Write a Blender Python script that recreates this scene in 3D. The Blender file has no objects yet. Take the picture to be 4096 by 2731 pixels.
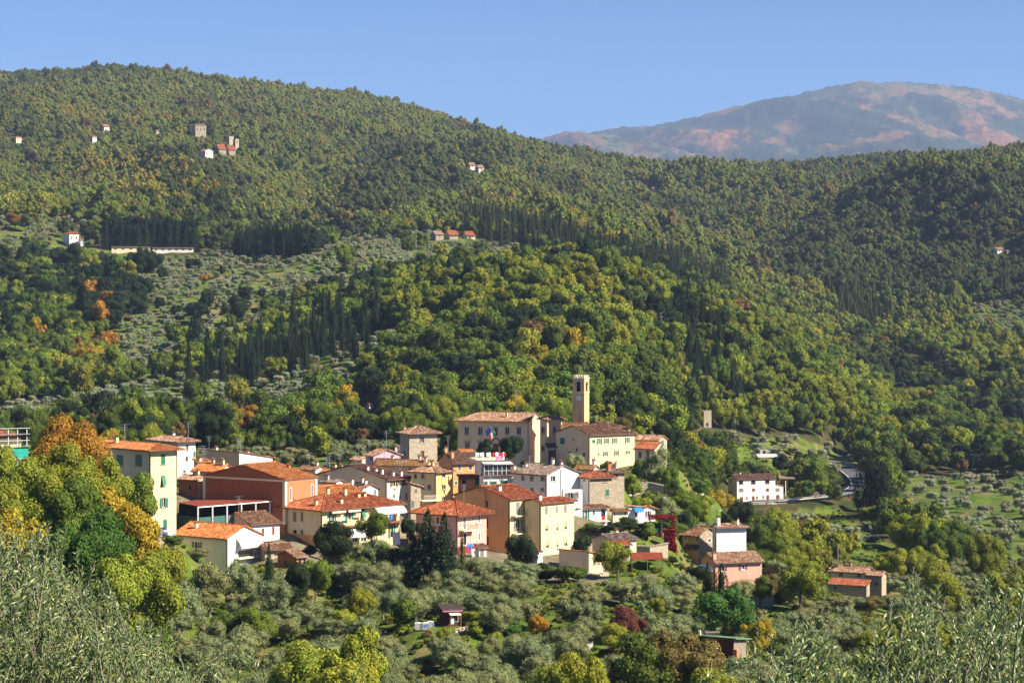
import bpy, math, random
import numpy as np
from mathutils import Vector, Matrix

# ------------------------------------------------------------------ camera, light, exposure
F, CX, HY = 9102.0, 2048.0, 1250.0          # focal length and principal column / horizon row of the 4096 px photograph
S = bpy.context.scene
COL = S.collection
cam = bpy.data.cameras.new('camera'); camo = bpy.data.objects.new('camera', cam); COL.objects.link(camo)
cam.sensor_width = 36.0; cam.lens = 36.0 * F / 4096.0
cam.shift_y = (HY - 2731 / 2) / 4096.0
cam.clip_start = 0.5; cam.clip_end = 30000
camo.location = (0, 0, 0); camo.rotation_euler = (math.radians(90), 0, 0)
S.camera = camo
SUN_EL = 39.0
sv = Vector((0.93, -0.37, 0)).normalized()
SUN = Vector((sv.x * math.cos(math.radians(SUN_EL)), sv.y * math.cos(math.radians(SUN_EL)), math.sin(math.radians(SUN_EL))))
W = bpy.data.worlds.new('World'); S.world = W; W.use_nodes = True
nt = W.node_tree; bg = nt.nodes['Background']
sky = nt.nodes.new('ShaderNodeTexSky'); sky.sky_type = 'NISHITA'; sky.sun_disc = False
sky.sun_elevation = math.radians(SUN_EL); sky.sun_rotation = math.atan2(SUN.x, SUN.y)
sky.altitude = 900; sky.air_density = 1.0; sky.dust_density = 0.0; sky.ozone_density = 10.0
skt = nt.nodes.new('ShaderNodeMix'); skt.data_type = 'RGBA'; skt.blend_type = 'MULTIPLY'; skt.inputs[0].default_value = 1.0; skt.inputs[7].default_value = (.72, .86, 1.04, 1)
nt.links.new(sky.outputs[0], skt.inputs[6]); nt.links.new(skt.outputs[2], bg.inputs[0]); bg.inputs[1].default_value = 0.050
sl = bpy.data.lights.new('sun', 'SUN'); so = bpy.data.objects.new('sun', sl); COL.objects.link(so)
sl.energy = 5.0; sl.angle = math.radians(0.5); sl.color = (1.0, 0.91, 0.75)
so.rotation_euler = SUN.to_track_quat('Z', 'Y').to_euler()
S.view_settings.view_transform = 'Standard'; S.view_settings.look = 'None'
S.view_settings.exposure = 1.25; S.view_settings.gamma = 1.0; S.view_settings.use_curve_mapping = False
S.render.engine = 'CYCLES'; S.cycles.max_bounces = 6; S.cycles.diffuse_bounces = 3; S.cycles.glossy_bounces = 2
S.cycles.transmission_bounces = 3; S.cycles.transparent_max_bounces = 6; S.cycles.volume_bounces = 0
S.cycles.use_denoising = True

random.seed(7); RNG = np.random.default_rng(7)

# ------------------------------------------------------------------ helpers
def P(px, py, Y): return Vector(((px - CX) / F * Y, Y, -(py - HY) / F * Y))
def tag(o, label=None, cat=None, group=None, kind=None):
    if label: o['label'] = label
    if cat: o['category'] = cat
    if group: o['group'] = group
    if kind: o['kind'] = kind
    return o
def empty(name, loc=(0, 0, 0), rz=0.0):
    o = bpy.data.objects.new(name, None); COL.objects.link(o); o.location = loc; o.rotation_euler = (0, 0, rz)
    o.empty_display_size = 0.2
    return o
class MB:
    def __init__(s): s.v = []; s.f = []
    def poly(s, pts):
        n = len(s.v); s.v += [tuple(p) for p in pts]; s.f.append(tuple(range(n, n + len(pts)))); return s
    def box(s, x0, x1, y0, y1, z0, z1):
        n = len(s.v); s.v += [(x, y, z) for z in (z0, z1) for y in (y0, y1) for x in (x0, x1)]
        for q in ((0, 2, 3, 1), (4, 5, 7, 6), (0, 1, 5, 4), (2, 6, 7, 3), (0, 4, 6, 2), (1, 3, 7, 5)): s.f.append(tuple(n + i for i in q))
        return s
    def tube(s, pts, r0, r1=None, n=5):
        r1 = r0 if r1 is None else r1; k = len(pts); base = len(s.v)
        for i, p in enumerate(pts):
            p = Vector(p); d = (Vector(pts[min(i + 1, k - 1)]) - Vector(pts[max(i - 1, 0)])).normalized()
            a = d.orthogonal().normalized(); b = d.cross(a); r = r0 + (r1 - r0) * i / max(1, k - 1)
            for j in range(n):
                t = 2 * math.pi * j / n; s.v.append(tuple(p + a * (r * math.cos(t)) + b * (r * math.sin(t))))
        for i in range(k - 1):
            for j in range(n):
                q = base + i * n; s.f.append((q + j, q + (j + 1) % n, q + n + (j + 1) % n, q + n + j))
        s.f.append(tuple(base + j for j in range(n))[::-1]); s.f.append(tuple(base + (k - 1) * n + j for j in range(n)))
        return s
    def prism(s, pts, d):      # closed polygon extruded by vector d
        d = Vector(d); n = len(s.v); k = len(pts)
        s.v += [tuple(p) for p in pts] + [tuple(Vector(p) + d) for p in pts]
        s.f.append(tuple(range(n, n + k))[::-1]); s.f.append(tuple(range(n + k, n + 2 * k)))
        for i in range(k): s.f.append((n + i, n + (i + 1) % k, n + k + (i + 1) % k, n + k + i))
        return s
    def mesh(s, name, mat, smooth=False):
        me = bpy.data.meshes.new(name); me.from_pydata(s.v, [], s.f)
        if mat: me.materials.append(mat)
        if smooth: me.polygons.foreach_set('use_smooth', [True] * len(me.polygons))
        return me
    def build(s, name, mat, parent=None, smooth=False):
        o = bpy.data.objects.new(name, s.mesh(name, mat, smooth)); COL.objects.link(o)
        if parent: o.parent = parent
        return o
def link(name, me, parent=None, loc=None):
    o = bpy.data.objects.new(name, me); COL.objects.link(o)
    if parent: o.parent = parent
    if loc is not None: o.location = loc
    return o

# ------------------------------------------------------------------ materials
def newmat(name):
    m = bpy.data.materials.new(name); m.use_nodes = True; t = m.node_tree; b = t.nodes['Principled BSDF']
    return m, t, b
def N(t, kind, **kw):
    n = t.nodes.new(kind)
    for k, v in kw.items():
        if k in n.inputs: n.inputs[k].default_value = v
        else: setattr(n, k, v)
    return n
def mixc(t, fac, a, b, mode='MIX'):
    n = t.nodes.new('ShaderNodeMix'); n.data_type = 'RGBA'; n.blend_type = mode
    for sock, v in ((n.inputs[0], fac), (n.inputs[6], a), (n.inputs[7], b)):
        if hasattr(v, 'links'): t.links.new(v, sock)
        else: sock.default_value = v if isinstance(v, float) else (tuple(v) + (1,) if len(v) == 3 else v)
    return n.outputs[2]
def ramp(t, src, stops):
    n = t.nodes.new('ShaderNodeValToRGB'); t.links.new(src, n.inputs[0]); e = n.color_ramp.elements
    while len(e) < len(stops): e.new(0.5)
    for i, (p, c) in enumerate(stops): e[i].position = p; e[i].color = (c, c, c, 1) if isinstance(c, (int, float)) else tuple(c) + (1,)
    return n.outputs[0]
def ocoord(t, scale=(1, 1, 1)):
    tc = N(t, 'ShaderNodeTexCoord'); mp = N(t, 'ShaderNodeMapping'); mp.inputs['Scale'].default_value = scale
    t.links.new(tc.outputs['Object'], mp.inputs[0]); return mp.outputs[0]
def noise(t, co, sc, det=3, rough=.55):
    n = N(t, 'ShaderNodeTexNoise'); n.inputs['Scale'].default_value = sc; n.inputs['Detail'].default_value = det
    n.inputs['Roughness'].default_value = rough; t.links.new(co, n.inputs[0]); return n.outputs[0]
def bump(t, b, src, st, dist=.1):
    n = N(t, 'ShaderNodeBump'); n.inputs['Strength'].default_value = st; n.inputs['Distance'].default_value = dist
    t.links.new(src, n.inputs['Height']); t.links.new(n.outputs[0], b.inputs['Normal'])
MATS = {}
def flat(name, c, rough=.7, metal=0.0, spec=.3):
    if name in MATS: return MATS[name]
    m, t, b = newmat(name); b.inputs['Roughness'].default_value = rough; b.inputs['Metallic'].default_value = metal
    b.inputs['Specular IOR Level'].default_value = spec
    co = ocoord(t); n = noise(t, co, 3.0, 3)
    t.links.new(mixc(t, ramp(t, n, [(.3, 0.0), (.7, 1.0)]), [x * .85 for x in c], [min(1, x * 1.1) for x in c]), b.inputs['Base Color'])
    MATS[name] = m; return m
def plaster(name, c, stain=(.45, .38, .28), amt=.6):
    if name in MATS: return MATS[name]
    m, t, b = newmat(name); b.inputs['Roughness'].default_value = .92; b.inputs['Specular IOR Level'].default_value = .15
    co = ocoord(t); n1 = noise(t, co, .45, 5, .6); n2 = noise(t, ocoord(t, (1.2, 1.2, .22)), 1.1, 4, .65)
    c1 = mixc(t, ramp(t, n1, [(.35, 0.0), (.7, 1.0)]), [x * .9 for x in c], c)
    f = ramp(t, n2, [(.5, 0.0), (.78, amt)])
    t.links.new(mixc(t, f, c1, [c[i] * stain[i] * 1.5 for i in range(3)]), b.inputs['Base Color'])
    bump(t, b, noise(t, co, 6, 3), .25, .03); MATS[name] = m; return m
def stone(name, c, c2, mortar=(.42, .36, .28), sc=3.2):
    if name in MATS: return MATS[name]
    m, t, b = newmat(name); b.inputs['Roughness'].default_value = .95; b.inputs['Specular IOR Level'].default_value = .1
    co = ocoord(t, (1, 1, 1.9)); v = N(t, 'ShaderNodeTexVoronoi'); v.inputs['Scale'].default_value = sc; t.links.new(co, v.inputs[0])
    v2 = N(t, 'ShaderNodeTexVoronoi', feature='DISTANCE_TO_EDGE'); v2.inputs['Scale'].default_value = sc; t.links.new(co, v2.inputs[0])
    bw = N(t, 'ShaderNodeRGBToBW'); t.links.new(v.outputs['Color'], bw.inputs[0])
    cc = mixc(t, ramp(t, bw.outputs[0], [(.2, 0.0), (.8, 1.0)]), c, c2)
    cc = mixc(t, ramp(t, noise(t, co, .35, 4), [(.45, 0.0), (.7, .45)]), cc, mortar)
    edge = ramp(t, v2.outputs['Distance'], [(.02, 0.0), (.09, 1.0)])
    t.links.new(mixc(t, edge, [x * .75 for x in mortar], cc), b.inputs['Base Color'])
    bump(t, b, edge, .7, .06); MATS[name] = m; return m
def roofm(name, c1, c2, c3, moss=.25, mossc=(.16, .13, .07)):
    if name in MATS: return MATS[name]
    m, t, b = newmat(name); b.inputs['Roughness'].default_value = .9; b.inputs['Specular IOR Level'].default_value = .12
    co = ocoord(t); v = N(t, 'ShaderNodeTexVoronoi'); v.inputs['Scale'].default_value = 2.6; t.links.new(co, v.inputs[0])
    sp = N(t, 'ShaderNodeSeparateColor'); t.links.new(v.outputs['Color'], sp.inputs[0])
    cc = mixc(t, ramp(t, sp.outputs[0], [(.25, 0.0), (.75, 1.0)]), c1, c2)
    cc = mixc(t, ramp(t, sp.outputs[1], [(.68, 0.0), (.78, .85)]), cc, c3)
    cc = mixc(t, ramp(t, noise(t, co, .55, 5, .65), [(.48, 0.0), (.68, moss)]), cc, mossc)
    t.links.new(cc, b.inputs['Base Color']); bump(t, b, sp.outputs[2], .35, .05); MATS[name] = m; return m
def leafm(name, inst=False, rough=.75, trans=.22, spec=.12):
    m, t, b = newmat(name); b.inputs['Roughness'].default_value = rough; b.inputs['Specular IOR Level'].default_value = spec
    if inst: a = N(t, 'ShaderNodeAttribute', attribute_type='INSTANCER', attribute_name='tint'); base = a.outputs['Color']
    else: a = N(t, 'ShaderNodeObjectInfo'); base = a.outputs['Color']
    v = N(t, 'ShaderNodeAttribute', attribute_type='GEOMETRY', attribute_name='var')
    hs = N(t, 'ShaderNodeHueSaturation'); t.links.new(base, hs.inputs['Color'])
    mr = N(t, 'ShaderNodeMapRange'); mr.inputs['To Min'].default_value = .475; mr.inputs['To Max'].default_value = .52; t.links.new(v.outputs['Fac'], mr.inputs[0]); t.links.new(mr.outputs[0], hs.inputs['Hue'])
    mr2 = N(t, 'ShaderNodeMapRange'); mr2.inputs['To Min'].default_value = .55; mr2.inputs['To Max'].default_value = 1.5; t.links.new(v.outputs['Fac'], mr2.inputs[0]); t.links.new(mr2.outputs[0], hs.inputs['Value'])
    t.links.new(hs.outputs[0], b.inputs['Base Color'])
    tr = N(t, 'ShaderNodeBsdfTranslucent'); t.links.new(hs.outputs[0], tr.inputs[0])
    ms = N(t, 'ShaderNodeMixShader'); ms.inputs[0].default_value = trans
    t.links.new(b.outputs[0], ms.inputs[1]); t.links.new(tr.outputs[0], ms.inputs[2])
    t.links.new(ms.outputs[0], t.nodes['Material Output'].inputs['Surface']); return m
LEAF_O, LEAF_I = leafm('leaf_foliage'), leafm('leaf_foliage_mass', True)
BARK = flat('bark', (.11, .085, .06), .95); BARKL = flat('olive_bark', (.2, .18, .14), .95)
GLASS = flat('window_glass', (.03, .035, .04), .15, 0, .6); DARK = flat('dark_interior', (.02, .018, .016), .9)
GREEN = flat('green_shutter_paint', (.02, .16, .10), .6); BROWN = flat('brown_shutter_paint', (.19, .065, .025), .7)
GREY = flat('grey_shutter_paint', (.22, .2, .18), .7); BLIND = flat('ochre_blind', (.62, .42, .16), .7); CREAMT = flat('cream_trim', (.75, .66, .45), .8)
STONET = flat('grey_stone_trim', (.3, .27, .23), .9); WHITE = flat('white_paint', (.8, .79, .76), .7)
IRON = flat('dark_iron', (.05, .045, .04), .6); COPPER = flat('copper_gutter', (.16, .07, .045), .6); METAL = flat('grey_metal', (.42, .42, .42), .4, .6)
WOOD = flat('weathered_wood', (.2, .14, .09), .9); TERRA = flat('terracotta', (.28, .115, .06), .9)
CLOTH = {'white': flat('white_cloth', (.85, .84, .83)), 'red': flat('red_cloth', (.7, .02, .03)), 'blue': flat('blue_cloth', (.08, .22, .7)), 'pink': flat('pink_cloth', (.75, .2, .4)), 'navy': flat('navy_cloth', (.02, .03, .14)), 'awning_blue': flat('blue_awning_fabric', (.02, .2, .75))}
WL = {
 'yellow': plaster('pale_yellow_plaster', (.81, .68, .35)), 'cream': plaster('cream_plaster', (.82, .67, .44)), 'tan': plaster('tan_plaster', (.74, .54, .32)),
 'white': plaster('white_plaster', (.74, .72, .69), amt=.3), 'oldwhite': plaster('old_white_plaster', (.74, .68, .60), amt=.4), 'ochre': plaster('ochre_yellow_plaster', (.72, .42, .12)),
 'apricot': plaster('apricot_plaster', (.84, .50, .19)), 'orange': plaster('orange_plaster', (.74, .36, .15)), 'pink': plaster('pink_plaster', (.76, .36, .28)), 'lilac': plaster('lilac_plaster', (.55, .38, .45)),
 'palazzo': plaster('palazzo_plaster', (.86, .62, .36)), 'church': plaster('church_plaster', (.78, .61, .36)), 'rose': plaster('rose_plaster', (.76, .46, .38)),
 'stone': stone('pale_rubble_stone', (.52, .42, .29), (.30, .24, .17)), 'stoned': stone('brown_rubble_stone', (.30, .24, .18), (.16, .13, .10)), 'stonel': stone('light_rubble_stone', (.60, .50, .37), (.38, .30, .21)),
 'brick': stone('red_brick', (.52, .15, .055), (.40, .11, .045), (.40, .20, .12), 5.0), 'brickl': stone('orange_brick', (.66, .25, .10), (.55, .19, .07), (.55, .30, .17), 5.0), 'grey': plaster('grey_render', (.42, .40, .38)),
 'metalw': plaster('pale_sheet_metal', (.55, .56, .58)), 'wood': plaster('dark_red_boards', (.12, .035, .025))}
RF = {
 'orange': roofm('orange_roof_tiles', (.42, .135, .04), (.25, .078, .028), (.44, .23, .10), .45, (.2, .09, .025)), 'red': roofm('red_roof_tiles', (.34, .078, .03), (.18, .045, .02), (.38, .18, .09), .5, (.12, .06, .025)),
 'brown': roofm('brown_roof_tiles', (.19, .085, .045), (.11, .05, .03), (.3, .2, .14), .5, (.09, .06, .03)), 'old': roofm('old_mixed_roof_tiles', (.32, .16, .09), (.17, .08, .05), (.45, .34, .25), .45, (.16, .12, .06)),
 'dark': roofm('dark_roof_tiles', (.13, .055, .04), (.075, .035, .03), (.2, .13, .1), .4, (.07, .05, .03)), 'grey': roofm('grey_brown_roof_tiles', (.18, .12, .09), (.10, .07, .055), (.3, .24, .2), .4, (.1, .08, .05)),
 'moss': roofm('mossy_roof_tiles', (.2, .09, .035), (.12, .055, .025), (.3, .2, .1), .9, (.12, .085, .02)), 'sheet': roofm('rust_red_sheet_roof', (.2, .04, .022), (.17, .035, .02), (.23, .06, .03), .25), 'black': roofm('black_felt_roof', (.04, .03, .03), (.05, .035, .03), (.06, .05, .05), .1), 'green': roofm('green_felt_roof', (.13, .22, .10), (.11, .19, .09), (.15, .24, .12), .2),
 'ggrey': roofm('pale_sheet_roof', (.45, .45, .45), (.38, .38, .38), (.5, .5, .5), .2)}

# ------------------------------------------------------------------ noise + terrain
_L = RNG.random((256, 256))
def vnoise(x, y):
    x = np.asarray(x, float); y = np.asarray(y, float); xi = np.floor(x).astype(int); yi = np.floor(y).astype(int)
    fx = x - xi; fy = y - yi; fx = fx * fx * (3 - 2 * fx); fy = fy * fy * (3 - 2 * fy)
    g = lambda a, b: _L[a & 255, b & 255]
    return (g(xi, yi) * (1 - fx) + g(xi + 1, yi) * fx) * (1 - fy) + (g(xi, yi + 1) * (1 - fx) + g(xi + 1, yi + 1) * fx) * fy
def fbm(x, y, o=4):
    s = 0; a = 1; n = 0
    for i in range(o): s = s + a * vnoise(x * 2 ** i + 17 * i, y * 2 ** i + 31 * i); n += a; a *= .5
    return s / n
# height profiles: for each image column the row at which the ground would appear at each distance
near = [(6, 2900), (20, 3900), (60, 4100), (120, 3800), (200, 3250)]
PROF = {
 -700: near + [(290, 2820), (350, 2430), (400, 2280), (450, 2160), (540, 2010), (700, 1850), (850, 1720), (1000, 1560), (1150, 1330), (1300, 1090), (1450, 960), (1600, 860), (2000, 620), (2500, 430), (3000, 330), (3400, 320), (3900, 420)],
 0: near + [(290, 2800), (350, 2420), (400, 2270), (450, 2150), (540, 2000), (700, 1850), (850, 1720), (1000, 1560), (1150, 1330), (1300, 1090), (1450, 960), (1600, 860), (2000, 620), (2500, 430), (3000, 330), (3400, 318), (3900, 420)],
 500: near + [(290, 2780), (350, 2320), (380, 2180), (420, 2060), (500, 1930), (600, 1850), (700, 1800), (850, 1680), (1000, 1500), (1150, 1300), (1300, 1080), (1450, 960), (1600, 870), (1900, 690), (2200, 560), (2700, 385), (3000, 310), (3300, 296), (3900, 400)],
 800: near + [(290, 2770), (350, 2380), (380, 2220), (430, 2090), (500, 1950), (600, 1855), (700, 1795), (850, 1670), (1000, 1480), (1150, 1280), (1300, 1090), (1450, 985), (1600, 850), (1750, 690), (1860, 600), (1960, 620), (2100, 640), (2350, 520), (2700, 420), (3050, 338), (3900, 430)],
 1250: near + [(290, 2755), (350, 2420), (400, 2235), (440, 2110), (495, 1965), (600, 1845), (700, 1775), (850, 1620), (1000, 1400), (1120, 1230), (1300, 1090), (1450, 1000), (1600, 915), (1800, 850), (2000, 760), (2300, 600), (2800, 460), (3250, 385), (3900, 490)],
 1000: near + [(290, 2760), (350, 2420), (400, 2230), (440, 2110), (500, 1970), (600, 1860), (700, 1790), (850, 1660), (1000, 1470), (1150, 1270), (1300, 1110), (1450, 1010), (1600, 920), (1900, 740), (2300, 560), (2800, 420), (3200, 358), (3900, 460)],
 1500: near + [(290, 2750), (350, 2420), (400, 2240), (440, 2110), (490, 1960), (540, 1870), (600, 1830), (700, 1760), (850, 1580), (1000, 1330), (1100, 1200), (1250, 1080), (1400, 1000), (1600, 900), (1900, 760), (2300, 620), (2800, 495), (3300, 415), (3900, 520)],
 2000: near + [(290, 2750), (350, 2420), (400, 2240), (440, 2100), (480, 1980), (520, 1880), (570, 1860), (620, 1850), (700, 1740), (850, 1450), (1000, 1210), (1080, 1105), (1150, 1150), (1220, 1165), (1320, 1100), (1450, 1000), (1700, 880), (2000, 780), (2500, 650), (3000, 575), (3400, 550), (3900, 640)],
 2500: near + [(290, 2760), (350, 2440), (400, 2240), (440, 2110), (500, 1950), (540, 1880), (570, 1880), (620, 1880), (700, 1780), (850, 1500), (1000, 1260), (1080, 1140), (1150, 1195), (1250, 1215), (1380, 1140), (1500, 1070), (1800, 910), (2200, 790), (2800, 710), (3200, 668), (3900, 760)],
 3000: near + [(290, 2780), (350, 2600), (400, 2460), (440, 2350), (500, 2260), (600, 2150), (700, 2070), (800, 2008), (850, 1960), (900, 1880), (1000, 1610), (1100, 1350), (1150, 1310), (1230, 1390), (1350, 1330), (1480, 1240), (1600, 1160), (1750, 1080), (1850, 1090), (2050, 980), (2300, 840), (2800, 720), (3200, 676), (3900, 760)],
 3500: near + [(290, 2810), (350, 2640), (420, 2500), (500, 2390), (600, 2240), (700, 2120), (800, 2010), (880, 1930), (1000, 1780), (1100, 1630), (1150, 1600), (1230, 1670), (1350, 1530), (1480, 1360), (1600, 1250), (1800, 1050), (1930, 850), (2080, 870), (2300, 800), (2600, 710), (3000, 645), (3900, 740)],
 4096: near + [(290, 2850), (400, 2620), (500, 2440), (600, 2270), (700, 2120), (850, 1960), (1000, 1830), (1080, 1800), (1170, 1860), (1270, 1640), (1370, 1450), (1500, 1290), (1700, 1080), (1900, 830), (2050, 690), (2200, 690), (2400, 660), (2650, 618), (3000, 680), (3900, 760)],
 4800: near + [(290, 2850), (400, 2620), (500, 2440), (600, 2270), (700, 2120), (850, 1960), (1000, 1830), (1080, 1800), (1170, 1860), (1270, 1640), (1370, 1450), (1500, 1310), (1700, 1130), (2000, 840), (2300, 680), (2600, 590), (3000, 660), (3900, 740)]}
LY = np.linspace(math.log(6), math.log(3900), 700)
cols = sorted(PROF); tab = []
for c in cols:
    a = PROF[c]; r = np.interp(LY, [math.log(y) for y, _ in a], [p for _, p in a])
    k = np.exp(-np.linspace(-2, 2, 15) ** 2); k /= k.sum(); tab.append(np.convolve(np.pad(r, 7, 'edge'), k, 'valid'))
tab = np.array(tab); PXG = np.arange(-700, 4801, 20.0)
T2 = []
for x in PXG:
    i = int(min(max(np.searchsorted(cols, x, 'right') - 1, 0), len(cols) - 2)); u = (x - cols[i]) / (cols[i + 1] - cols[i])
    p0, p1, p2, p3 = tab[max(i - 1, 0)], tab[i], tab[i + 1], tab[min(i + 2, len(cols) - 1)]
    T2.append(.5 * (2 * p1 + (p2 - p0) * u + (2 * p0 - 5 * p1 + 4 * p2 - p3) * u * u + (3 * p1 - p0 - 3 * p2 + p3) * u ** 3))
T2 = np.array(T2)
def row(px, Y):            # image row of the ground, without relief
    px = np.clip(np.asarray(px, float), -699, 4799); ly = np.log(np.clip(Y, 6.01, 3899))
    a = (px + 700) / 20; b = (ly - LY[0]) / (LY[1] - LY[0]); ia = np.minimum(a.astype(int), T2.shape[0] - 2); ib = np.minimum(b.astype(int), 698)
    fa = a - ia; fb = b - ib
    return (T2[ia, ib] * (1 - fa) + T2[ia + 1, ib] * fa) * (1 - fb) + (T2[ia, ib + 1] * (1 - fa) + T2[ia + 1, ib + 1] * fa) * fb
SITES = []                 # (x, y, z, radius): level ground under buildings, walls and roads
def Tz(x, y, sites=True):
    x = np.asarray(x, float); y = np.maximum(np.asarray(y, float), 6.0); px = x / y * F + CX
    z = -(row(px, y) - HY) / F * y
    z = z + (fbm(x / 14, y / 14, 3) - .5) * np.clip(y / 300, 0.1, 2.0) * 1.6
    far = np.clip((y - 700) / 900, 0, 1)
    z = z + far * ((fbm(x / 130 + 5, y / 260 + 9, 4) - .5) * 46 + (fbm(x / 40, y / 60, 3) - .5) * 10) * np.clip((3300 - y) / 800, .35, 1)
    fo = np.clip((y - 1400) / 500, 0, 1) * np.clip((2900 - y) / 700, .0, 1); z = z + fo * (np.abs(fbm(x / 210 + y / 900 + 2, y / 520 + 7, 3) - .5) * 2 - .3) * 75
    if sites and SITES:
        sw = np.zeros_like(z); sz = np.zeros_like(z)
        for (a, b, c, r) in SITES:
            w = np.exp(-((x - a) ** 2 + (y - b) ** 2) / (r * r)) * 6; sw += w; sz += w * c
        z = (z + sz) / (1 + sw)
    return z
YS = np.exp(np.linspace(math.log(190), math.log(3800), 420))
def hit(px, py):           # distance at which the ground shows at a pixel
    r = row(np.full(YS.shape, px), YS); k = np.argmax(r <= py); return float(YS[k])
def solve(px, py, y0=600):  # distance of the true relief at a pixel
    ys_ = np.linspace(y0, 3600, 1500); x = (px - CX) / F * ys_; r = -(Tz(x, ys_, False) / ys_) * F + HY; k = np.argmax(r <= py); return float(ys_[k])
def ground(px, Y):
    x = (px - CX) / F * Y; return Vector((x, Y, float(Tz(np.array([x]), np.array([Y]))[0])))
# ------------------------------------------------------------------ buildings
RECTS = []                 # (x0, x1, top, bottom, distance): image areas that trees must leave clear
FOOT = []                  # (x, y, r): footprints
MARKS = []                 # (px, py, text) landmarks used for describing trees
class House: pass
def slopes(A, B, H, p, o, og, hip0, hip1):
    rz = H + p * B / 2; ez = H - p * o
    e0 = -o if hip0 else -og; e1 = A + o if hip1 else A + og
    r0 = min(B / 2, A / 2) if hip0 else -og; r1 = max(A - B / 2, A / 2) if hip1 else A + og
    ps = [[(e0, -o, ez), (e1, -o, ez), (r1, B / 2, rz), (r0, B / 2, rz)], [(e1, B + o, ez), (e0, B + o, ez), (r0, B / 2, rz), (r1, B / 2, rz)]]
    if hip0: ps.append([(e0, B + o, ez), (e0, -o, ez), (r0, B / 2, rz)])
    if hip1: ps.append([(e1, -o, ez), (e1, B + o, ez), (r1, B / 2, rz)])
    ridges = [((r0, B / 2, rz), (r1, B / 2, rz))]
    if hip0: ridges += [((e0, -o, ez), (r0, B / 2, rz)), ((e0, B + o, ez), (r0, B / 2, rz))]
    if hip1: ridges += [((e1, -o, ez), (r1, B / 2, rz)), ((e1, B + o, ez), (r1, B / 2, rz))]
    return ps, ridges
def roof_plane(mb, pts, rib=.36, th=.14, sheet=False):
    pts = [Vector(p) for p in pts]; up = Vector((0, 0, th))
    mb.prism(pts, up)
    if sheet: return
    e = (pts[1] - pts[0]); L = e.length; e.normalize()
    nrm = e.cross(pts[2] - pts[0]).normalized(); nrm = nrm if nrm.z > 0 else -nrm
    s = nrm.cross(e).normalized(); s = s if (pts[2] - pts[0]).dot(s) > 0 else -s
    q = [((p - pts[0]).dot(e), (p - pts[0]).dot(s)) for p in pts]
    k = max(2, int(L / rib)); st = L / k
    for i in range(k):
        u = (i + .5) * st; hi = []
        for a in range(len(q)):
            (u0, v0), (u1, v1) = q[a], q[(a + 1) % len(q)]
            if (u0 - u) * (u1 - u) <= 0 and abs(u1 - u0) > 1e-6: hi.append(v0 + (v1 - v0) * (u - u0) / (u1 - u0))
        if len(hi) < 2: continue
        v0, v1 = min(hi), max(hi)
        if v1 - v0 < .3: continue
        w = st * .3
        a0 = pts[0] + e * u + s * (v0 - .04) + up + nrm * .002; a1 = pts[0] + e * u + s * v1 + up + nrm * .002
        mb.poly([a0 - e * w, a1 - e * w, a1 - e * w * .5 + nrm * .085, a0 - e * w * .5 + nrm * .085])
        mb.poly([a0 - e * w * .5 + nrm * .085, a1 - e * w * .5 + nrm * .085, a1 + e * w * .5 + nrm * .085, a0 + e * w * .5 + nrm * .085])
        mb.poly([a0 + e * w * .5 + nrm * .085, a1 + e * w * .5 + nrm * .085, a1 + e * w, a0 + e * w])
        mb.poly([a0 - e * w, a0 - e * w * .5 + nrm * .085, a0 + e * w * .5 + nrm * .085, a0 + e * w])
def fpt(h, face, s, z, out=0.0): return (s, -out, z) if face == 'R' else (-out, s, z)
def to_face(h, face, px, py):
    u = (px - CX) / F
    s = (u * h.C.y - h.C.x) / (h.ct - u * h.st) if face == 'R' else (h.C.x - u * h.C.y) / (h.st + u * h.ct)
    y = h.C.y + (s * h.st if face == 'R' else s * h.ct)
    return s, -(py - HY) / F * y - h.C.z, F / y
def fbox(mb, h, face, s0, s1, z0, z1, o0, o1):
    if face == 'R': mb.box(s0, s1, -o1, -o0, z0, z1)
    else: mb.box(-o1, -o0, s0, s1, z0, z1)
def wall_face(mb, h, face, length, z0, z1, holes):
    ss = sorted({0.0, length} | {v for q in holes for v in q[:2]}); zz = sorted({z0, z1} | {v for q in holes for v in q[2:4]})
    for i in range(len(ss) - 1):
        for j in range(len(zz) - 1):
            sc, zc = (ss[i] + ss[i + 1]) / 2, (zz[j] + zz[j + 1]) / 2
            if any(a < sc < b and c < zc < d for a, b, c, d in holes): continue
            mb.poly([fpt(h, face, ss[i], zz[j]), fpt(h, face, ss[i + 1], zz[j]), fpt(h, face, ss[i + 1], zz[j + 1]), fpt(h, face, ss[i], zz[j + 1])])
    for a, b, c, d in holes:
        D = -.2
        for (p, q) in (((a, c), (b, c)), ((b, c), (b, d)), ((b, d), (a, d)), ((a, d), (a, c))):
            mb.poly([fpt(h, face, p[0], p[1]), fpt(h, face, q[0], q[1]), fpt(h, face, q[0], q[1], D), fpt(h, face, p[0], p[1], D)])
SHUT = {'g': GREEN, 'b': BROWN, 'y': GREY}
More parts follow.
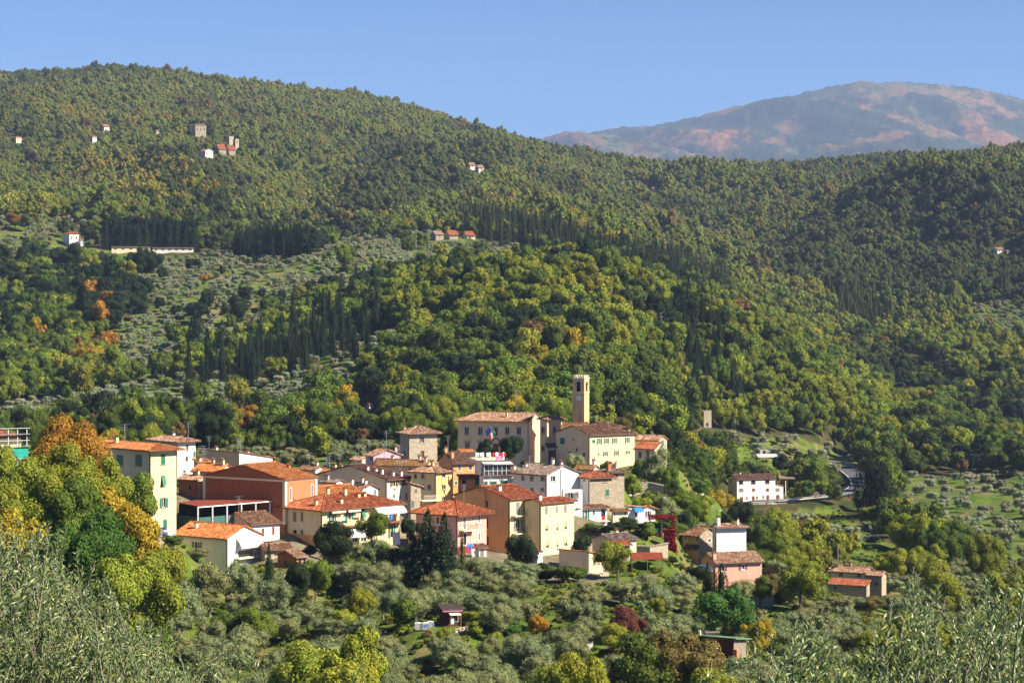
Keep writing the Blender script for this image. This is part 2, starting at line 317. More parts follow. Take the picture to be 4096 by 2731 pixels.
def add_window(h, face, a, b, c, d, code):
    trim = h.trim; fr = MB(); w = b - a; hh = d - c
    t = .09 if code[0] != 'd' else .07
    tm = trim
    for q in ((a - t, a + .02, c - t, d + t), (b - .02, b + t, c - t, d + t), (a + .02, b - .02, d - .02, d + t)): fbox(fr, h, face, q[0], q[1], q[2], q[3], -.05, .03)
    fbox(fr, h, face, a - t - .06, b + t + .06, c - t - .05, c - .002, .0, .11)
    name = 'door' if code[0] in 'dD' else 'window'
    wo = fr.build(name, tm, h.root)
    m = MB(); m.poly([fpt(h, face, a, c, -.16), fpt(h, face, b, c, -.16), fpt(h, face, b, d, -.16), fpt(h, face, a, d, -.16)])
    solid = code[0] == 'D'
    m.build('pane' if not solid else 'door_leaf', BROWN if solid else GLASS, wo)
    if code[0] not in 'dD' and w > .5:
        m = MB(); fbox(m, h, face, (a + b) / 2 - .03, (a + b) / 2 + .03, c, d, -.155, -.11); fbox(m, h, face, a, b, d - .06, d, -.155, -.11); fbox(m, h, face, a, b, c, c + .06, -.155, -.11)
        m.build('sash', WHITE if code[0] != 'r' else CREAMT, wo)
    if code[0] == 'r':
        m = MB(); fbox(m, h, face, a, b, c + hh * .42, d, -.1, -.06); m.build('roller_blind', BLIND, wo)
    if code[0] in SHUT:        # closed pair of shutters
        for q in ((a, (a + b) / 2 - .01), ((a + b) / 2 + .01, b)):
            m = MB(); fbox(m, h, face, q[0], q[1], c, d, -.06, -.01)
            for k in range(5): fbox(m, h, face, q[0] + .05, q[1] - .05, c + hh * (.1 + k * .17), c + hh * (.14 + k * .17), -.01, .012)
            m.build('shutter', SHUT[code[0]], wo)
    if code[0] in 'GBY':       # open pair folded back on the wall
        for q in ((a - t - w * .52, a - t), (b + t, b + t + w * .52)):
            m = MB(); fbox(m, h, face, q[0], q[1], c, d, .035, .08)
            for k in range(5): fbox(m, h, face, q[0] + .05, q[1] - .05, c + hh * (.1 + k * .17), c + hh * (.14 + k * .17), .08, .1)
            m.build('shutter', SHUT[code[0].lower()], wo)
    if code[0] == 'p':         # top hung shutter propped outwards
        m = MB(); z0 = c + .1
        A = [fpt(h, face, a, d, .03), fpt(h, face, b, d, .03), fpt(h, face, b, z0, .55), fpt(h, face, a, z0, .55)]
        m.prism(A, (0, 0, .05)); m.build('shutter', GREEN, wo)
    if len(code) > 1 and code[1] == 'c':   # cornice
        m = MB(); fbox(m, h, face, a - .35, b + .35, d + .28, d + .42, 0, .28); fbox(m, h, face, a - .2, b + .2, d + .18, d + .28, 0, .16); m.build('cornice', STONET, wo)
    return wo
def chimney(h, roofo, fx, fy, ht=.9, w=.25, mat=None):
    x, y = fx * h.a, fy * h.b; z = h.zr(x, y); m = MB(); m.box(x - w, x + w, y - w, y + w, z - .5, z + ht)
    c = m.build('chimney', mat or h.wmat, roofo); m = MB()
    for s in (-1, 1):
        m.prism([(x + s * w * 1.2, y - w * 1.2, z + ht + .18), (x + s * w * 1.2, y + w * 1.2, z + ht + .18), (x, y + w * 1.2, z + ht + .42), (x, y - w * 1.2, z + ht + .42)], (0, 0, .05))
    m.box(x - w * 1.15, x + w * 1.15, y - w * 1.15, y + w * 1.15, z + ht, z + ht + .06)
    for sx in (-1, 1):
        for sy in (-1, 1): m.box(x + sx * w - .06, x + sx * w + .06, y + sy * w - .06, y + sy * w + .06, z + ht + .06, z + ht + .19)
    m.build('chimney_cap', TERRA, roofo)
def antenna(h, fx, fy, ht=3.0, rot=.4):
    x, y = fx * h.a, fy * h.b; z = h.zr(x, y); m = MB(); m.box(x - .03, x + .03, y - .03, y + .03, z, z + ht)
    c, s = math.cos(rot - h.th), math.sin(rot - h.th)
    for zz, L in ((ht - .1, .7), (ht - .55, .55), (ht - 1.0, .4)):
        m.tube([(x - c * L, y - s * L, z + zz), (x + c * L, y + s * L, z + zz)], .025, n=4)
        for k in range(-3, 4):
            u = k / 3 * L; m.tube([(x + c * u + s * .2, y + s * u - c * .2, z + zz), (x + c * u - s * .2, y + s * u + c * .2, z + zz)], .018, n=3)
    m.build('antenna', METAL, h.root)
def house(name, label, xL, xC, xR, ye, yb, Y, th, roof='R', pitch=.32, wall='cream', wallL=None, rmat='old', L=(), R=(), chim=(), ant=(), oh=.55, og=.3, vis=None, cat='house', group=None, trim=None, mark=None, deep=3.5, band=None, pipes=True, gutter=True, rib=.36, clear=True, level=True):
    h = House(); h.th = math.radians(th); h.ct, h.st = math.cos(h.th), math.sin(h.th)
    C = P(xC, ye, Y); zb = -(yb - HY) / F * Y; h.C = Vector((C.x, C.y, zb)); H = C.z - zb; h.H = H
    uR = (xR - CX) / F; uL = (xL - CX) / F
    a = (uR * C.y - C.x) / (h.ct - uR * h.st); b = (C.x - uL * C.y) / (h.st + uL * h.ct)
    a = max(a, .4); b = max(b, .4); h.a, h.b = a, b
    h.root = tag(empty(name, h.C, h.th), label, cat, group); h.trim = trim or STONET
    h.wmat = WL[wall]
    for fx in (0, .5, 1):
        for fy in (0, .5, 1):
            X = h.C.x + fx * a * h.ct - fy * b * h.st; Yy = h.C.y + fx * a * h.st + fy * b * h.ct
            FOOT.append((X, Yy, max(a, b) * .3 + (1.5 if level else 3)))
            if level: SITES.append((X, Yy, zb + .15, 4.0))
    holes = {'R': [], 'L': []}; specs = []
    for face, ws in (('L', L), ('R', R)):
        ln = b if face == 'L' else a
        for (px, py, w, hh, code) in ws:
            s, z, k = to_face(h, face, px, py); s0 = to_face(h, face, px - w / 2, py)[0]; s1 = to_face(h, face, px + w / 2, py)[0]
            s0, s1 = min(s0, s1), max(s0, s1); z0, z1 = z - hh / 2 / k, z + hh / 2 / k
            s0, s1 = max(.15, s0), min(ln - .15, s1); z0 = max(z0, .02); z1 = min(z1, H - .12)
            if s1 - s0 < .2 or z1 - z0 < .2: continue
            holes[face].append((s0, s1, z0, z1)); specs.append((face, s0, s1, z0, z1, code))
    # walls
    for face in 'LR':
        m = MB(); wall_face(m, h, face, b if face == 'L' else a, -deep, H, holes[face])
        if face == 'R':
            m.poly([(a, 0, -deep), (a, b, -deep), (a, b, H), (a, 0, H)])
            if roof[0] == 'L': m.poly([(0, 0, H), (a, 0, H), (a / 2, 0, H + pitch * a / 2)])
            if roof[:2] == 'R0' or (roof[0] == 'R' and 'h' not in roof): m.poly([(a, 0, H), (a, b, H), (a, b / 2, H + pitch * b / 2)])
            if roof == 'SR': m.poly([(a, 0, H), (a, b, H), (a, b, H + pitch * b)])
            if roof == 'SL': m.poly([(0, 0, H), (a, 0, H), (a, 0, H + pitch * a)]); m.poly([(a, 0, H), (a, b, H), (a, b, H + pitch * a), (a, 0, H + pitch * a)])
            if roof == 'SX': m.poly([(0, 0, H), (a, 0, H), (0, 0, H + pitch * a)])
        else:
            m.poly([(0, b, -deep), (a, b, -deep), (a, b, H), (0, b, H)])
            if roof[0] == 'R': m.poly([(0, 0, H), (0, b, H), (0, b / 2, H + pitch * b / 2)])
            if roof[0] == 'L' and 'h' not in roof: m.poly([(0, b, H), (a, b, H), (a / 2, b, H + pitch * a / 2)])
            if roof == 'SR': m.poly([(0, 0, H), (0, b, H), (0, b, H + pitch * b)]); m.poly([(0, b, H), (a, b, H), (a, b, H + pitch * b), (0, b, H + pitch * b)])
            if roof == 'SL': m.poly([(0, b, H), (a, b, H), (a, b, H + pitch * a)])
            if roof == 'SX': m.poly([(0, 0, H), (0, b, H), (0, b, H + pitch * a), (0, 0, H + pitch * a)]); m.poly([(0, b, H), (a, b, H), (0, b, H + pitch * a)])
        m.build('wall', WL[wallL] if (face == 'L' and wallL) else WL[wall], h.root)
    # roof
    m = MB(); rid = []; sheet = rmat in ('sheet', 'black', 'green', 'ggrey')
    if roof in ('R', 'Rh', 'H', 'R2') or roof in ('L', 'Lh', 'L2'):
        alongx = roof[0] == 'R' or (roof == 'H' and a >= b)
        A_, B_ = (a, b) if alongx else (b, a)
        hip0 = roof in ('H', 'R2'); hip1 = roof in ('H', 'Rh', 'Lh', 'R2')
        ps, rid = slopes(A_, B_, H, pitch, oh, og, hip0, hip1)
        f = (lambda p: p) if alongx else (lambda p: (p[1], p[0], p[2]))
        ps = [[f(p) for p in q] for q in ps]; rid = [(f(p), f(q)) for p, q in rid]
        def zr(x, y):
            u, v = (x, y) if alongx else (y, x); d = min(v, B_ - v)
            if hip0: d = min(d, u)
            if hip1: d = min(d, A_ - u)
            return H + pitch * d
    elif roof == 'SR':
        ps = [[(-og, -oh, H - pitch * oh), (a + og, -oh, H - pitch * oh), (a + og, b + og, H + pitch * (b + og)), (-og, b + og, H + pitch * (b + og))]]; zr = lambda x, y: H + pitch * y
    elif roof == 'SL':
        ps = [[(-oh, b + og, H - pitch * oh), (-oh, -og, H - pitch * oh), (a + og, -og, H + pitch * (a + og)), (a + og, b + og, H + pitch * (a + og))]]; zr = lambda x, y: H + pitch * x
    elif roof == 'SX':
        ps = [[(a + oh, -og, H - pitch * oh), (a + oh, b + og, H - pitch * oh), (-og, b + og, H + pitch * (a + og)), (-og, -og, H + pitch * (a + og))]]; zr = lambda x, y: H + pitch * (a - x)
    else:
        ps = []; zr = lambda x, y: H
        m.box(.02, a - .02, .02, b - .02, H - .25, H - .12)
    for q in ps: roof_plane(m, q, rib, sheet=sheet)
    h.zr = zr
    ro = m.build('roof', RF[rmat], h.root); h.roof = ro
    if rid and not sheet:
        m = MB()
        for p, q in rid: m.tube([Vector(p) + Vector((0, 0, .17)), Vector(q) + Vector((0, 0, .17))], .13, n=6)
        m.build('ridge_tiles', RF[rmat], ro)
    if gutter and ps and not sheet:
        for q in ps:
            m = MB(); p0, p1 = Vector(q[0]), Vector(q[1]); m.tube([p0 + Vector((0, 0, .02)), p1 + Vector((0, 0, .02))], .08, n=5); m.build('gutter', COPPER, h.root)
    if pipes:
        m = MB(); m.box(-.1, -.02, .25, .33, 0, H - .1); m.build('downpipe', COPPER, h.root)
    if band:                   # string course or darker plinth: (height0, height1, material)
        for (z0, z1, mm) in band:
            m = MB(); m.box(-.035, a + .001, -.035, .0, z0, z1); m.box(-.035, 0, 0, b, z0, z1); m.build('plinth' if z0 < .1 else 'string_course', mm, h.root)
    for sp in specs: add_window(h, *sp)
    for c in chim: chimney(h, ro, *c)
    for c in ant: antenna(h, *c)
    xs = [xL, xC, xR]; rise = pitch * min(a, b) / 2 * F / Y if roof != 'F' else 0
    if clear: RECTS.append((min(xs) - 6, max(xs) + 6, ye - rise - 20, vis if vis else yb - 15, Y))
    MARKS.append(((xL + xR) / 2, (ye + yb) / 2, mark or None))
    return h
def balcony(h, face, p0, p1, py, depth=1.1, rail=1.0, solid=None, mat=None):
    s0, z, k = to_face(h, face, p0, py); s1 = to_face(h, face, p1, py)[0]; s0, s1 = min(s0, s1), max(s0, s1)
    m = MB(); fbox(m, h, face, s0, s1, z - .16, z, .001, depth); b = m.build('balcony', mat or CREAMT, h.root)
    m = MB()
    if solid: fbox(m, h, face, s0, s1, z, z + rail, depth - .1, depth); m.build('balcony_parapet', solid, b); return z
    fbox(m, h, face, s0, s1, z + rail - .04, z + rail, depth - .05, depth - .01)
    for e in (s0, s1 - .04): fbox(m, h, face, e, e + .04, z + rail - .04, z + rail, 0, depth)
    n = max(3, int((s1 - s0) / .22))
    for i in range(n + 1):
        s = s0 + (s1 - s0 - .03) * i / n; fbox(m, h, face, s, s + .025, z, z + rail - .04, depth - .045, depth - .02)
    m.build('railing', IRON, b); return z
def awning(h, face, p0, p1, pyt, depth, drop, mat):
    s0, z, k = to_face(h, face, p0, pyt); s1 = to_face(h, face, p1, pyt)[0]; s0, s1 = min(s0, s1), max(s0, s1)
    m = MB(); A = [fpt(h, face, s0, z, .02), fpt(h, face, s1, z, .02), fpt(h, face, s1, z - drop * .55, depth * .7), fpt(h, face, s0, z - drop * .55, depth * .7)]
    B = [A[3], A[2], fpt(h, face, s1, z - drop, depth), fpt(h, face, s0, z - drop, depth)]
    m.prism(A, (0, 0, .03)); m.prism(B, (0, 0, .03))
    n = max(2, int((s1 - s0) / .4))
    for i in range(n):
        u0 = s0 + (s1 - s0) * i / n; u1 = s0 + (s1 - s0) * (i + .8) / n
        m.poly([fpt(h, face, u0, z - drop, depth), fpt(h, face, u1, z - drop, depth), fpt(h, face, u1, z - drop - .2, depth), fpt(h, face, u0, z - drop - .2, depth)])
    for s in (s0, s1): m.tube([fpt(h, face, s, z - drop * 1.1, .05), fpt(h, face, s, z - drop, depth)], .02, n=4)
    m.build('awning', mat, h.root)
def cloth(px, py, w, hh, Y, col, label, group='washing hung out to dry in the village', lean=.08):
    c = P(px, py, Y); k = F / Y; m = MB(); n = 7; W_ = w / k; H_ = hh / k; pts = []
    for j in range(5):
        for i in range(n):
            u = i / (n - 1); v = j / 4; pts.append((W_ * (u - .5), math.sin(u * 9 + v * 2) * .05 * (v + .3) - v * lean, -v * H_ * (1 + .06 * math.sin(u * 7))))
    m.v = pts
    for j in range(4):
        for i in range(n - 1): q = j * n + i; m.f.append((q, q + 1, q + n + 1, q + n))
    o = m.build('laundry', CLOTH[col]); o.location = c + Vector((0, 0, H_ / 2)); o.rotation_euler = (0, 0, .25)
    md = o.modifiers.new('thickness', 'SOLIDIFY'); md.thickness = .02
    tag(o, label, 'laundry', group); return o

H = house
GC = WHITE
# ---- left part of the village
h = H('apartment_block', 'tall pale yellow four storey block with green shutters and a bright orange hipped roof', 330, 603, 705, 1797, 2165, 365, 42, 'H', .26, 'yellow', 'cream', 'orange',
  L=[(480, 1841, 24, 42, 'g'), (555, 1840, 24, 42, 'g'), (480, 1921, 24, 45, 'g'), (555, 1922, 24, 43, 'g'), (480, 2004, 24, 44, 'g'), (555, 2004, 24, 44, 'g'), (405, 1841, 24, 42, 'g'), (405, 1921, 24, 44, 'g')],
  R=[(652, 1837, 16, 40, 'g'), (653, 1921, 15, 38, 'p'), (655, 2010, 14, 38, 'G'), (660, 2095, 14, 34, 'g'), (672, 2146, 9, 30, 'd')], chim=[(.3, .6, 1.0)], ant=[(.35, .5, 3.2)], oh=1.0, vis=2050, mark='the yellow apartment block', band=[(0, 1.0, STONET), (8.3, 8.45, CREAMT), (11.6, 11.75, CREAMT)], cat='apartment block')  # cream left wall: shaded tone of the yellow block put into the plaster
house('farmhouse', 'tall cream house with a ragged tiled hip roof behind the yellow apartment block', 600, 709, 782, 1764, 1905, 440, 40, 'H', .3, 'oldwhite', 'tan', 'old', R=[(748, 1790, 9, 22, 'w'), (747, 1834, 7, 16, 'w'), (737, 1887, 9, 13, 'w'), (777, 1816, 5, 18, 'w')], chim=[(.7, .6, .8)], ant=[(.9, .2, 3.5)], mark='the ragged roofed cream house', oh=.8)  # tan left wall: shade of that side painted into the plaster
house('village_house', 'low lean-to house with a short orange roof right of the cream hip roofed house', 775, 800, 850, 1853, 1925, 432, 45, 'SR', .3, 'cream', None, 'orange', ant=[(.5, .5, 3)], chim=[(.2, .4, .7)])
house('village_house', 'long low house with tan wall and tiled coping at the back left', 808, 957, 1090, 1838, 1900, 482, 50, 'SX', .16, 'oldwhite', 'tan', 'brown', chim=[(.1, .7, .8), (.6, .3, .6)], ant=[(.3, .3, 3.5), (.1, .9, 3.2), (.6, .5, 3.4)], mark='the long low house at the back')
house('village_house', 'small tan house with orange tiled roof behind the brick warehouse', 770, 880, 935, 1885, 1945, 425, 68, 'L', .42, 'cream', 'tan', 'orange', chim=[(.4, .1, 1.1), (.5, .5, .8)], ant=[(.5, .8, 3)], oh=.5)
house('village_house', 'low annex with faded red roof against the brick warehouse left side', 715, 790, 838, 1918, 1975, 412, 60, 'L', .3, 'tan', 'brick', 'old', L=[(760, 1948, 12, 20, 'd')], chim=[(.5, .3, .9)])
h = H('brick_warehouse', 'large orange brick warehouse with low gable and wide orange roof', 812, 1140, 1267, 1919, 2075, 400, 56, 'R', .235, 'brickl', 'brick', 'orange', oh=.25, og=.25, vis=1990, mark='the brick warehouse', cat='warehouse', trim=GC, pipes=False, R=[(1163, 1975, 6, 50, 'w'), (1248, 1962, 6, 50, 'w')], chim=[(.9, .3, .5)])  # gable in darker brick: its shade is put into the brick colour
for nm, bx in (('pilaster', [(-.06, .5, -.06, 0, -1, h.H), (h.a - .4, h.a + .05, -.06, 0, -1, h.H), (-.06, 0, 0, .5, -1, h.H), (-.06, 0, h.b - .6, h.b, -1, h.H)]), ('string_course', [(-.07, 0, 0, h.b, h.H - .35, h.H), (0, h.a, -.07, 0, h.H - .3, h.H)])):
    for b_ in bx: MB().box(*b_).build(nm, CREAMT, h.root)
house('village_house', 'wide low building with broad orange tiled roof right of the brick warehouse', 1195, 1272, 1437, 1978, 2025, 409, 45, 'R', .42, 'cream', 'brick', 'orange', vis=1990, mark='the wide orange roof')
house('village_house', 'old house with grey brown roof behind the brick warehouse right corner', 1285, 1345, 1372, 1928, 1990, 440, 60, 'L', .3, 'oldwhite', 'cream', 'grey', ant=[(.3, .8, 4.5), (.3, .6, 4)], chim=[(.3, .9, .9), (.3, .7, .9)])
house('village_house', 'narrow orange roofed house at the back between antennas', 1285, 1370, 1400, 1890, 1960, 452, 66, 'L', .4, 'cream', 'cream', 'orange', ant=[(.5, .3, 3), (.5, .8, 3)], chim=[(.4, .2, .8), (.4, .5, .9)])
h = H('village_house', 'tall bright white house with four rows of small windows, dark roof', 1262, 1548, 1642, 1918, 2125, 440, 50, 'Rh', .24, 'oldwhite', 'cream', 'dark', trim=CREAMT,
  R=[(1575, 1934, 13, 22, 'B'), (1598, 1932, 13, 22, 'B'), (1626, 1929, 13, 22, 'B'), (1578, 1957, 9, 12, 'w'), (1576, 1984, 7, 16, 'w'), (1600, 1988, 8, 13, 'w'), (1627, 1984, 11, 27, 'y'), (1628, 2056, 12, 28, 'y'), (1580, 2040, 9, 20, 'w')], chim=[(.25, .15, 1.0), (.5, .08, .8), (.75, .05, 1.0), (.9, .3, 1.0), (.1, .3, .8), (.5, .45, .7), (.35, .5, .7), (.3, .25, .6)], ant=[(.6, .5, 3.4), (.85, .1, 3.2), (.2, .5, 3)], vis=2035, mark='the tall four row white house', og=.5)  # cream left wall: the white house's shaded side put into the plaster
house('village_house', 'small white gabled house with mossy brown roof in front of the tall white house', 1390, 1450, 1512, 1957, 2010, 424, 44, 'L', .45, 'white', 'oldwhite', 'brown', R=[(1500, 1968, 8, 18, 'y')], chim=[(.5, .5, 1.0), (.2, .9, 1.2), (.4, .2, .8)], vis=1975)
# canopy shed with mesh screens
c0 = P(792, 2026, 393); c1 = P(1136, 1998, 403); b0 = P(712, 2012, 397); b1 = P(1165, 1985, 416); b2 = P(900, 1984, 428)
t = tag(empty('canopy_shed', (c0.x, c0.y, c0.z - 4)), 'long open shed with a rust red sheet roof on white posts beside the brick warehouse', 'shed')
off = Vector(t.location); m = MB(); m.prism([p - off for p in (c0, c1, b1, b2, b0)], (0, 0, .12)); m.build('roof_sheet', RF['sheet'], t)
m = MB(); m.tube([c0 - off - Vector((0, 0, .1)), c1 - off - Vector((0, 0, .1))], .12, n=4); m.build('fascia', WHITE, t)
for i in range(7):
    q = c0.lerp(c1, i / 6) - off; MB().box(q.x - .1, q.x + .1, q.y - .1, q.y + .1, -2, q.z).build('post', WHITE, t)
for i in range(6):
    q = c0.lerp(c1, (i + .08) / 6) - off; r = c0.lerp(c1, (i + .92) / 6) - off
    m = MB(); m.prism([(q.x, q.y + .2, -1.5), (r.x, r.y + .2, -1.5), (r.x, r.y + .2, r.z - 1.9), (q.x, q.y + .2, q.z - 1.9)], (0, .06, 0)); m.build('mesh_panel', flat('green_mesh_screen', (.05, .13, .11), .8) if i < 2 else flat('grey_mesh_screen', (.12, .14, .14), .8), t)
q = c0 - off; r = b0 - off
MB().prism([(q.x, q.y, -1.6), (r.x, r.y, -1.6), (r.x, r.y, r.z - 1.9), (q.x, q.y, q.z - 1.9)], (.05, .05, 0)).build('mesh_panel', flat('dark_mesh_screen', (.05, .09, .07), .8), t)
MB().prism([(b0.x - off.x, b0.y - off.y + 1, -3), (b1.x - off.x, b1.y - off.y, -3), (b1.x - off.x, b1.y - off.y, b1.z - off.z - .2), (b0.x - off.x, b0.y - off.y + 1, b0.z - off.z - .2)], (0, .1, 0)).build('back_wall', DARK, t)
MB().box(q.x - 6, q.x + 13, q.y - .6, q.y - .2, -3, -1.9).build('low_wall', TERRA, t)
RECTS.append((700, 1150, 1985, 2095, 393)); SITES.append((c0.x + 4, c0.y, c0.z - 5.5, 9))
h = H('white_house', 'two storey white house with orange tiled roof and white awning above the olives', 700, 911, 1040, 2149, 2330, 372, 55, 'L', .40, 'white', 'white', 'orange',
  L=[(788, 2190, 18, 48, 'Y'), (730, 2262, 24, 60, 'd')], R=[(985, 2212, 66, 26, 'd'), (971, 2128, 5, 9, 'w'), (1020, 2212, 8, 26, 'd')], chim=[(.25, .75, .9)], oh=.7, vis=2290, mark='the white awning house', trim=WHITE)
awning(h, 'R', 945, 1034, 2152, 1.2, 1.5, WHITE); balcony(h, 'R', 936, 1036, 2232, 1.1, 1.0)
house('village_house', 'low white house with brown tiled gable roof and two red shuttered windows', 885, 1003, 1118, 2095, 2172, 393, 38, 'R', .3, 'white', 'rose', 'brown', R=[(1052, 2128, 12, 33, 'b'), (1093, 2122, 11, 33, 'b')], vis=2165, ant=[(.1, .5, 3)], mark='the red shuttered house', trim=WHITE)
house('garden_annex', 'low annex with weathered brown tiled roof in front of the low white house', 1036, 1060, 1165, 2196, 2225, 375, 25, 'R', .35, 'stonel', None, 'brown', vis=2205, cat='annex')
h = H('garden_shed', 'small red brick garden shed with tiled gable roof and pale curtains', 1110, 1185, 1226, 2228, 2275, 366, 40, 'R', .28, 'brickl', 'brick', 'old', R=[(1200, 2244, 9, 24, 'd'), (1217, 2242, 8, 22, 'd')], L=[(1150, 2252, 26, 26, 'd')], oh=.4, vis=2262, cat='shed')
h = H('village_house', 'broad cream house with red brown hip roof, green shutters, white awnings and long balconies', 1127, 1290, 1598, 2035, 2190, 394, 46, 'H', .34, 'yellow', 'cream', 'red', trim=CREAMT,
  L=[(1179, 2066, 15, 40, 'y'), (1208, 2066, 11, 40, 'y'), (1180, 2137, 15, 38, 'd'), (1208, 2138, 10, 42, 'd')],
  R=[(1330, 2066, 13, 46, 'G'), (1397, 2058, 14, 40, 'G'), (1451, 2052, 14, 38, 'p'), (1476, 2053, 7, 9, 'w'), (1531, 2058, 30, 22, 'd'), (1565, 2053, 12, 18, 'g'), (1567, 2121, 12, 58, 'G'), (1420, 2156, 22, 22, 'w'), (1455, 2156, 22, 18, 'w')],
  chim=[(.05, .25, .9), (.3, .12, .8), (.33, .5, 1.0), (.5, .4, 1.2), (.62, .3, .6), (.7, .3, .6)], ant=[(.2, .5, 3.6)], vis=2150, mark='the broad cream house with awnings', oh=1.0)
m = MB(); m.box(-.03, 0, 0, h.b, -2, 2.0); m.build('plinth', WL['orange'], h.root)
balcony(h, 'R', 1335, 1452, 2106, 1.4, 1.0, mat=TERRA); balcony(h, 'R', 1542, 1602, 2085, 1.4, 1.0, mat=TERRA)
awning(h, 'R', 1486, 1598, 2018, 2.0, 1.5, WHITE); awning(h, 'R', 1366, 1450, 2107, 2.0, 1.6, WHITE)
awning(h, 'R', 1315, 1370, 2036, 1.0, .5, CREAMT); awning(h, 'R', 1380, 1430, 2031, 1.0, .5, CREAMT)
# ---- back row
h = H('village_house', 'lilac pink gabled house at the back left of the stone tower house', 1462, 1494, 1602, 1822, 1885, 482, 30, 'L', .36, 'lilac', 'lilac', 'old', L=[(1484, 1830, 8, 14, 'y')], R=[(1568, 1806, 8, 12, 'w')], ant=[(.1, .9, 3), (.5, .1, 4)], chim=[(.85, .1, 1.2)], mark='the lilac house')
h = H('tower_house', 'square pale stone tower house with pyramid tiled roof and one dark window', 1600, 1637, 1749, 1730, 1850, 500, 24, 'H', .38, 'stonel', 'stonel', 'old', R=[(1688, 1758, 15, 24, 'w'), (1690, 1816, 13, 27, 'D')], L=[(1618, 1812, 5, 18, 'w')], oh=.85, vis=1838, mark='the stone tower house', cat='tower house', chim=[(.1, .8, .7)])
house('village_house', 'low house with mossy brown roof below the stone tower house', 1505, 1705, 1730, 1862, 1915, 470, 74, 'L', .4, 'cream', 'cream', 'moss', L=[(1640, 1880, 9, 15, 'w')], ant=[(.5, .9, 3.5), (.5, .6, 3)], chim=[(.5, .2, .9), (.3, .05, 1.0)])
house('village_house', 'pale yellow three storey house with small square windows and patchy hip roof', 1645, 1745, 1807, 1888, 2030, 440, 58, 'H', .36, 'apricot', 'yellow', 'old', L=[(1691, 1903, 10, 16, 'w'), (1662, 1903, 8, 14, 'w'), (1692, 1947, 10, 16, 'w'), (1717, 1948, 11, 17, 'w'), (1664, 2030, 10, 16, 'w')], R=[(1774, 1902, 14, 17, 'w'), (1775, 1948, 14, 17, 'w'), (1775, 1995, 14, 17, 'w')], chim=[(.4, .4, 1.0)], vis=2005, mark='the square windowed house')
h = H('village_house', 'orange house with large dark brown roof and two white framed windows', 1755, 1812, 1899, 1850, 2010, 457, 22, 'R', .42, 'orange', 'orange', 'dark', R=[(1838, 1870, 13, 22, 'y'), (1881, 1869, 13, 22, 'w'), (1824, 1931, 10, 15, 'g')], ant=[(.1, .5, 3.5)], chim=[(.1, .2, 1.3), (.0, .5, 1)], vis=1935, mark='the orange house', trim=CREAMT)
house('village_house', 'small orange house extension with sloping dark red roof and wide green door', 1832, 1843, 1933, 1912, 1990, 447, 22, 'SR', .3, 'orange', 'orange', 'red', R=[(1857, 1928, 16, 20, 'd'), (1915, 1926, 30, 26, 'g')], vis=1965)
h = H('terrace_house', 'white terraced house with glazed veranda and roof terrace hung with washing', 1918, 1934, 2052, 1902, 1990, 440, 14, 'F', 0, 'white', 'white', 'black', R=[(1943, 1933, 13, 15, 'g'), (1973, 1933, 26, 15, 'g'), (2016, 1929, 26, 15, 'g')], vis=1945, mark='the white terrace house', pipes=False)
# upper storeys of the terrace house
a_ = h.a; MB().box(0, a_ * .72, 2.0, 7, h.H, h.H + 2.9).build('upper_wall', WL['white'], h.root)
MB().box(-.3, a_ + .2, -.5, 2.2, h.H - .02, h.H + .1).build('veranda_floor', TERRA, h.root)
for i in range(6):
    u = .1 + i * (a_ - .6) / 6
    m = MB(); m.box(u, u + .08, -.1, 0, h.H + .1, h.H + 2.1); m.box(u, u + (a_ - .6) / 6, -.1, 0, h.H + 2.02, h.H + 2.12); m.box(u, u + (a_ - .6) / 6, -.1, 0, h.H + .9, h.H + .96)
    f_ = m.build('window', WHITE, h.root); MB().poly([(u + .08, -.05, h.H + .1), (u + (a_ - .6) / 6, -.05, h.H + .1), (u + (a_ - .6) / 6, -.05, h.H + 2.02), (u + .08, -.05, h.H + 2.02)]).build('pane', GLASS, f_)
MB().prism([(0, -.5, h.H + 2.15), (a_, -.5, h.H + 2.15), (a_, 2, h.H + 2.5), (0, 2, h.H + 2.5)], (0, 0, .08)).build('veranda_roof', RF['ggrey'], h.root)
tz = h.H + 2.9; m = MB(); m.box(-1.2, a_ * .78, 1.6, 7.2, tz, tz + .2); m.build('terrace_floor', CREAMT, h.root)
for i in range(5):
    u = -1.2 + i * (a_ * .78 + .9) / 4; MB().box(u, u + .28, 1.6, 1.88, tz + .2, tz + 1.5).build('pillar', WHITE, h.root)
m = MB()
for i in range(30): u = -1.1 + i * (a_ * .78 + .9) / 30; m.box(u, u + .03, 1.72, 1.75, tz + .2, tz + 1.2)
m.box(-1.1, a_ * .78, 1.70, 1.77, tz + 1.2, tz + 1.26); m.build('railing', IRON, h.root)
MB().prism([(-3.8, 3, tz + 1.5), (-.9, 3, tz + 1.5), (-.9, 6, tz + 1.9), (-3.8, 6, tz + 1.9)], (0, 0, .12)).build('porch_roof', RF['orange'], h.root)
for i, (x, w, c, t_) in enumerate([(1912, 10, 'white', 'white shirt at the left end of the roof terrace line'), (1925, 12, 'white', 'white cloth second on the roof terrace line'), (1941, 8, 'navy', 'dark navy garment on the roof terrace line'), (1953, 15, 'white', 'white towel right of the navy garment on the terrace line'), (1975, 11, 'red', 'first red cloth on the roof terrace line'), (1988, 14, 'white', 'white cloth between the two red cloths on the terrace'), (2004, 12, 'red', 'second red cloth on the roof terrace line'), (2019, 9, 'red', 'red cloth at the right end of the roof terrace line'), (1995, 24, 'pink', 'large pink purple sheet hanging low on the roof terrace')]):
    cloth(x, 1817 if i < 8 else 1830, w, 14 if i < 8 else 15, 439 if i < 8 else 438.4, c, t_)
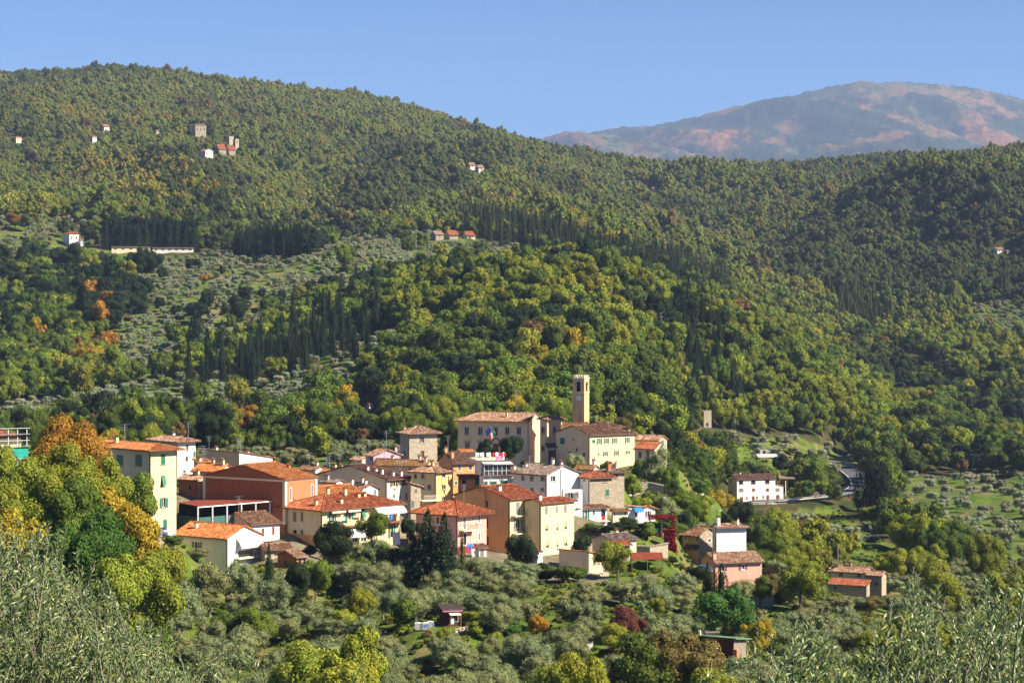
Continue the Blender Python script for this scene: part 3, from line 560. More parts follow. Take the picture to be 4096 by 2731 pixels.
h = H('village_house', 'white house with wide grey brown gable roof right of the terrace house', 2052, 2188, 2315, 1898, 2010, 430, 45, 'L', .34, 'white', 'oldwhite', 'grey', L=[(2092, 1911, 10, 16, 'w'), (2127, 1912, 12, 18, 'w'), (2171, 1912, 12, 18, 'w'), (2128, 1957, 10, 12, 'w'), (2170, 1957, 10, 12, 'w')], R=[(2212, 1915, 18, 22, 'w')], chim=[(.3, .9, .6), (.5, .3, 1.0), (.5, .05, .6)], ant=[(.1, .6, 3), (.5, .8, 3.5)], vis=1955, mark='the white gabled house', oh=.6)
MB().box(h.a * .42, h.a * .5, -.25, 0, -1, h.H + .9).build('pilaster', WL['white'], h.root)
house('lean_to', 'low white lean-to with thin black roof below the white gabled house', 2247, 2252, 2330, 1958, 2010, 425, 12, 'F', 0, 'white', 'white', 'black', R=[(2282, 1982, 18, 22, 'Y'), (2307, 1978, 11, 18, 'y')], cat='lean-to', pipes=False, vis=1995)
house('village_house', 'small house with mossy tiled roof behind the red hip roof', 2300, 2372, 2392, 1876, 1920, 450, 72, 'L', .3, 'white', 'white', 'moss', chim=[(.5, .1, 1.0)])
h = H('village_house', 'house with red hip roof, white left wall and rubble stone front', 2311, 2359, 2448, 1909, 2010, 433, 30, 'H', .42, 'stone', 'white', 'red', R=[(2419, 1918, 20, 18, 'y'), (2429, 1969, 14, 24, 'g')], L=[(2337, 1918, 6, 8, 'w')], vis=1995, mark='the red hipped stone house', chim=[(.9, .2, .4)])
h = H('village_house', 'narrow rubble stone house with brown roof right of the red hip roofed house', 2396, 2447, 2497, 1888, 2010, 441, 30, 'H', .3, 'stone', 'stone', 'grey', R=[(2466, 1903, 9, 14, 'b')], chim=[(.1, .3, 1.5, .45, WL['brickl'])], vis=1995, ant=[(.4, .1, 2)])
house('village_house', 'narrow rubble stone house squeezed beside the tall bright white house', 1630, 1643, 1684, 1946, 2125, 437, 26, 'SX', .3, 'stonel', 'stone', 'old', R=[(1664, 1961, 6, 10, 'w'), (1651, 2014, 8, 22, 'g')], vis=2050, pipes=False)
h = H('village_house', 'low bright yellow house with a railed roof terrace behind the pink house', 1680, 1690, 1752, 2003, 2080, 428, 24, 'F', 0, 'yellow', 'ochre', 'black', R=[(1738, 2012, 10, 20, 'D')], vis=2030, pipes=False)
MB().box(-.4, h.a + .2, -.9, h.b, h.H - .05, h.H + .1).build('terrace_floor', CREAMT, h.root)
m = MB()
for i in range(18): u = i * h.a / 17; m.box(u, u + .03, -.85, -.82, h.H + .1, h.H + 1.0)
m.box(0, h.a, -.87, -.81, h.H + 1.0, h.H + 1.06); m.build('railing', WHITE, h.root)
house('village_house', 'small reddish roofed house between the terrace and white gabled houses', 2040, 2052, 2092, 1886, 1940, 443, 30, 'R', .4, 'oldwhite', 'white', 'red', vis=1905, pipes=False, chim=[(.3, .5, .8)])
house('village_house', 'low white lean-to house half hidden behind the dark spruce', 1690, 1722, 1775, 2172, 2235, 399, 35, 'SR', .25, 'white', 'white', 'brown', vis=2200, pipes=False)
house('village_house', 'old brown roofed house between the two back row antennas', 1195, 1262, 1300, 1878, 1930, 470, 58, 'L', .34, 'oldwhite', 'cream', 'brown', ant=[(.4, .6, 3)], chim=[(.5, .2, .8)], pipes=False)
house('village_house', 'brown roofed house tucked behind the lilac house', 1405, 1448, 1480, 1838, 1890, 495, 55, 'L', .34, 'cream', 'cream', 'old', ant=[(.4, .6, 3)], pipes=False)
house('village_house', 'dark roofed low house left below the stone tower house', 1498, 1590, 1610, 1850, 1905, 478, 72, 'L', .36, 'cream', 'cream', 'dark', pipes=False, chim=[(.4, .3, .7)])
house('village_house', 'low cream house with brown roof left of the tall four row white house', 1440, 1475, 1530, 1895, 1960, 452, 40, 'R', .3, 'cream', 'cream', 'grey', chim=[(.3, .3, .9), (.7, .5, .9)], pipes=False)
house('garden_annex', 'small stone outbuilding with tiled roof below the cream cottage chimney', 2455, 2470, 2520, 2178, 2225, 399, 28, 'SR', .3, 'stonel', 'stonel', 'red', vis=2200, cat='outbuilding', pipes=False)
# ---- palazzo, church and tower
h = H('palazzo', 'long tan town hall with broad tiled roof, small stone framed windows and arched doorway', 1832, 2117, 2166, 1683, 1868, 540, 70, 'Lh', .36, 'palazzo', 'palazzo', 'old',
  L=[(x, 1723, 14, 28, 'w') for x in (1867, 1921, 1983, 2029, 2076)] + [(x, 1786, 15, 30, 'wc') for x in (1870, 1922, 2034, 2081)] + [(1983, 1795, 22, 42, 'D')], chim=[(.2, .35, 1.2)], ant=[(.7, .3, 6)], vis=1800, mark='the town hall', oh=.9, cat='town hall')
s, z, k = to_face(h, 'L', 1983, 1776); m = MB()
for i in range(9):
    t0, t1 = math.pi * i / 9, math.pi * (i + 1) / 9
    m.prism([fpt(h, 'L', s + math.cos(t0) * .85, z + math.sin(t0) * 1.2, .001), fpt(h, 'L', s + math.cos(t1) * .85, z + math.sin(t1) * 1.2, .001), fpt(h, 'L', s + math.cos(t1) * 1.3, z + math.sin(t1) * 1.65, .001), fpt(h, 'L', s + math.cos(t0) * 1.3, z + math.sin(t0) * 1.65, .001)], (-.14, 0, 0))
m.build('door_arch', STONET, h.root)
m = MB(); m.prism([fpt(h, 'L', s + a_, z + b_, .001) for a_, b_ in ((-.35, 2.0), (.35, 2.0), (.45, 2.7), (.3, 3.3), (-.3, 3.3), (-.45, 2.7))], (-.12, 0, 0)); m.build('coat_of_arms', TERRA, h.root)
m = MB(); fbox(m, h, 'L', 0, h.b, h.H - .45, h.H - .1, .001, .25); m.build('eaves_board', STONET, h.root)
pz = h.root.matrix_basis
def flag(h, s, z, name, label, mats):
    base = Vector(fpt(h, 'L', s, z, .05)); M = Matrix.Translation(h.C) @ Matrix.Rotation(h.th, 4, 'Z')
    p0 = M @ base; d = (M.to_3x3() @ Vector((-1, .25, .0))).normalized() * .75 + Vector((0, 0, 1.2)); t = tag(empty(name, p0), label, 'flag', 'flags above the town hall door')
    MB().tube([(0, 0, 0), d * 1.9], .035, n=5).build('flagpole', WHITE, t)
    top = d * 1.85; side = (M.to_3x3() @ Vector((-.3, 1, 0))).normalized()
    n = len(mats)
    for i, mm in enumerate(mats):
        m = MB(); a, b = i * .42 * 3 / n / 1.0, (i + 1) * .42 * 3 / n
        m.prism([top + side * a + Vector((0, 0, -a * .9)), top + side * b + Vector((0, 0, -b * .9)), top + side * b * .6 + Vector((0, 0, -1.7 - b * .5)), top + side * a * .6 + Vector((0, 0, -1.7 - a * .5))], (.02, .02, 0)); m.build('flag_cloth' if n == 1 else 'flag_stripe', mm, t)
flag(h, s + .5, z + 2.0, 'flag', 'dark blue flag left above the arched door of the town hall', [flat('flag_blue', (.01, .03, .25))])
flag(h, s - .4, z + 1.2, 'flag', 'green white and red tricolour flag right above the arched door', [flat('flag_green', (.0, .25, .06)), flat('flag_white', (.8, .8, .8)), flat('flag_red', (.65, .02, .03))])
h = H('town_hall_wing', 'projecting tan wing with hip roof at the right end of the town hall', 2160, 2188, 2248, 1675, 1868, 537, 36, 'H', .34, 'church', 'palazzo', 'old', L=[(2172, 1720, 12, 26, 'w'), (2172, 1793, 11, 20, 'w')], R=[(2217, 1718, 9, 22, 'w')], oh=.6, vis=1780, cat='building wing')
h = H('arched_passage', 'low tan passage with a dark arched opening between town hall and church house', 2185, 2190, 2232, 1786, 1868, 530, 10, 'SR', .3, 'palazzo', None, 'dark', R=[(2208, 1828, 30, 58, 'd')], vis=1850, cat='passage', pipes=False)
s, z, k = to_face(h, 'R', 2208, 1800); m = MB()
for i in range(8):
    t0, t1 = math.pi * i / 8, math.pi * (i + 1) / 8
    m.prism([(s + math.cos(t0) * .82, -.001, z + math.sin(t0) * .8 - .1), (s + math.cos(t1) * .82, -.001, z + math.sin(t1) * .8 - .1), (s + math.cos(t1) * 1.15, -.001, z + math.sin(t1) * 1.15 - .1), (s + math.cos(t0) * 1.15, -.001, z + math.sin(t0) * 1.15 - .1)], (0, -.08, 0))
m.build('arch', STONET, h.root)
h = H('church_house', 'large cream house beside the bell tower with two rows of green shuttered windows', 2223, 2359, 2538, 1739, 1885, 520, 36, 'Rh', .27, 'church', 'palazzo', 'brown', trim=CREAMT,
  L=[(2250, 1763, 19, 26, 'g'), (2292, 1757, 8, 9, 'w'), (2281, 1812, 18, 14, 'w'), (2336, 1817, 11, 16, 'g'), (2307, 1799, 9, 18, 'w')],
  R=[(2375, 1765, 14, 14, 'g'), (2398, 1765, 8, 24, 'G'), (2426, 1763, 8, 22, 'G'), (2458, 1762, 8, 22, 'G'), (2509, 1760, 8, 22, 'G'), (2422, 1815, 8, 18, 'G'), (2466, 1812, 8, 20, 'G'), (2511, 1809, 7, 14, 'G'), (2394, 1816, 7, 10, 'D'), (2510, 1863, 4, 6, 'w')], vis=1860, mark='the church house', chim=[(.95, .1, .5)], ant=[(.8, .5, 2)], cat='house')
house('church_nave', 'church nave with dark ribbed tiled roof at the foot of the bell tower', 2245, 2337, 2362, 1714, 1790, 531, 66, 'L', .62, 'church', 'palazzo', 'moss', clear=False, cat='church nave', rib=.6)
house('village_house', 'upper block with brown tiled gable roof behind the church house', 2335, 2432, 2490, 1709, 1760, 536, 38, 'Rh', .24, 'church', 'palazzo', 'brown', clear=False, ant=[(.0, .5, 1.5)])
h = H('village_house', 'rose tan house with tiled roof at the right end of the ridge', 2538, 2634, 2668, 1760, 1865, 527, 62, 'L', .36, 'stonel', 'cream', 'old', R=[(2650, 1772, 8, 20, 'g'), (2652, 1812, 6, 14, 'g')], L=[(2608, 1775, 12, 12, 'w')], vis=1805, chim=[(.6, .5, .7)], mark='the last house on the ridge', clear=True)
h = H('lean_to', 'lean-to with red brown roof and pale pillars below the last house on the ridge', 2540, 2617, 2640, 1795, 1865, 517, 64, 'SL', .35, 'cream', 'cream', 'red', L=[(2560, 1818, 9, 22, 'D'), (2590, 1815, 10, 26, 'd')], cat='lean-to', clear=False, vis=1820)

# bell tower
Yt = 534; tb = P(2337, 1513, Yt); zb = P(2337, 1725, Yt).z; th = math.radians(65); S_ = 2.95
T = tag(empty('bell_tower', (tb.x, tb.y, zb), th), 'square tan bell tower with battlements, open belfry and white clock above the church', 'bell tower')
hT = House(); hT.C = Vector((tb.x, tb.y, zb)); hT.th = th; hT.ct, hT.st = math.cos(th), math.sin(th); hT.root = T
Ht = tb.z - zb; zm = P(2337, 1572, Yt).z - zb
m = MB(); WT = .45
zb0, zb1 = zm + .35, zm + 2.6
for face in 'LR': wall_face(m, hT, face, S_, -2, Ht, [(S_ / 2 - .5, S_ / 2 + .5, zb0, zb1)])
for (x, y0, y1) in ((S_, 0, S_),):
    for q in ((y0, S_ / 2 - .5, -2, Ht), (S_ / 2 + .5, y1, -2, Ht), (S_ / 2 - .5, S_ / 2 + .5, -2, zb0), (S_ / 2 - .5, S_ / 2 + .5, zb1, Ht)):
        m.poly([(x, q[0], q[2]), (x, q[1], q[2]), (x, q[1], q[3]), (x, q[0], q[3])]); m.poly([(q[0], x, q[2]), (q[1], x, q[2]), (q[1], x, q[3]), (q[0], x, q[3])])
m.build('tower_wall', plaster('tower_plaster', (.70, .45, .23), (.35, .26, .17), .9), T)
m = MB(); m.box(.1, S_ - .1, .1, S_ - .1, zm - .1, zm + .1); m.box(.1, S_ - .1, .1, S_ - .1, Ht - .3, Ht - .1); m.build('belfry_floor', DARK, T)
for f_ in 'LR':
    m = MB(); z1 = zb1
    for i in range(8):
        t0, t1 = math.pi * i / 8, math.pi * (i + 1) / 8
        a, b = (S_ / 2 + math.cos(t0) * .5, z1 - .5 + math.sin(t0) * .5), (S_ / 2 + math.cos(t1) * .5, z1 - .5 + math.sin(t1) * .5)
        m.prism([fpt(hT, f_, a[0], a[1], .001), fpt(hT, f_, b[0], b[1], .001), fpt(hT, f_, S_ / 2 + math.cos(t1) * .72, z1 - .5 + math.sin(t1) * .74, .001), fpt(hT, f_, S_ / 2 + math.cos(t0) * .72, z1 - .5 + math.sin(t0) * .74, .001)], (0, -.07, 0) if f_ == 'R' else (-.07, 0, 0))
        m.poly([fpt(hT, f_, a[0], a[1], -.01), fpt(hT, f_, b[0], b[1], -.01), fpt(hT, f_, b[0], z1, -.01), fpt(hT, f_, a[0], z1, -.01)])
    fbox(m, hT, f_, S_ / 2 - .95, S_ / 2 - .5, z1 - .58, z1 - .46, .001, .09); fbox(m, hT, f_, S_ / 2 + .5, S_ / 2 + .95, z1 - .58, z1 - .46, .001, .09)
    m.build('belfry_arch', STONET, T)
for z_, o_, hh in ((Ht - .12, .16, .2), (zm, .12, .18), (zb1 + .45, .05, .08)): MB().box(-o_, S_ + o_, -o_, S_ + o_, z_, z_ + hh).build('cornice', CREAMT, T)
for i in range(5):
    for (x, y) in ((i / 4, 0), (0, i / 4), (i / 4, 1), (1, i / 4)):
        if (x in (0, 1) and y == 1 and x == 1) or (y == 0 and x == 0 and i == 0 and False): continue
        X, Y_ = x * (S_ - .34) , y * (S_ - .34)
        if (x, y) in ((0, 0),) and i == 0 and Y_ == 0 and X == 0 and any(o.name.startswith('merlon') for o in T.children): continue
        MB().box(X, X + .34, Y_, Y_ + .34, Ht + .08, Ht + .75).build('merlon', CREAMT, T)
# bell
m = MB(); n = 12; pr = [(.05, .75), (.22, .7), (.27, .4), (.33, .15), (.42, 0)]
for r_, z_ in pr:
    for j in range(n): m.v.append((.62 + r_ * math.cos(j * 2 * math.pi / n), S_ / 2 + r_ * math.sin(j * 2 * math.pi / n), zm + 1.0 + z_))
for i in range(len(pr) - 1):
    for j in range(n): m.f.append((i * n + j, i * n + (j + 1) % n, (i + 1) * n + (j + 1) % n, (i + 1) * n + j))
m.build('bell', flat('bronze', (.06, .05, .03), .4, .6), T, True); MB().box(.56, .68, .5, S_ - .5, zm + 1.75, zm + 1.87).build('bell_beam', WOOD, T)
MB().box(1.1, S_ - .12, 1.1, S_ - .12, zm + .1, Ht - .32).build('belfry_shade_box', DARK, T)  # added dark box: shade of the belfry openings put into its colour
m = MB()
for r_, z_ in pr:
    for j in range(n): m.v.append((S_ / 2 + r_ * .8 * math.cos(j * 2 * math.pi / n), .62 + r_ * .8 * math.sin(j * 2 * math.pi / n), zm + 1.1 + z_))
for i in range(len(pr) - 1):
    for j in range(n): m.f.append((i * n + j, i * n + (j + 1) % n, (i + 1) * n + (j + 1) % n, (i + 1) * n + j))
m.build('bell', flat('bronze', (.06, .05, .03), .4, .6), T, True)
# clock on the left (shaded) face
s, z, k = to_face(hT, 'L', 2315, 1592); R_ = .72
def disc(r, o0, o1, nn=28):
    m = MB(); m.prism([(-o0, s + r * math.cos(2 * math.pi * i / nn), z + r * math.sin(2 * math.pi * i / nn)) for i in range(nn)], (-(o1 - o0), 0, 0)); return m
ck = disc(R_, .0, .06).build('clock', flat('clock_rim', (.2, .18, .16), .6), T); disc(R_ * .93, .06, .075).build('clock_face', flat('clock_enamel', (.90, .83, .68), .6), ck)
for i in range(12):
    a = 2 * math.pi * i / 12; u = Vector((0, math.cos(a), math.sin(a))); v = Vector((0, -math.sin(a), math.cos(a))); c = Vector((-.076, s, z))
    MB().prism([c + u * .42 + v * .018, c + u * .56 + v * .028, c + u * .56 - v * .028, c + u * .42 - v * .018], (-.01, 0, 0)).build('hour_mark', IRON, ck)
for L_, a, w in ((.33, math.radians(75), .035), (.5, math.radians(205), .028)):
    # local y grows to the left in the picture, so mirror
    u = Vector((0, -math.cos(a), math.sin(a))); v = Vector((0, math.sin(a), math.cos(a))); c = Vector((-.09, s, z))
    MB().prism([c - u * .08 + v * w, c + u * L_ + v * w * .5, c + u * L_ - v * w * .5, c - u * .08 - v * w], (-.01, 0, 0)).build('clock_hand', IRON, ck)
for (x, y, hh) in ((.3, 2.2, 2.3), (.4, .2, 3.2)): MB().tube([(x, y, Ht), (x, y, Ht + .75 + hh)], .03, n=5).build('lightning_rod', METAL, T)
RECTS.append((2285, 2365, 1440, 1720, Yt)); FOOT.append((tb.x, tb.y, 4)); MARKS.append((2325, 1600, 'the bell tower'))
# ---- front row
h = H('village_house', 'pink two storey house with red hip roof behind the dark spruce', 1664, 1831, 1946, 2053, 2215, 401, 50, 'H', .42, 'pink', 'rose', 'red', trim=WHITE, L=[(1751, 2080, 12, 26, 'b')],
  R=[(1858, 2091, 12, 48, 'y'), (1891, 2078, 6, 30, 'y'), (1916, 2074, 9, 31, 'y'), (1860, 2155, 12, 46, 'd'), (1892, 2149, 6, 32, 'y'), (1917, 2145, 9, 31, 'y')], oh=1.1, vis=2195, ant=[(.65, .3, 3.6)], chim=[(.85, .2, .5, .15)], mark='the pink house', band=[(0, 1.2, flat('dark_red_plinth', (.25, .04, .04)))])
balcony(h, 'R', 1837, 1891, 2121, 1.2, 1.0, mat=CREAMT)
house('porch', 'small white porch with brown tiled roof at the foot of the pink house', 1902, 1916, 1946, 2192, 2230, 396, 30, 'SR', .35, 'white', 'white', 'brown', R=[(1928, 2212, 12, 24, 'y')], cat='porch', oh=.3, vis=2222, pipes=False)
h = H('apartment_house', 'tall apricot house with wide plain gable wall, red roof and two balconies', 1817, 2040, 2164, 1996, 2245, 411, 47, 'R', .26, 'yellow', 'apricot', 'red', trim=CREAMT,
  L=[(1947, 2014, 12, 26, 'b'), (1949, 2091, 10, 40, 'b'), (1951, 2160, 10, 38, 'b')], R=[(2071, 2032, 16, 50, 'y'), (2129, 2014, 14, 34, 'y'), (2072, 2098, 16, 50, 'Y'), (2129, 2085, 14, 34, 'Y'), (2132, 2152, 14, 34, 'y')], vis=2225, mark='the apricot house', chim=[(.2, .3, .9, .3, WHITE)], ant=[(.1, .4, 3)], cat='apartment house', oh=.45)  # yellow right, apricot left: lit and shaded tones put into the plaster
m = MB(); m.box(-.03, 0, 0, h.b, -2, 1.6); m.build('plinth', WL['grey'], h.root)
MB().box(-.5, 0, h.b * .42, h.b * .56, -2, h.H + 1.0).build('chimney_breast', WL['apricot'], h.root)
balcony(h, 'R', 2044, 2110, 2062, 1.1, 1.0); balcony(h, 'R', 2046, 2112, 2133, 1.1, 1.0)
h = H('apartment_house', 'pale yellow three storey house with nine windows and orange red roof', 2100, 2164.5, 2296, 2012, 2225, 410.5, 47, 'Rh', .30, 'yellow', 'yellow', 'red', trim=CREAMT,
  R=[(2185, 2041, 12, 32, 'y'), (2227, 2037, 8, 31, 'y'), (2261, 2034, 12, 32, 'y'), (2186, 2110, 13, 30, 'r'), (2228, 2107, 9, 31, 'r'), (2262, 2102, 12, 31, 'r'), (2189, 2177, 13, 32, 'r'), (2229, 2174, 9, 31, 'r'), (2263, 2168, 14, 32, 'r')], vis=2195, mark='the nine window house', chim=[(.1, .3, .9, .3, WHITE)], cat='apartment house', oh=.5)
house('metal_shed', 'pale sheet metal shed with a thin rust roof at the foot of the apricot house', 2108, 2150, 2171, 2206, 2255, 394, 55, 'SX', .08, 'metalw', 'metalw', 'sheet', cat='shed', vis=2240, pipes=False, oh=.3)
house('garage', 'long low cream garage with sloping orange roof in front of the pale yellow house', 2236, 2356, 2431, 2228, 2320, 393, 52, 'SX', .16, 'yellow', 'cream', 'orange', R=[(2376, 2245, 9, 26, 'y')], cat='garage', vis=2285, mark='the long garage', pipes=False, rib=.45)
house('village_house', 'narrow yellow annex with red roof at the right end of the garage', 2395, 2402, 2432, 2218, 2300, 399, 25, 'SR', .3, 'yellow', 'yellow', 'red', R=[(2418, 2240, 8, 24, 'w')], cat='annex', vis=2250, pipes=False)
h = H('cottage', 'low cream cottage with dark ribbed tile roof right of the garage', 2370, 2447, 2545, 2160, 2240, 404, 42, 'R', .3, 'cream', 'cream', 'grey', vis=2215, chim=[(.9, .9, .9)], mark='the cream cottage', cat='cottage')
h = H('village_house', 'white house with brown roof, green shutters and a balcony with a red cloth', 2290, 2306, 2428, 2031, 2165, 426, 25, 'Rh', .34, 'white', 'oldwhite', 'brown', trim=WHITE,
  R=[(2344, 2060, 11, 38, 'G'), (2375, 2050, 9, 20, 'g'), (2413, 2050, 18, 32, 'd'), (2347, 2115, 9, 24, 'G'), (2381, 2115, 10, 24, 'G'), (2409, 2113, 10, 24, 'G')], vis=2145, mark='the white house with green shutters', chim=[(.05, .2, 1.2, .4, WL['brickl'])], ant=[(.2, .5, 3)])
balcony(h, 'R', 2308, 2428, 2084, 1.4, 1.0)
cloth(2413, 2071, 13, 15, 423.6, 'red', 'bright red cloth hanging over the balcony rail of the white house', lean=.02)
house('village_house', 'cream house with mossy brown roof and two pale blue shutters', 2446, 2452, 2512, 2041, 2110, 431, 22, 'Rh', .4, 'cream', 'cream', 'moss', R=[(2458, 2054, 9, 16, 'y'), (2500, 2053, 8, 16, 'y')], vis=2085, trim=WHITE)
h = H('village_house', 'narrow white house with sloping wall and blue awning', 2506, 2512, 2574, 2030, 2110, 436, 20, 'SX', .1, 'white', 'white', 'old', R=[(2545, 2056, 11, 24, 'D')], vis=2085, trim=WHITE)
awning(h, 'R', 2532, 2566, 2028, 1.2, .7, CLOTH['awning_blue'])
house('cottage', 'small white cottage with orange gable roof and brown shuttered window', 2562, 2570, 2621, 2034, 2105, 439, 16, 'L', .42, 'white', 'white', 'orange', R=[(2593, 2054, 8, 22, 'B')], vis=2080, cat='cottage', mark='the small white cottage', trim=WHITE)
# ---- right part
h = H('village_house', 'old house with yellow plaster front, rubble stone side and brown roof', 2730, 2798, 2867, 2139, 2265, 441, 42, 'Lh', .5, 'stone', 'ochre', 'brown', trim=WHITE,
  L=[(2742, 2151, 8, 17, 'y'), (2787, 2157, 8, 17, 'y'), (2743, 2199, 8, 22, 'y'), (2771, 2207, 9, 23, 'y'), (2744, 2242, 10, 14, 'd')], R=[(2838, 2160, 12, 14, 'b')], vis=2240, mark='the ochre yellow house', oh=.7)
m = MB(); roof_plane(m, [(-1.3, h.b * .75, h.H * .52), (-1.3, -.2, h.H * .52), (0, -.2, h.H * .66), (0, h.b * .75, h.H * .66)]); m.build('porch_roof', RF['brown'], h.root)
MB().box(-1.0, 0, .1, h.b * .55, -2, h.H * .54).build('bay', WL['ochre'], h.root)
for wy in (.25, ): pass
h = H('village_house', 'tall blank white walled house with striped orange tile roof right of the ochre yellow house', 2850, 2866, 2985, 2108, 2265, 437, 14, 'Rh', .34, 'white', 'white', 'old', chim=[(.1, .25, 1.6, .28, WHITE), (.75, .2, 1.2, .15, WHITE)], ant=[(-.02, .3, 4)], vis=2205, mark='the tall blank white house', oh=.6)
h = H('village_house', 'rose pink house with brown tiled roof and brown shutters below the tall white house', 2805, 2862, 3047, 2248, 2370, 424, 20, 'R', .40, 'pink', 'pink', 'old', trim=WHITE,
  R=[(2893, 2273, 12, 20, 'B'), (2972, 2267, 14, 20, 'B'), (2985, 2335, 12, 20, 'b')], L=[], chim=[(.02, .15, 1.2, .3)], vis=2340, mark='the rose pink house', oh=.6)
house('garden_wall', 'rubble stone garden wall with pink coping below the rose pink house', 2945, 2950, 3095, 2388, 2430, 402, 8, 'F', 0, 'stonel', None, 'orange', cat='wall', vis=2425, pipes=False)
h = H('roadside_house', 'long white three storey house beside the curved road with dark red roof and arched windows', 2912, 2948, 3101, 1917, 2012, 800, 19, 'R', .36, 'white', 'white', 'dark', trim=flat('brick_trim', (.35, .14, .08)),
  R=[(2964, 1929, 16, 14, 'd'), (3013, 1928, 16, 14, 'd'), (3069, 1926, 16, 14, 'd'), (2965, 1959, 15, 10, 'y'), (3014, 1958, 9, 10, 'b'), (3070, 1958, 9, 10, 'b'), (2966, 1995, 10, 15, 'b'), (3013, 1993, 9, 17, 'b'), (3028, 1989, 5, 8, 'b'), (2987, 1991, 5, 7, 'y'), (3053, 1987, 4, 8, 'b'), (3071, 1989, 9, 16, 'b')], L=[(2922, 1922, 5, 15, 'd'), (2922, 1975, 9, 20, 'd')], vis=2000, chim=[(.25, .7, 1.2)], mark='the white roadside house', oh=.4, cat='house')
house('roadside_annex', 'low white annex with lean-to red roof on the right end of the white roadside house', 3098, 3101, 3133, 1943, 2012, 812, 18, 'SX', .2, 'white', None, 'red', R=[(3110, 1958, 15, 12, 'y'), (3111, 1988, 13, 18, 'b')], vis=1998, cat='annex', pipes=False)
house('village_house', 'low cream gabled house half hidden by trees left of the white roadside house', 2560, 2672, 2815, 1940, 1975, 560, 35, 'L', .36, 'cream', None, 'old', R=[(2736, 1941, 16, 12, 'd')], vis=1950, ant=[(.35, .3, 4)], mark='the half hidden gabled house')
h = H('stone_farmhouse', 'farmhouse with cream upper wall, two small windows and ribbed brown tile roof', 3324, 3466, 3492, 2289, 2420, 500, 62, 'Lh', .42, 'stone', 'cream', 'old', L=[(3363, 2296, 10, 13, 'w'), (3437, 2297, 10, 14, 'w')], vis=2350, chim=[(.5, .55, .8), (.7, .95, .8)], mark='the stone farmhouse', rib=.42, cat='farmhouse', trim=BROWN)
h = H('farmhouse_lean_to', 'stone lean-to with bright ribbed red roof in front of the farmhouse', 3316, 3466, 3479, 2341, 2420, 493.5, 62, 'SL', .36, 'stone', 'stone', 'red', vis=2375, cat='lean-to', rib=.42, pipes=False, L=[(3341, 2350, 8, 14, 'd')])
h = H('farmhouse_wing', 'stone right wing of the farmhouse with ribbed tile roof', 3468, 3527, 3545, 2300, 2400, 497, 60, 'L', .42, 'stonel', 'stone', 'old', L=[(3506, 2335, 11, 14, 'd')], vis=2355, cat='building wing', rib=.42)  # lighter right, darker left: lit and shaded sides put into the stone colour
# ruined tower on its knoll
h = H('ruined_tower', 'roofless ruined grey stone tower on a grassy knoll among dark conifers', 2803, 2815, 2846, 1645, 1712, solve(2825, 1712) + 2, 20, 'F', 0, 'stone', 'stone', 'black', R=[(2829, 1697, 8, 14, 'd')], cat='ruined tower', vis=1712, pipes=False, mark='the ruined tower')
for k in range(6):
    u = k * h.a / 6; MB().box(u, u + h.a / 6, 0, .5, h.H - .1, h.H + random.uniform(.1, .9) * (1 if k != 3 else .2)).build('broken_wall_top', WL['stone'], h.root)
for k in range(3): MB().box(0, .5, k * h.b / 3 + .01, (k + 1) * h.b / 3, h.H - .1, h.H + random.uniform(.1, .9)).build('broken_wall_top', WL['stone'], h.root)
# hillside shed + carport + tarps
house('garden_shed', 'small grey plank shed with a dark doorway on the slope above the white roadside house', 3035, 3040, 3076, 1799, 1828, 905, 12, 'F', 0, 'grey', None, 'ggrey', R=[(3057, 1813, 11, 22, 'd')], cat='shed', pipes=False, vis=1824)
def canopy(px0, px1, pyf, pyb, Y, depth, mat, posth, label, postm=WOOD, name='canopy'):
    a, b = P(px0, pyf, Y), P(px1, pyf, Y); k = F / Y; t = tag(empty(name, (a.x, a.y, a.z - posth)), label, 'canopy')
    w = b.x - a.x; up = depth * .12 + (pyf - pyb) / k * .4
    MB().prism([(0, 0, posth), (w, 0, posth), (w, depth, posth + up), (0, depth, posth + up)], (0, 0, .1)).build('roof_sheet', mat, t)
    for x in (.1, w / 2, w - .1):
        for y in (.1, depth - .1): MB().box(x - .06, x + .06, y - .06, y + .06, -1.5, posth + up * y / depth).build('post', postm, t)
    SITES.append((a.x + w / 2, a.y + depth / 2, a.z - posth, w / 2)); RECTS.append((px0, px1, pyb - 4, pyf + 25, Y)); return t
canopy(3031, 3113, 1829, 1822, 890, 6, RF['ggrey'], 2.3, 'flat pale sheet canopy below the grey plank shed on the slope')
canopy(2526, 2654, 2238, 2220, 392, 4, RF['sheet'], 2.2, 'low rust red sheet canopy in front of the stone retaining wall')
canopy(3118, 3180, 1915, 1908, 830, 5, WOOD, 2.4, 'wooden pergola right of the white roadside house')
# far houses
def far(px0, px1, top, bot, Y, label, wall='oldwhite', rmat='old', th=30, pitch=.4, roof='H', wins=2, name='farmhouse', cat='house', split=.6, mk=None):
    Y = solve((px0 + px1) / 2, bot + (14 if bot < 800 else 6), 700) + 2
    xc = px0 + (px1 - px0) * (1 - split); w = [(xc + (px1 - xc) * (i + .5) / wins, top + (bot - top) * .35, max(3, (px1 - px0) * .06), max(4, (bot - top) * .22), 'd') for i in range(wins)] if wins else []
    return house(name, label, px0, xc, px1, top, bot + 6, Y, th, roof, pitch, wall, wall, rmat, R=w, vis=bot, cat=cat, pipes=False, gutter=False, oh=.5, rib=.8, mark=mk, deep=12, level=False)
far(774, 825, 500, 548, 1900, 'massive square castle tower of tan stone with low roof on the far wooded hill', 'stonel', 'old', 12, .25, 'H', 3, 'castle_tower', 'castle tower', .85, 'the castle tower')
far(801, 852, 603, 632, 1860, 'white farmhouse just below the castle tower on the far hill', 'oldwhite', 'old', 40, .4, 'L', 3)
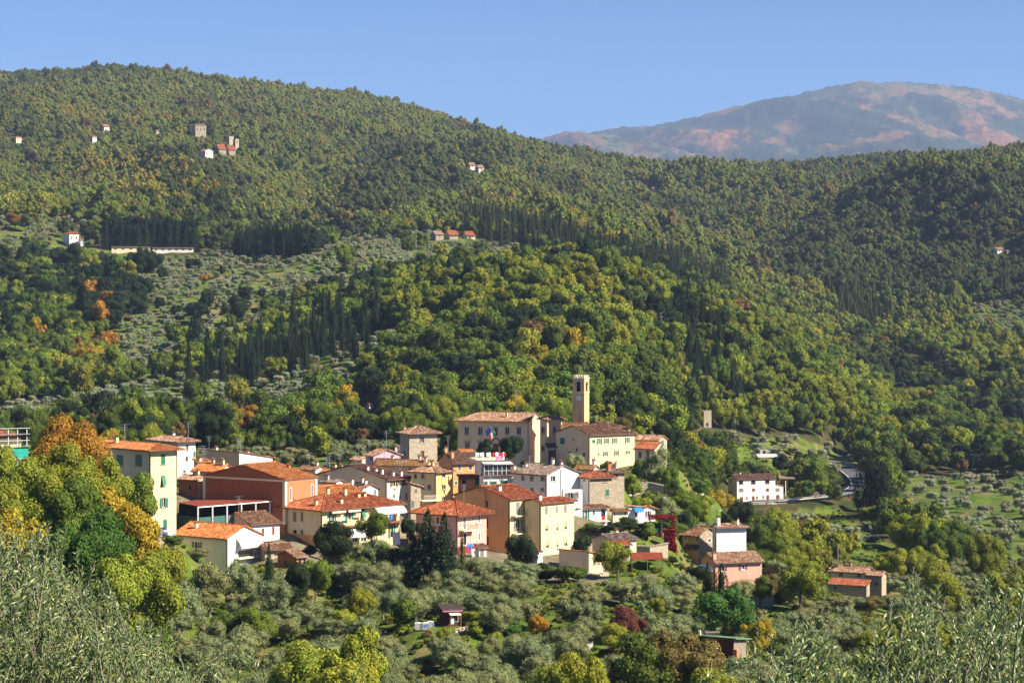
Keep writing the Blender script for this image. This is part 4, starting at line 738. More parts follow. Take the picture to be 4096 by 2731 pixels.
far(857, 905, 597, 610, 1870, 'long low red roofed building right of the white farmhouse below the castle', 'stone', 'red', 20, .5, 'R', 0)
far(900, 942, 600, 618, 1865, 'second red roofed building at the end of the castle row', 'stone', 'red', 20, .5, 'R', 0)
far(905, 935, 546, 570, 1890, 'tan ruined castle building right of the big tower', 'stonel', 'old', 30, .3, 'F', 0, 'castle_ruin', 'castle ruin')
far(932, 956, 556, 590, 1885, 'narrow tan castle ruin at the right end of the hilltop', 'stonel', 'old', 30, .3, 'F', 1, 'castle_ruin', 'castle ruin')
far(50, 86, 548, 566, 2050, 'tan farmhouse with red roof at the far left edge of the wooded hill', 'cream', 'red')
far(359, 387, 545, 562, 1980, 'small pale farmhouse with red roof left of the castle hill', 'oldwhite', 'red')
far(402, 438, 507, 520, 2050, 'low white villa under yellow trees on the far left hill', 'oldwhite', 'old', 25, .4, 'R', 0)
far(617, 638, 527, 536, 2000, 'tiny white roofed hut between the far villa and the castle', 'oldwhite', 'old', 25, .4, 'R', 0)
far(252, 316, 934, 985, 1290, 'square pale farmhouse tower on the left olive slope', 'oldwhite', 'red', 30, .3, 'H', 2, 'farmhouse', 'farmhouse', .6, 'the farmhouse tower')
far(314, 336, 960, 985, 1292, 'low annex right of the pale farmhouse tower', 'white', 'old', 30, .3, 'R', 0)
far(440, 600, 988, 1008, 1290, 'long low cream building under the dark pine row, left half', 'cream', 'brown', 8, .4, 'R', 5, 'farm_building', 'farm building', .96)
far(604, 774, 992, 1010, 1288, 'long low white building under the dark pine row, right half', 'oldwhite', 'brown', 8, .4, 'R', 6, 'farm_building', 'farm building', .96, 'the long white farm building')
far(1722, 1775, 938, 958, 1480, 'tan stone barn at the left end of the mid hill farm', 'stone', 'old', 20, .4, 'R', 1)
far(1776, 1832, 940, 957, 1485, 'red roofed farmhouse in the middle of the mid hill farm', 'stonel', 'red', 15, .4, 'R', 2, mk='the mid hill farm')
far(1848, 1900, 942, 957, 1490, 'small red roofed house at the right end of the mid hill farm', 'cream', 'red', 15, .4, 'R', 2)
far(1866, 1902, 661, 668, 2450, 'pale house on the far green ridge, left one of the pair', 'oldwhite', 'old', 15, .4, 'R', 1, mk='the paired ridge houses')
far(1900, 1936, 671, 680, 2440, 'pale house on the far green ridge, right one of the pair', 'oldwhite', 'old', 15, .4, 'R', 1)
far(2602, 2633, 756, 764, 2300, 'tiny white hut on the far forested saddle', 'white', 'old', 15, .4, 'R', 0)
far(3970, 4018, 998, 1016, 1850, 'white house among trees on the right hillside', 'white', 'old', 15, .4, 'R', 2, mk='the white hillside house')
far(4016, 4046, 1004, 1018, 1845, 'low stone annex right of the white hillside house', 'stonel', 'old', 15, .4, 'R', 0)
far(1466, 1494, 1614, 1630, 810, 'tiny white garden hut among trees left of the town hall', 'white', 'red', 40, .4, 'L', 0, 'garden_hut', 'hut')
# scaffolded house at the left edge
h = H('scaffolded_house', 'pale house wrapped in white scaffolding at the left edge', -160, -40, 84, 1748, 1985, 372, 25, 'H', .25, 'yellow', 'cream', 'red', R=[(-5, 1800, 16, 36, 'w'), (30, 1800, 16, 36, 'w'), (30, 1880, 16, 36, 'w')], oh=.6, vis=1880, mark='the scaffolded house', cat='house')
t = tag(empty('scaffolding', h.root.location, h.th), 'white tubular scaffolding with planks and green netting at the left edge', 'scaffolding')
for k in range(5):
    x = k * (h.a + 1.0) / 4 - .3; MB().tube([(x, -1.1, -1), (x, -1.1, h.H + 1.2)], .06, n=5).build('upright', WHITE, t)
for k in range(5):
    z = h.H + .4 - k * 2.0; MB().box(-.5, h.a + 1.2, -1.5, -.5, z, z + .1).build('plank_deck', METAL, t); MB().tube([(-.5, -1.12, z + 1), (h.a + 1.2, -1.12, z + 1)], .045, n=5).build('guard_tube', WHITE, t)
for (x0, x1, z0, z1) in ((h.a * .62, h.a + .9, h.H - 3.6, h.H - 1.7), (h.a * .62, h.a + .9, h.H - 6.8, h.H - 4.8), (0, h.a * .5, h.H - 6.8, h.H - 5)):
    MB().box(x0, x1, -1.2, -1.17, z0, z1).build('netting', flat('green_netting', (.02, .35, .25), .8), t)

# ------------------------------------------------------------------ walls, road, small structures
def wall_run(name, label, pts, Y, hgt, mat, thick=.6, cap=None, cat='wall', group=None):
    w = [P(px, py, Y if not isinstance(Y, list) else Y[i]) for i, (px, py) in enumerate(pts)]
    o = Vector((w[0].x, w[0].y, w[0].z - hgt)); t = tag(empty(name, o), label, cat, group)
    m = MB()
    for i in range(len(w) - 1):
        a, b = w[i] - o, w[i + 1] - o; m.prism([(a.x, a.y, a.z - hgt - 2), (b.x, b.y, b.z - hgt - 2), (b.x, b.y, b.z), (a.x, a.y, a.z)], (0, thick, 0))
        SITES.append((w[i].x, w[i].y - 1.2, w[i].z - hgt, 2.2)); SITES.append(((w[i].x + w[i + 1].x) / 2, (w[i].y + w[i + 1].y) / 2 - 1.2, (w[i].z + w[i + 1].z) / 2 - hgt, 2.2))
        L_ = (b - a).length; n = int(L_ / .8); 
        for j in range(n):
            q = a.lerp(b, (j + .5) / n)
            if cap is None and j < 40: MB().box(q.x - .36, q.x + .36, q.y - .04, q.y + thick + .04, q.z - .01, q.z + .1 + .08 * random.random()).build('coping_stone', mat, t)
    m.build('wall_body', mat, t)
    if cap:
        m = MB()
        for i in range(len(w) - 1): a, b = w[i] - o, w[i + 1] - o; m.prism([(a.x, a.y - .1, a.z), (b.x, b.y - .1, b.z), (b.x, b.y + thick + .1, b.z), (a.x, a.y + thick + .1, a.z)], (0, 0, .12))
        m.build('coping', cap, t)
    return t
wall_run('garden_wall', 'pale stone terrace wall along the grove below the apricot house', [(1905, 2262), (2000, 2268), (2110, 2276), (2230, 2290)], [389, 388, 387, 386], 1.6, WL['stonel'])
wall_run('garden_wall', 'long stone terrace wall below the broad cream house', [(1290, 2205), (1400, 2212), (1520, 2216), (1620, 2222)], [386, 385, 385, 386], 1.8, WL['stonel'])
wall_run('retaining_wall', 'curved rubble retaining wall right of the cream cottage', [(2548, 2184), (2600, 2186), (2650, 2178), (2672, 2172)], [405, 404, 407, 412], 2.6, WL['stone'])
wall_run('garden_wall', 'pale rubble stone wall below the trees right of the stone house', [(2505, 1958), (2560, 1932), (2600, 1930), (2655, 1942)], [470, 472, 472, 470], 1.8, WL['stonel'])
wall_run('garden_wall', 'low stone wall under the garage end with white pipe', [(2332, 2292), (2400, 2298), (2436, 2268)], [389, 387, 389], 2.2, WL['stonel'])
wall_run('terrace_wall', 'long low terrace wall on the grass above the white roadside house', [(3018, 1884), (3100, 1882), (3160, 1880), (3222, 1878)], [880, 875, 870, 868], 1.6, WL['stone'])
wall_run('roadside_wall', 'grey rubble retaining wall along the road right of the white roadside house', [(3140, 1966), (3218, 1963), (3225, 1946), (3310, 1944), (3345, 1950), (3370, 1970)], [838, 838, 838, 838, 840, 845], 3.0, WL['stoned'])
wall_run('road_parapet_wall', 'long grey concrete wall carrying the road below the white roadside house', [(3000, 2010), (3090, 2006), (3180, 1999), (3270, 1991), (3350, 1982)], [775, 776, 780, 790, 800], 2.6, WL['grey'], cap=CREAMT)
wall_run('garden_wall', 'dark low garden wall in the olive grove below the wooden hut', [(1912, 2580), (1960, 2592), (2010, 2592)], [308, 306, 306], 2.0, WL['stoned'])
wall_run('garden_wall', 'pale stone embankment right of the wooden hut', [(1822, 2520), (1870, 2508), (1912, 2500)], [318, 320, 322], 1.5, WL['stonel'])
wall_run('sheet_fence', 'grey corrugated sheet fence descending through the olive grove', [(2190, 2640), (2260, 2602), (2320, 2580), (2372, 2565)], [298, 305, 312, 318], 1.6, WL['grey'], .08, cap=METAL, cat='fence')
# road
rp = [(3000, 2006, 779), (3100, 2001, 780), (3200, 1994, 786), (3290, 1985, 796), (3360, 1975, 808), (3420, 1955, 830), (3440, 1930, 860), (3425, 1905, 885), (3400, 1885, 915), (3370, 1862, 950), (3350, 1845, 975), (3380, 1825, 1010), (3440, 1800, 1045)]
def ribbon(name, pts, half, lift, mat, kind='structure', offs=0.0):
    w = [P(*p) for p in pts]; fine = []
    for i in range(len(w) - 1):
        p0, p1, p2, p3 = w[max(i - 1, 0)], w[i], w[i + 1], w[min(i + 2, len(w) - 1)]
        for j in range(6): u = j / 6; fine.append(.5 * (2 * p1 + (p2 - p0) * u + (2 * p0 - 5 * p1 + 4 * p2 - p3) * u * u + (3 * p1 - p0 - 3 * p2 + p3) * u ** 3))
    fine.append(w[-1]); m = MB()
    for i, p in enumerate(fine):
        d = (fine[min(i + 1, len(fine) - 1)] - fine[max(i - 1, 0)]); d.z = 0; d.normalize(); n = Vector((d.y, -d.x, 0)); c = p + n * offs
        m.v += [tuple(c - n * half + Vector((0, 0, lift))), tuple(c + n * half + Vector((0, 0, lift)))]
        if i: q = 2 * i; m.f.append((q - 2, q - 1, q + 1, q))
    o = m.build(name, mat); tag(o, kind=kind); return fine
ASPH = flat('asphalt', (.09, .085, .09), .9)
fine = ribbon('road', rp, 3.6, .0, ASPH)
for o_, nm in ((3.3, 'road_edge_line'), (-3.3, 'road_edge_line')): ribbon(nm, rp, .1, .01, WHITE, offs=o_)
for p in fine: SITES.append((p.x, p.y, p.z - .35, 5.5)); FOOT.append((p.x, p.y, 5.0))
t = tag(empty('guard_rail', tuple(fine[0])), 'long grey metal guard rail along the outer edge of the curving road', 'guard rail'); o_ = fine[0]
pts = []
for i, p in enumerate(fine):
    d = (fine[min(i + 1, len(fine) - 1)] - fine[max(i - 1, 0)]); d.z = 0; d.normalize(); pts.append(p + Vector((d.y, -d.x, 0)) * 3.9 - o_)
m = MB()
for i in range(len(pts) - 1):
    a, b = pts[i], pts[i + 1]; m.prism([(a.x, a.y, a.z + .5), (b.x, b.y, b.z + .5), (b.x, b.y, b.z + .85), (a.x, a.y, a.z + .85)], (0, .06, 0))
m.build('rail', METAL, t)
for p in pts[::2]: MB().box(p.x - .07, p.x + .07, p.y + .06, p.y + .2, p.z - .6, p.z + .85).build('post', METAL, t)
RECTS += [(3425, 3545, 1815, 1985, 748), (3090, 3460, 1925, 2006, 778), (3300, 3450, 1815, 1920, 900), (3000, 3360, 1985, 2040, 772)]
wall_run('retaining_wall', 'rubble retaining wall below the white house with green shutters', [(2300, 2172), (2360, 2172), (2432, 2168)], [416, 416, 417], 1.8, WL['stone'])
# track on the left slope near the tenement, with the white car
cp = P(633, 2146, 352)
SITES.append((cp.x, cp.y, cp.z, 5)); SITES.append((cp.x - 5, cp.y, cp.z, 4)); RECTS.append((598, 672, 2110, 2150, 352)); FOOT.append((cp.x, cp.y, 5))
def car(loc, rz, label, body):
    t = tag(empty('parked_car', loc, rz), label, 'car'); m = MB()
    prof = [(-2.0, .35), (-2.02, .75), (-1.85, .98), (-1.35, 1.05), (-.75, 1.45), (.45, 1.48), (1.2, 1.05), (1.9, .88), (2.05, .65), (2.02, .35)]
    m.prism([(x, -.8, z) for x, z in prof], (0, 1.6, 0)); b = m.build('body', body, t)
    m = MB()
    for s in (-.812, .802): m.prism([(-1.2, s, 1.03), (-.72, s, 1.38), (.42, s, 1.4), (1.02, s, 1.03)], (0, .01, 0))
    m.prism([(.55, -.7, 1.46), (.55, .7, 1.46), (1.2, .72, 1.08), (1.2, -.72, 1.08)], (.03, 0, .03)); m.build('windows', GLASS, t)
    for x in (-1.3, 1.35):
        for y in (-.82, .62):
            w = MB(); w.prism([(x + .32 * math.cos(i * .524), y, .32 + .32 * math.sin(i * .524)) for i in range(12)], (0, .2, 0)); wo = w.build('wheel', flat('tyre_rubber', (.02, .02, .02), .9), t)
            w = MB(); w.prism([(x + .19 * math.cos(i * .7854), y - .01, .32 + .19 * math.sin(i * .7854)) for i in range(8)], (0, .22, 0)); w.build('rim', METAL, wo)
    for y in (-.65, .45): MB().box(2.0, 2.06, y, y + .2, .6, .74).build('headlight', WHITE, t); MB().box(-2.05, -2.0, y, y + .2, .72, .92).build('tail_light', flat('red_lens', (.5, .01, .01), .3), t)
    return t
car((cp.x, cp.y, cp.z), -.25, 'white parked car at the foot of the yellow apartment block', flat('white_car_paint', (.8, .8, .82), .25, 0, .5))
car(tuple(P(2818, 2282, 415) - Vector((0, 0, .4))), 1.0, 'dark car half hidden beside the rose pink house', flat('dark_blue_car_paint', (.04, .05, .1), .25, 0, .5))
wall_run('retaining_wall', 'pale stone retaining wall under the white parked car', [(575, 2152), (640, 2154), (697, 2158)], [348, 348, 350], 1.6, WL['stonel'])
# poles and lamps
def pole(px, top, bot, Y, label, r=.13, arm=True, lamp=False, mat=None, cat='utility pole', name='utility_pole'):
    b = P(px, bot, Y); hh = (bot - top) / F * Y; t = tag(empty(name, b), label, cat); MB().tube([(0, 0, -2), (0, 0, hh)], r, r * .7, n=7).build('pole', mat or WOOD, t)
    if arm: MB().box(-.7, .7, -.05, .05, hh - .35, hh - .22).build('crossarm', WOOD, t)
    if lamp:
        MB().tube([(0, 0, hh), (.25, -.1, hh + .25), (.55, -.2, hh + .2)], .04, n=5).build('arm', IRON, t); MB().box(.35, .85, -.35, -.05, hh + .05, hh + .2).build('lamp_head', WHITE, t)
    return t
pole(3142, 1922, 2030, 782, 'tall grey utility pole standing before the white roadside house', .22, mat=CREAMT)
pole(3352, 2180, 2266, 540, 'thin grey pole rising behind the stone farmhouse', .12, arm=False, mat=METAL)
pole(3308, 2272, 2350, 490, 'street lamp with white head at the left corner of the stone farmhouse', .05, False, True, IRON, 'street lamp', 'street_lamp')
pole(3277, 2288, 2370, 485, 'street lamp with white head further left on the farmhouse lane', .05, False, True, IRON, 'street lamp', 'street_lamp')
pole(2646, 1992, 2050, 450, 'street lamp with white head above the small white cottage', .05, False, True, IRON, 'street lamp', 'street_lamp')
pole(2868, 2042, 2110, 470, 'street lamp with white head behind the tall blank white house', .05, False, True, IRON, 'street lamp', 'street_lamp')
pole(2296, 1820, 1880, 470, 'thin pale pole with cable beside the olive tree at the church house', .06, False, False, WHITE)
pole(467, 1553, 1600, 900, 'thin wooden pole at the end of the overhead cable on the left slope', .1, mat=WOOD)
pole(402, 940, 985, 1300, 'thin pole on the left olive slope between farmhouse and pine row', .12)
pole(1238, 1030, 1046, 1330, 'pale pylon at the head of the overhead cable near the cypress row', .2)
# overhead cable on the left
def cable(pts, label, r=.04):
    w = [P(*p) for p in pts]; o = w[0]; m = MB(); l = []
    for i in range(len(w) - 1):
        for j in range(8):
            u = j / 8; q = w[i].lerp(w[i + 1], u); l.append(q - o - Vector((0, 0, (w[i + 1] - w[i]).length * .018 * 4 * u * (1 - u))))
    l.append(w[-1] - o); m.tube(l, r, n=4); ob = m.build('overhead_cable', METAL); ob.location = o; tag(ob, label, 'cable')
cable([(300, 1720, 480), (467, 1556, 900)], 'pale cable bundle rising steeply from behind the orange tree', .16)
cable([(650, 1400, 1010), (910, 1215, 1150), (1238, 1032, 1330)], 'pale overhead cable crossing the left olive slope', .12)
# wooden hut, tanks and green roofed shed in the olive grove
h = H('wooden_hut', 'dark red plank hut with sloping roof and small porch in the olive grove', 1758, 1775, 1846, 2440, 2505, 322, 15, 'SR', .14, 'wood', 'wood', 'black', cat='hut', vis=2500, pipes=False, mark='the wooden hut', oh=.5, R=[(1820, 2468, 22, 30, 'd')])
MB().prism([(.6, -1.6, 1.75), (2.2, -1.6, 1.75), (2.2, .1, 2.0), (.6, .1, 2.0)], (0, 0, .06)).build('porch_roof', CREAMT, h.root)
for x in (.65, 2.1): MB().box(x, x + .09, -1.55, -1.46, -.6, 1.76).build('post', WOOD, h.root)
MB().box(.7, 1.2, -1.2, -.9, .5, 1.4).build('white_board', WHITE, h.root); MB().box(-.3, 2.6, -.75, -.5, 2.15, 2.32).build('roof_bundle', flat('mauve_sheet', (.35, .15, .22)), h.root)
for k, (px, lb) in enumerate([(1672, 'leftmost of the three white caged water tanks beside the wooden hut'), (1702, 'middle one of the three white caged water tanks, with blue label'), (1722, 'rearmost right one of the three white caged water tanks')]):
    b = P(px, 2518 if k < 2 else 2512, 319 if k < 2 else 321.5); t = tag(empty('water_tank', b), lb, 'water tank', 'white water tanks beside the hut'); m = MB(); m.box(-.45, .45, -.45, .45, .12, 1.0); m.box(-.2, .2, -.2, .2, 1.0, 1.06); m.build('tank', WHITE, t)
    m = MB()
    for q in range(6): x = -.5 + q * .2; m.box(x - .012, x + .012, -.49, -.47, .1, 1.03); m.box(.47, .49, x - .012, x + .012, .1, 1.03)
    for z_ in (.1, .4, .7, 1.0): m.box(-.5, .5, -.5, -.48, z_, z_ + .02); m.box(.48, .5, -.5, .5, z_, z_ + .02)
    m.build('cage', METAL, t); MB().box(-.55, .55, -.55, .55, 0, .12).build('pallet', WOOD, t)
    if k == 1: MB().box(-.2, .2, -.505, -.495, .55, .8).build('tank_label', CLOTH['blue'], t)
    SITES.append((b.x, b.y, b.z, 1.6)); FOOT.append((b.x, b.y, 1.5))
RECTS.append((1655, 1735, 2480, 2520, 319))
b = P(1740, 2523, 318); SITES.append((b.x + 1, b.y, b.z, 4))
for i in range(9):
    q = P(1862 + i * 6, 2498 - i * 1.5, 318)
    if i == 0: t = tag(empty('rail_fence', q - Vector((0, 0, .8))), 'crooked pole fence right of the wooden hut', 'fence'); q0 = q - Vector((0, 0, .8))
    MB().box(q.x - q0.x - .04, q.x - q0.x + .04, q.y - q0.y, q.y - q0.y + .08, -.5, .9 + (i % 2) * .15 + q.z - q0.z - .8).build('post', WOOD, t)
for zz in (.35, .75): MB().tube([(0, 0, zz), (P(1910, 0, 318).x - q0.x, 0, zz + .5)], .04, n=4).build('rail', WOOD, t)
h = H('garden_shed', 'shed with broad green felt roof, cream lean-to and red brick pier', 2786, 2935, 2985, 2568, 2640, 308, 58, 'SX', .12, 'stoned', 'wood', 'green', cat='shed', vis=2600, pipes=False, mark='the green roofed shed', oh=.6, og=.6)
MB().prism([(-2.2, 1.8, h.H - 1.0), (-2.2, 4.4, h.H - 1.0), (-.2, 4.4, h.H - .7), (-.2, 1.8, h.H - .7)], (0, 0, .06)).build('lean_to_roof', CREAMT, h.root)
MB().box(-.3, .3, -.6, 0, -1.5, h.H - .9).build('pier', WL['brickl'], h.root)
MB().tube([(h.a * .3, h.b * .9, h.zr(0, 0) + .3), (h.a * .9, h.b * .7, h.zr(0, 0) + .2)], .25, n=8).build('felt_roll', IRON, h.root)
for k in range(3): MB().box(.3, .55, h.b * .93, h.b * .93 + .3, h.zr(0, 0) + .1 + k * .22, h.zr(0, 0) + .28 + k * .22).build('chimney_block', CREAMT, h.root)
# washing and household things
for a in [(1487, 2073, 9, 14, 391.6, 'pink', 'pink cloth at the left of the upper awning balcony'), (1540, 2070, 10, 16, 391.5, 'pink', 'pale pink towel under the long white awning'), (1553, 2069, 10, 18, 391.5, 'white', 'white towel under the long white awning'), (1566, 2068, 12, 20, 391.5, 'blue', 'blue and white towel under the long white awning'), (1585, 2152, 30, 50, 389, 'white', 'large white sheet hanging below the lower balcony'), (1568, 2135, 12, 22, 389.5, 'pink', 'pink cloth left of the large white sheet'), (1360, 2092, 12, 18, 391, 'pink', 'pink towel on the left balcony rail'), (1885, 2183, 12, 22, 396, 'blue', 'blue shirt on the line below the pink house'), (1873, 2183, 9, 20, 396, 'blue', 'pale blue trousers on the line below the pink house'), (1893, 2210, 14, 30, 396, 'white', 'long white sheet on the line below the pink house'), (2192, 2205, 14, 12, 399, 'white', 'white washing under the ground floor windows of the yellow house'), (2225, 2203, 12, 10, 399, 'white', 'small white washing right of the other under the yellow house'), (1740, 2215, 30, 26, 395, 'white', 'white canvas beside the dark spruce')]:
    cloth(*a)
for (px, py, Y, lb) in ((1350, 2100, 392.5, 'dark green chest on the left balcony of the broad cream house'), (1378, 2099, 392, 'green plastic table on the left balcony of the broad cream house'), (1425, 2085, 392, 'wooden cabinet on the left balcony of the broad cream house')):
    c = P(px, py, Y); t = tag(empty('balcony_furniture', c), lb, 'furniture'); mm = WOOD if 'wood' in lb else GREEN
    MB().box(-.45, .45, -.3, .3, .35, .75).build('body', mm, t)
    for x in (-.4, .34):
        for y in (-.26, .2): MB().box(x, x + .07, y, y + .07, -.1, .35).build('leg', mm, t)
c = P(2108, 2016, 408.8)
# pergola with red creeper
t0 = P(2600, 2105, 428); t = tag(empty('pergola', t0), 'timber pergola overgrown with crimson creeper right of the small white cottage', 'pergola')
for x in (0, 2.2, 4.4):
    for y in (0, 2.0): MB().box(x, x + .12, y, y + .12, -3, 1.6).build('post', WOOD, t)
for x in np.linspace(0, 4.4, 8): MB().box(x, x + .08, -.4, 2.5, 1.6, 1.72).build('rafter', WOOD, t)
MB().box(.6, 1.8, .3, 1.2, -1.2, -.4).build('green_table', GREEN, t)
SITES.append((t0.x + 2, t0.y + 1, t0.z - 1.6, 4)); FOOT.append((t0.x + 2, t0.y + 1, 4))
c = P(2677, 2190, 424); tw = tag(empty('garden_pillar', c), 'tall dark stone pillar covered by crimson creeper', 'pillar'); MB().box(-1.0, 1.0, 0, .8, -3, 3.4).build('pillar_body', WL['stoned'], tw)
SITES.append((c.x, c.y, c.z - .3, 2.5)); FOOT.append((c.x, c.y, 3)); RECTS.append((2620, 2720, 2070, 2190, 424)); RECTS.append((2655, 2712, 2070, 2200, 424))
# ------------------------------------------------------------------ zones of vegetation, in rows and columns of the ground as seen in the photograph
def inpoly(px, py, poly):
    px = np.asarray(px, float); py = np.asarray(py, float); r = np.zeros(px.shape, bool); n = len(poly)
    for i in range(n):
        x0, y0 = poly[i]; x1, y1 = poly[(i + 1) % n]
        if y0 == y1: continue
        c = ((y0 > py) != (y1 > py)) & (px < (x1 - x0) * (py - y0) / (y1 - y0) + x0); r ^= c
    return r
OLIVE = [
 [(-600, 860), (0, 870), (430, 890), (620, 960), (640, 1040), (300, 1060), (-600, 1060)],
 [(560, 1020), (1250, 1030), (1400, 960), (1760, 935), (1950, 965), (2250, 1030), (2200, 1090), (1780, 1130), (1445, 1180), (1240, 1230), (1120, 1310), (975, 1380), (760, 1440), (700, 1500), (380, 1530), (360, 1400), (520, 1270), (600, 1190), (420, 1100)],
 [(-300, 1650), (0, 1640), (430, 1570), (700, 1520), (1000, 1500), (1200, 1430), (1500, 1350), (1700, 1310), (1700, 1350), (1500, 1480), (1420, 1600), (1050, 1740), (600, 1760), (-300, 1800)],
 [(3860, 1215), (4800, 1180), (4800, 1380), (3900, 1370)],
 [(1640, 1295), (1820, 1270), (1800, 1330), (1700, 1360)]]
MEADOW = [
 [(3560, 1905), (4800, 1905), (4800, 2260), (3900, 2300), (3700, 2200), (3600, 2080)],
 [(2850, 1760), (3200, 1750), (3440, 1850), (3330, 1935), (3130, 1985), (2900, 1920)],
 [(3110, 2050), (3330, 2025), (3640, 2230), (3620, 2330), (3450, 2290), (3250, 2190)]]
CYP = [([(740, 1520), (1000, 1440), (1200, 1340), (1520, 1220), (1560, 1340), (1480, 1450), (1250, 1510), (1000, 1560), (760, 1570)], .5),
 ([(420, 945), (775, 950), (775, 988), (420, 985)], 1.0), ([(940, 1010), (1240, 1015), (1240, 1045), (940, 1045)], 1.0),
 ([(1830, 885), (2100, 900), (2500, 1020), (2920, 1150), (2900, 1200), (2550, 1120), (2150, 1030), (1850, 965)], .75),
 ([(3310, 1180), (3430, 1190), (3570, 1270), (3560, 1350), (3330, 1320)], .8), ([(2640, 1480), (2700, 1250), (2800, 1220), (2900, 1500), (3020, 1650), (2900, 1720), (2680, 1660)], .4), ([(4000, 1150), (4060, 1150), (4060, 1190), (4000, 1190)], .5)]
DARKZ = [[(3060, 1020), (3480, 760), (4800, 640), (4800, 1180), (3560, 1230), (3050, 1150)], [(1500, 560), (1700, 600), (1900, 780), (1560, 900), (1300, 880)], [(520, 640), (760, 620), (1000, 760), (900, 900), (700, 800)], [(230, 1250), (480, 1100), (640, 1180), (560, 1230), (420, 1320)]]  # dark conifers; the right hill's shadow is also put into their tint
YELZ = [([(330, 690), (620, 650), (920, 790), (700, 840), (350, 750)], .42, 'yel'), ([(240, 455), (440, 450), (430, 530), (250, 520)], .55, 'yel'), ([(480, 490), (800, 500), (780, 525), (480, 520)], .4, 'ora'), ([(650, 430), (1060, 430), (1060, 540), (900, 540)], .35, 'rus'),
 ([(1980, 730), (2150, 700), (2300, 780), (2130, 830), (1980, 830)], .25, 'yel'), ([(3600, 1220), (3860, 1180), (3880, 1370), (3700, 1360)], .6, 'yg'), ([(3550, 1400), (4800, 1400), (4800, 1620), (3700, 1560)], .55, 'yg'),
 ([(3150, 1500), (3600, 1560), (3560, 1880), (3150, 1780)], .65, 'yg'), ([(2080, 1450), (2480, 1400), (2500, 1520), (2100, 1540)], .3, 'yel'), ([(0, 1250), (450, 1200), (450, 1460), (0, 1420)], .07, 'ora'), ([(2250, 1300), (3050, 1350), (3100, 1700), (2900, 1600), (2300, 1450)], .5, 'yg')]  # autumn patches; in the last zone the knoll's sunlit side is tinted in
def openness(px, py, Y):
    r = np.zeros(np.shape(px))
    for q in OLIVE + MEADOW: r = np.maximum(r, inpoly(px, py, q) * 1.0)
    return np.maximum(r, ((np.asarray(Y) < 620) & ~((np.asarray(Y) > 380) & (np.asarray(Y) < 560) & (np.asarray(px) > 640) & (np.asarray(px) < 2520))) * 1.0 + ((np.asarray(Y) > 372) & (np.asarray(Y) < 560) & (np.asarray(px) > 640) & (np.asarray(px) < 2520)) * 1.0)

# ------------------------------------------------------------------ terrain sheet
ys = np.concatenate([np.exp(np.linspace(math.log(6), math.log(270), 60)), np.arange(272, 560, 2.6), np.arange(560, 1000, 4.5), np.exp(np.linspace(math.log(1000), math.log(3880), 150))])
pxs = np.linspace(-690, 4790, 400)
PX_, Y_ = np.meshgrid(pxs, ys); X_ = (PX_ - CX) / F * Y_; Z_ = Tz(X_.ravel(), Y_.ravel()).reshape(X_.shape)
me = bpy.data.meshes.new('hills'); nv = X_.size; co = np.stack([X_, Y_, Z_], -1).reshape(-1, 3)
nr, nc = X_.shape; i0 = (np.arange(nr - 1)[:, None] * nc + np.arange(nc - 1)[None]).ravel(); fc = np.stack([i0, i0 + 1, i0 + nc + 1, i0 + nc], -1)
def fast_mesh(me, co, faces):
    n, k = faces.shape; me.vertices.add(len(co)); me.vertices.foreach_set('co', np.asarray(co, np.float32).ravel()); me.loops.add(n * k); me.loops.foreach_set('vertex_index', faces.astype(np.int32).ravel())
    me.polygons.add(n); me.polygons.foreach_set('loop_start', np.arange(n, dtype=np.int32) * k); me.update(calc_edges=True)
fast_mesh(me, co, fc); me.polygons.foreach_set('use_smooth', [True] * len(me.polygons))
py_ = -(co[:, 2] / co[:, 1]) * F + HY
op = openness((co[:, 0] / co[:, 1]) * F + CX, py_, co[:, 1]); at = me.attributes.new('meadow', 'FLOAT', 'POINT'); at.data.foreach_set('value', op.astype(np.float32))
vy = ((co[:, 1] > 372) & (co[:, 1] < 560) & (co[:, 0] / co[:, 1] * F + CX > 660) & (co[:, 0] / co[:, 1] * F + CX < 2430)) * .9; at = me.attributes.new('yard', 'FLOAT', 'POINT'); at.data.foreach_set('value', vy.astype(np.float32))
m, t, b = newmat('hill_ground'); b.inputs['Roughness'].default_value = .95; b.inputs['Specular IOR Level'].default_value = .05
cc = ocoord(t); A = N(t, 'ShaderNodeAttribute', attribute_name='meadow')
g = mixc(t, ramp(t, noise(t, cc, .16, 5, .65), [(.38, 0.0), (.62, 1.0)]), (.055, .10, .015), (.14, .19, .025))
g = mixc(t, ramp(t, noise(t, cc, .07, 6, .7), [(.50, 0.0), (.62, .85)]), g, (.24, .17, .09))
g = mixc(t, ramp(t, noise(t, cc, .9, 4, .7), [(.42, 0.0), (.66, .6)]), g, (.06, .085, .02))
VA = N(t, 'ShaderNodeAttribute', attribute_name='yard'); g = mixc(t, VA.outputs['Fac'], g, mixc(t, ramp(t, noise(t, cc, .4, 4), [(.4, 0.0), (.6, 1.0)]), (.24, .19, .13), (.15, .13, .085)))
fo = mixc(t, ramp(t, noise(t, cc, .1, 4), [(.4, 0.0), (.6, 1.0)]), (.035, .045, .012), (.09, .07, .03))
t.links.new(mixc(t, A.outputs['Fac'], fo, g), b.inputs['Base Color']); bump(t, b, noise(t, cc, 1.2, 5, .7), .9, .5)
me.materials.append(m); ob = link('hills', me); tag(ob, kind='structure')

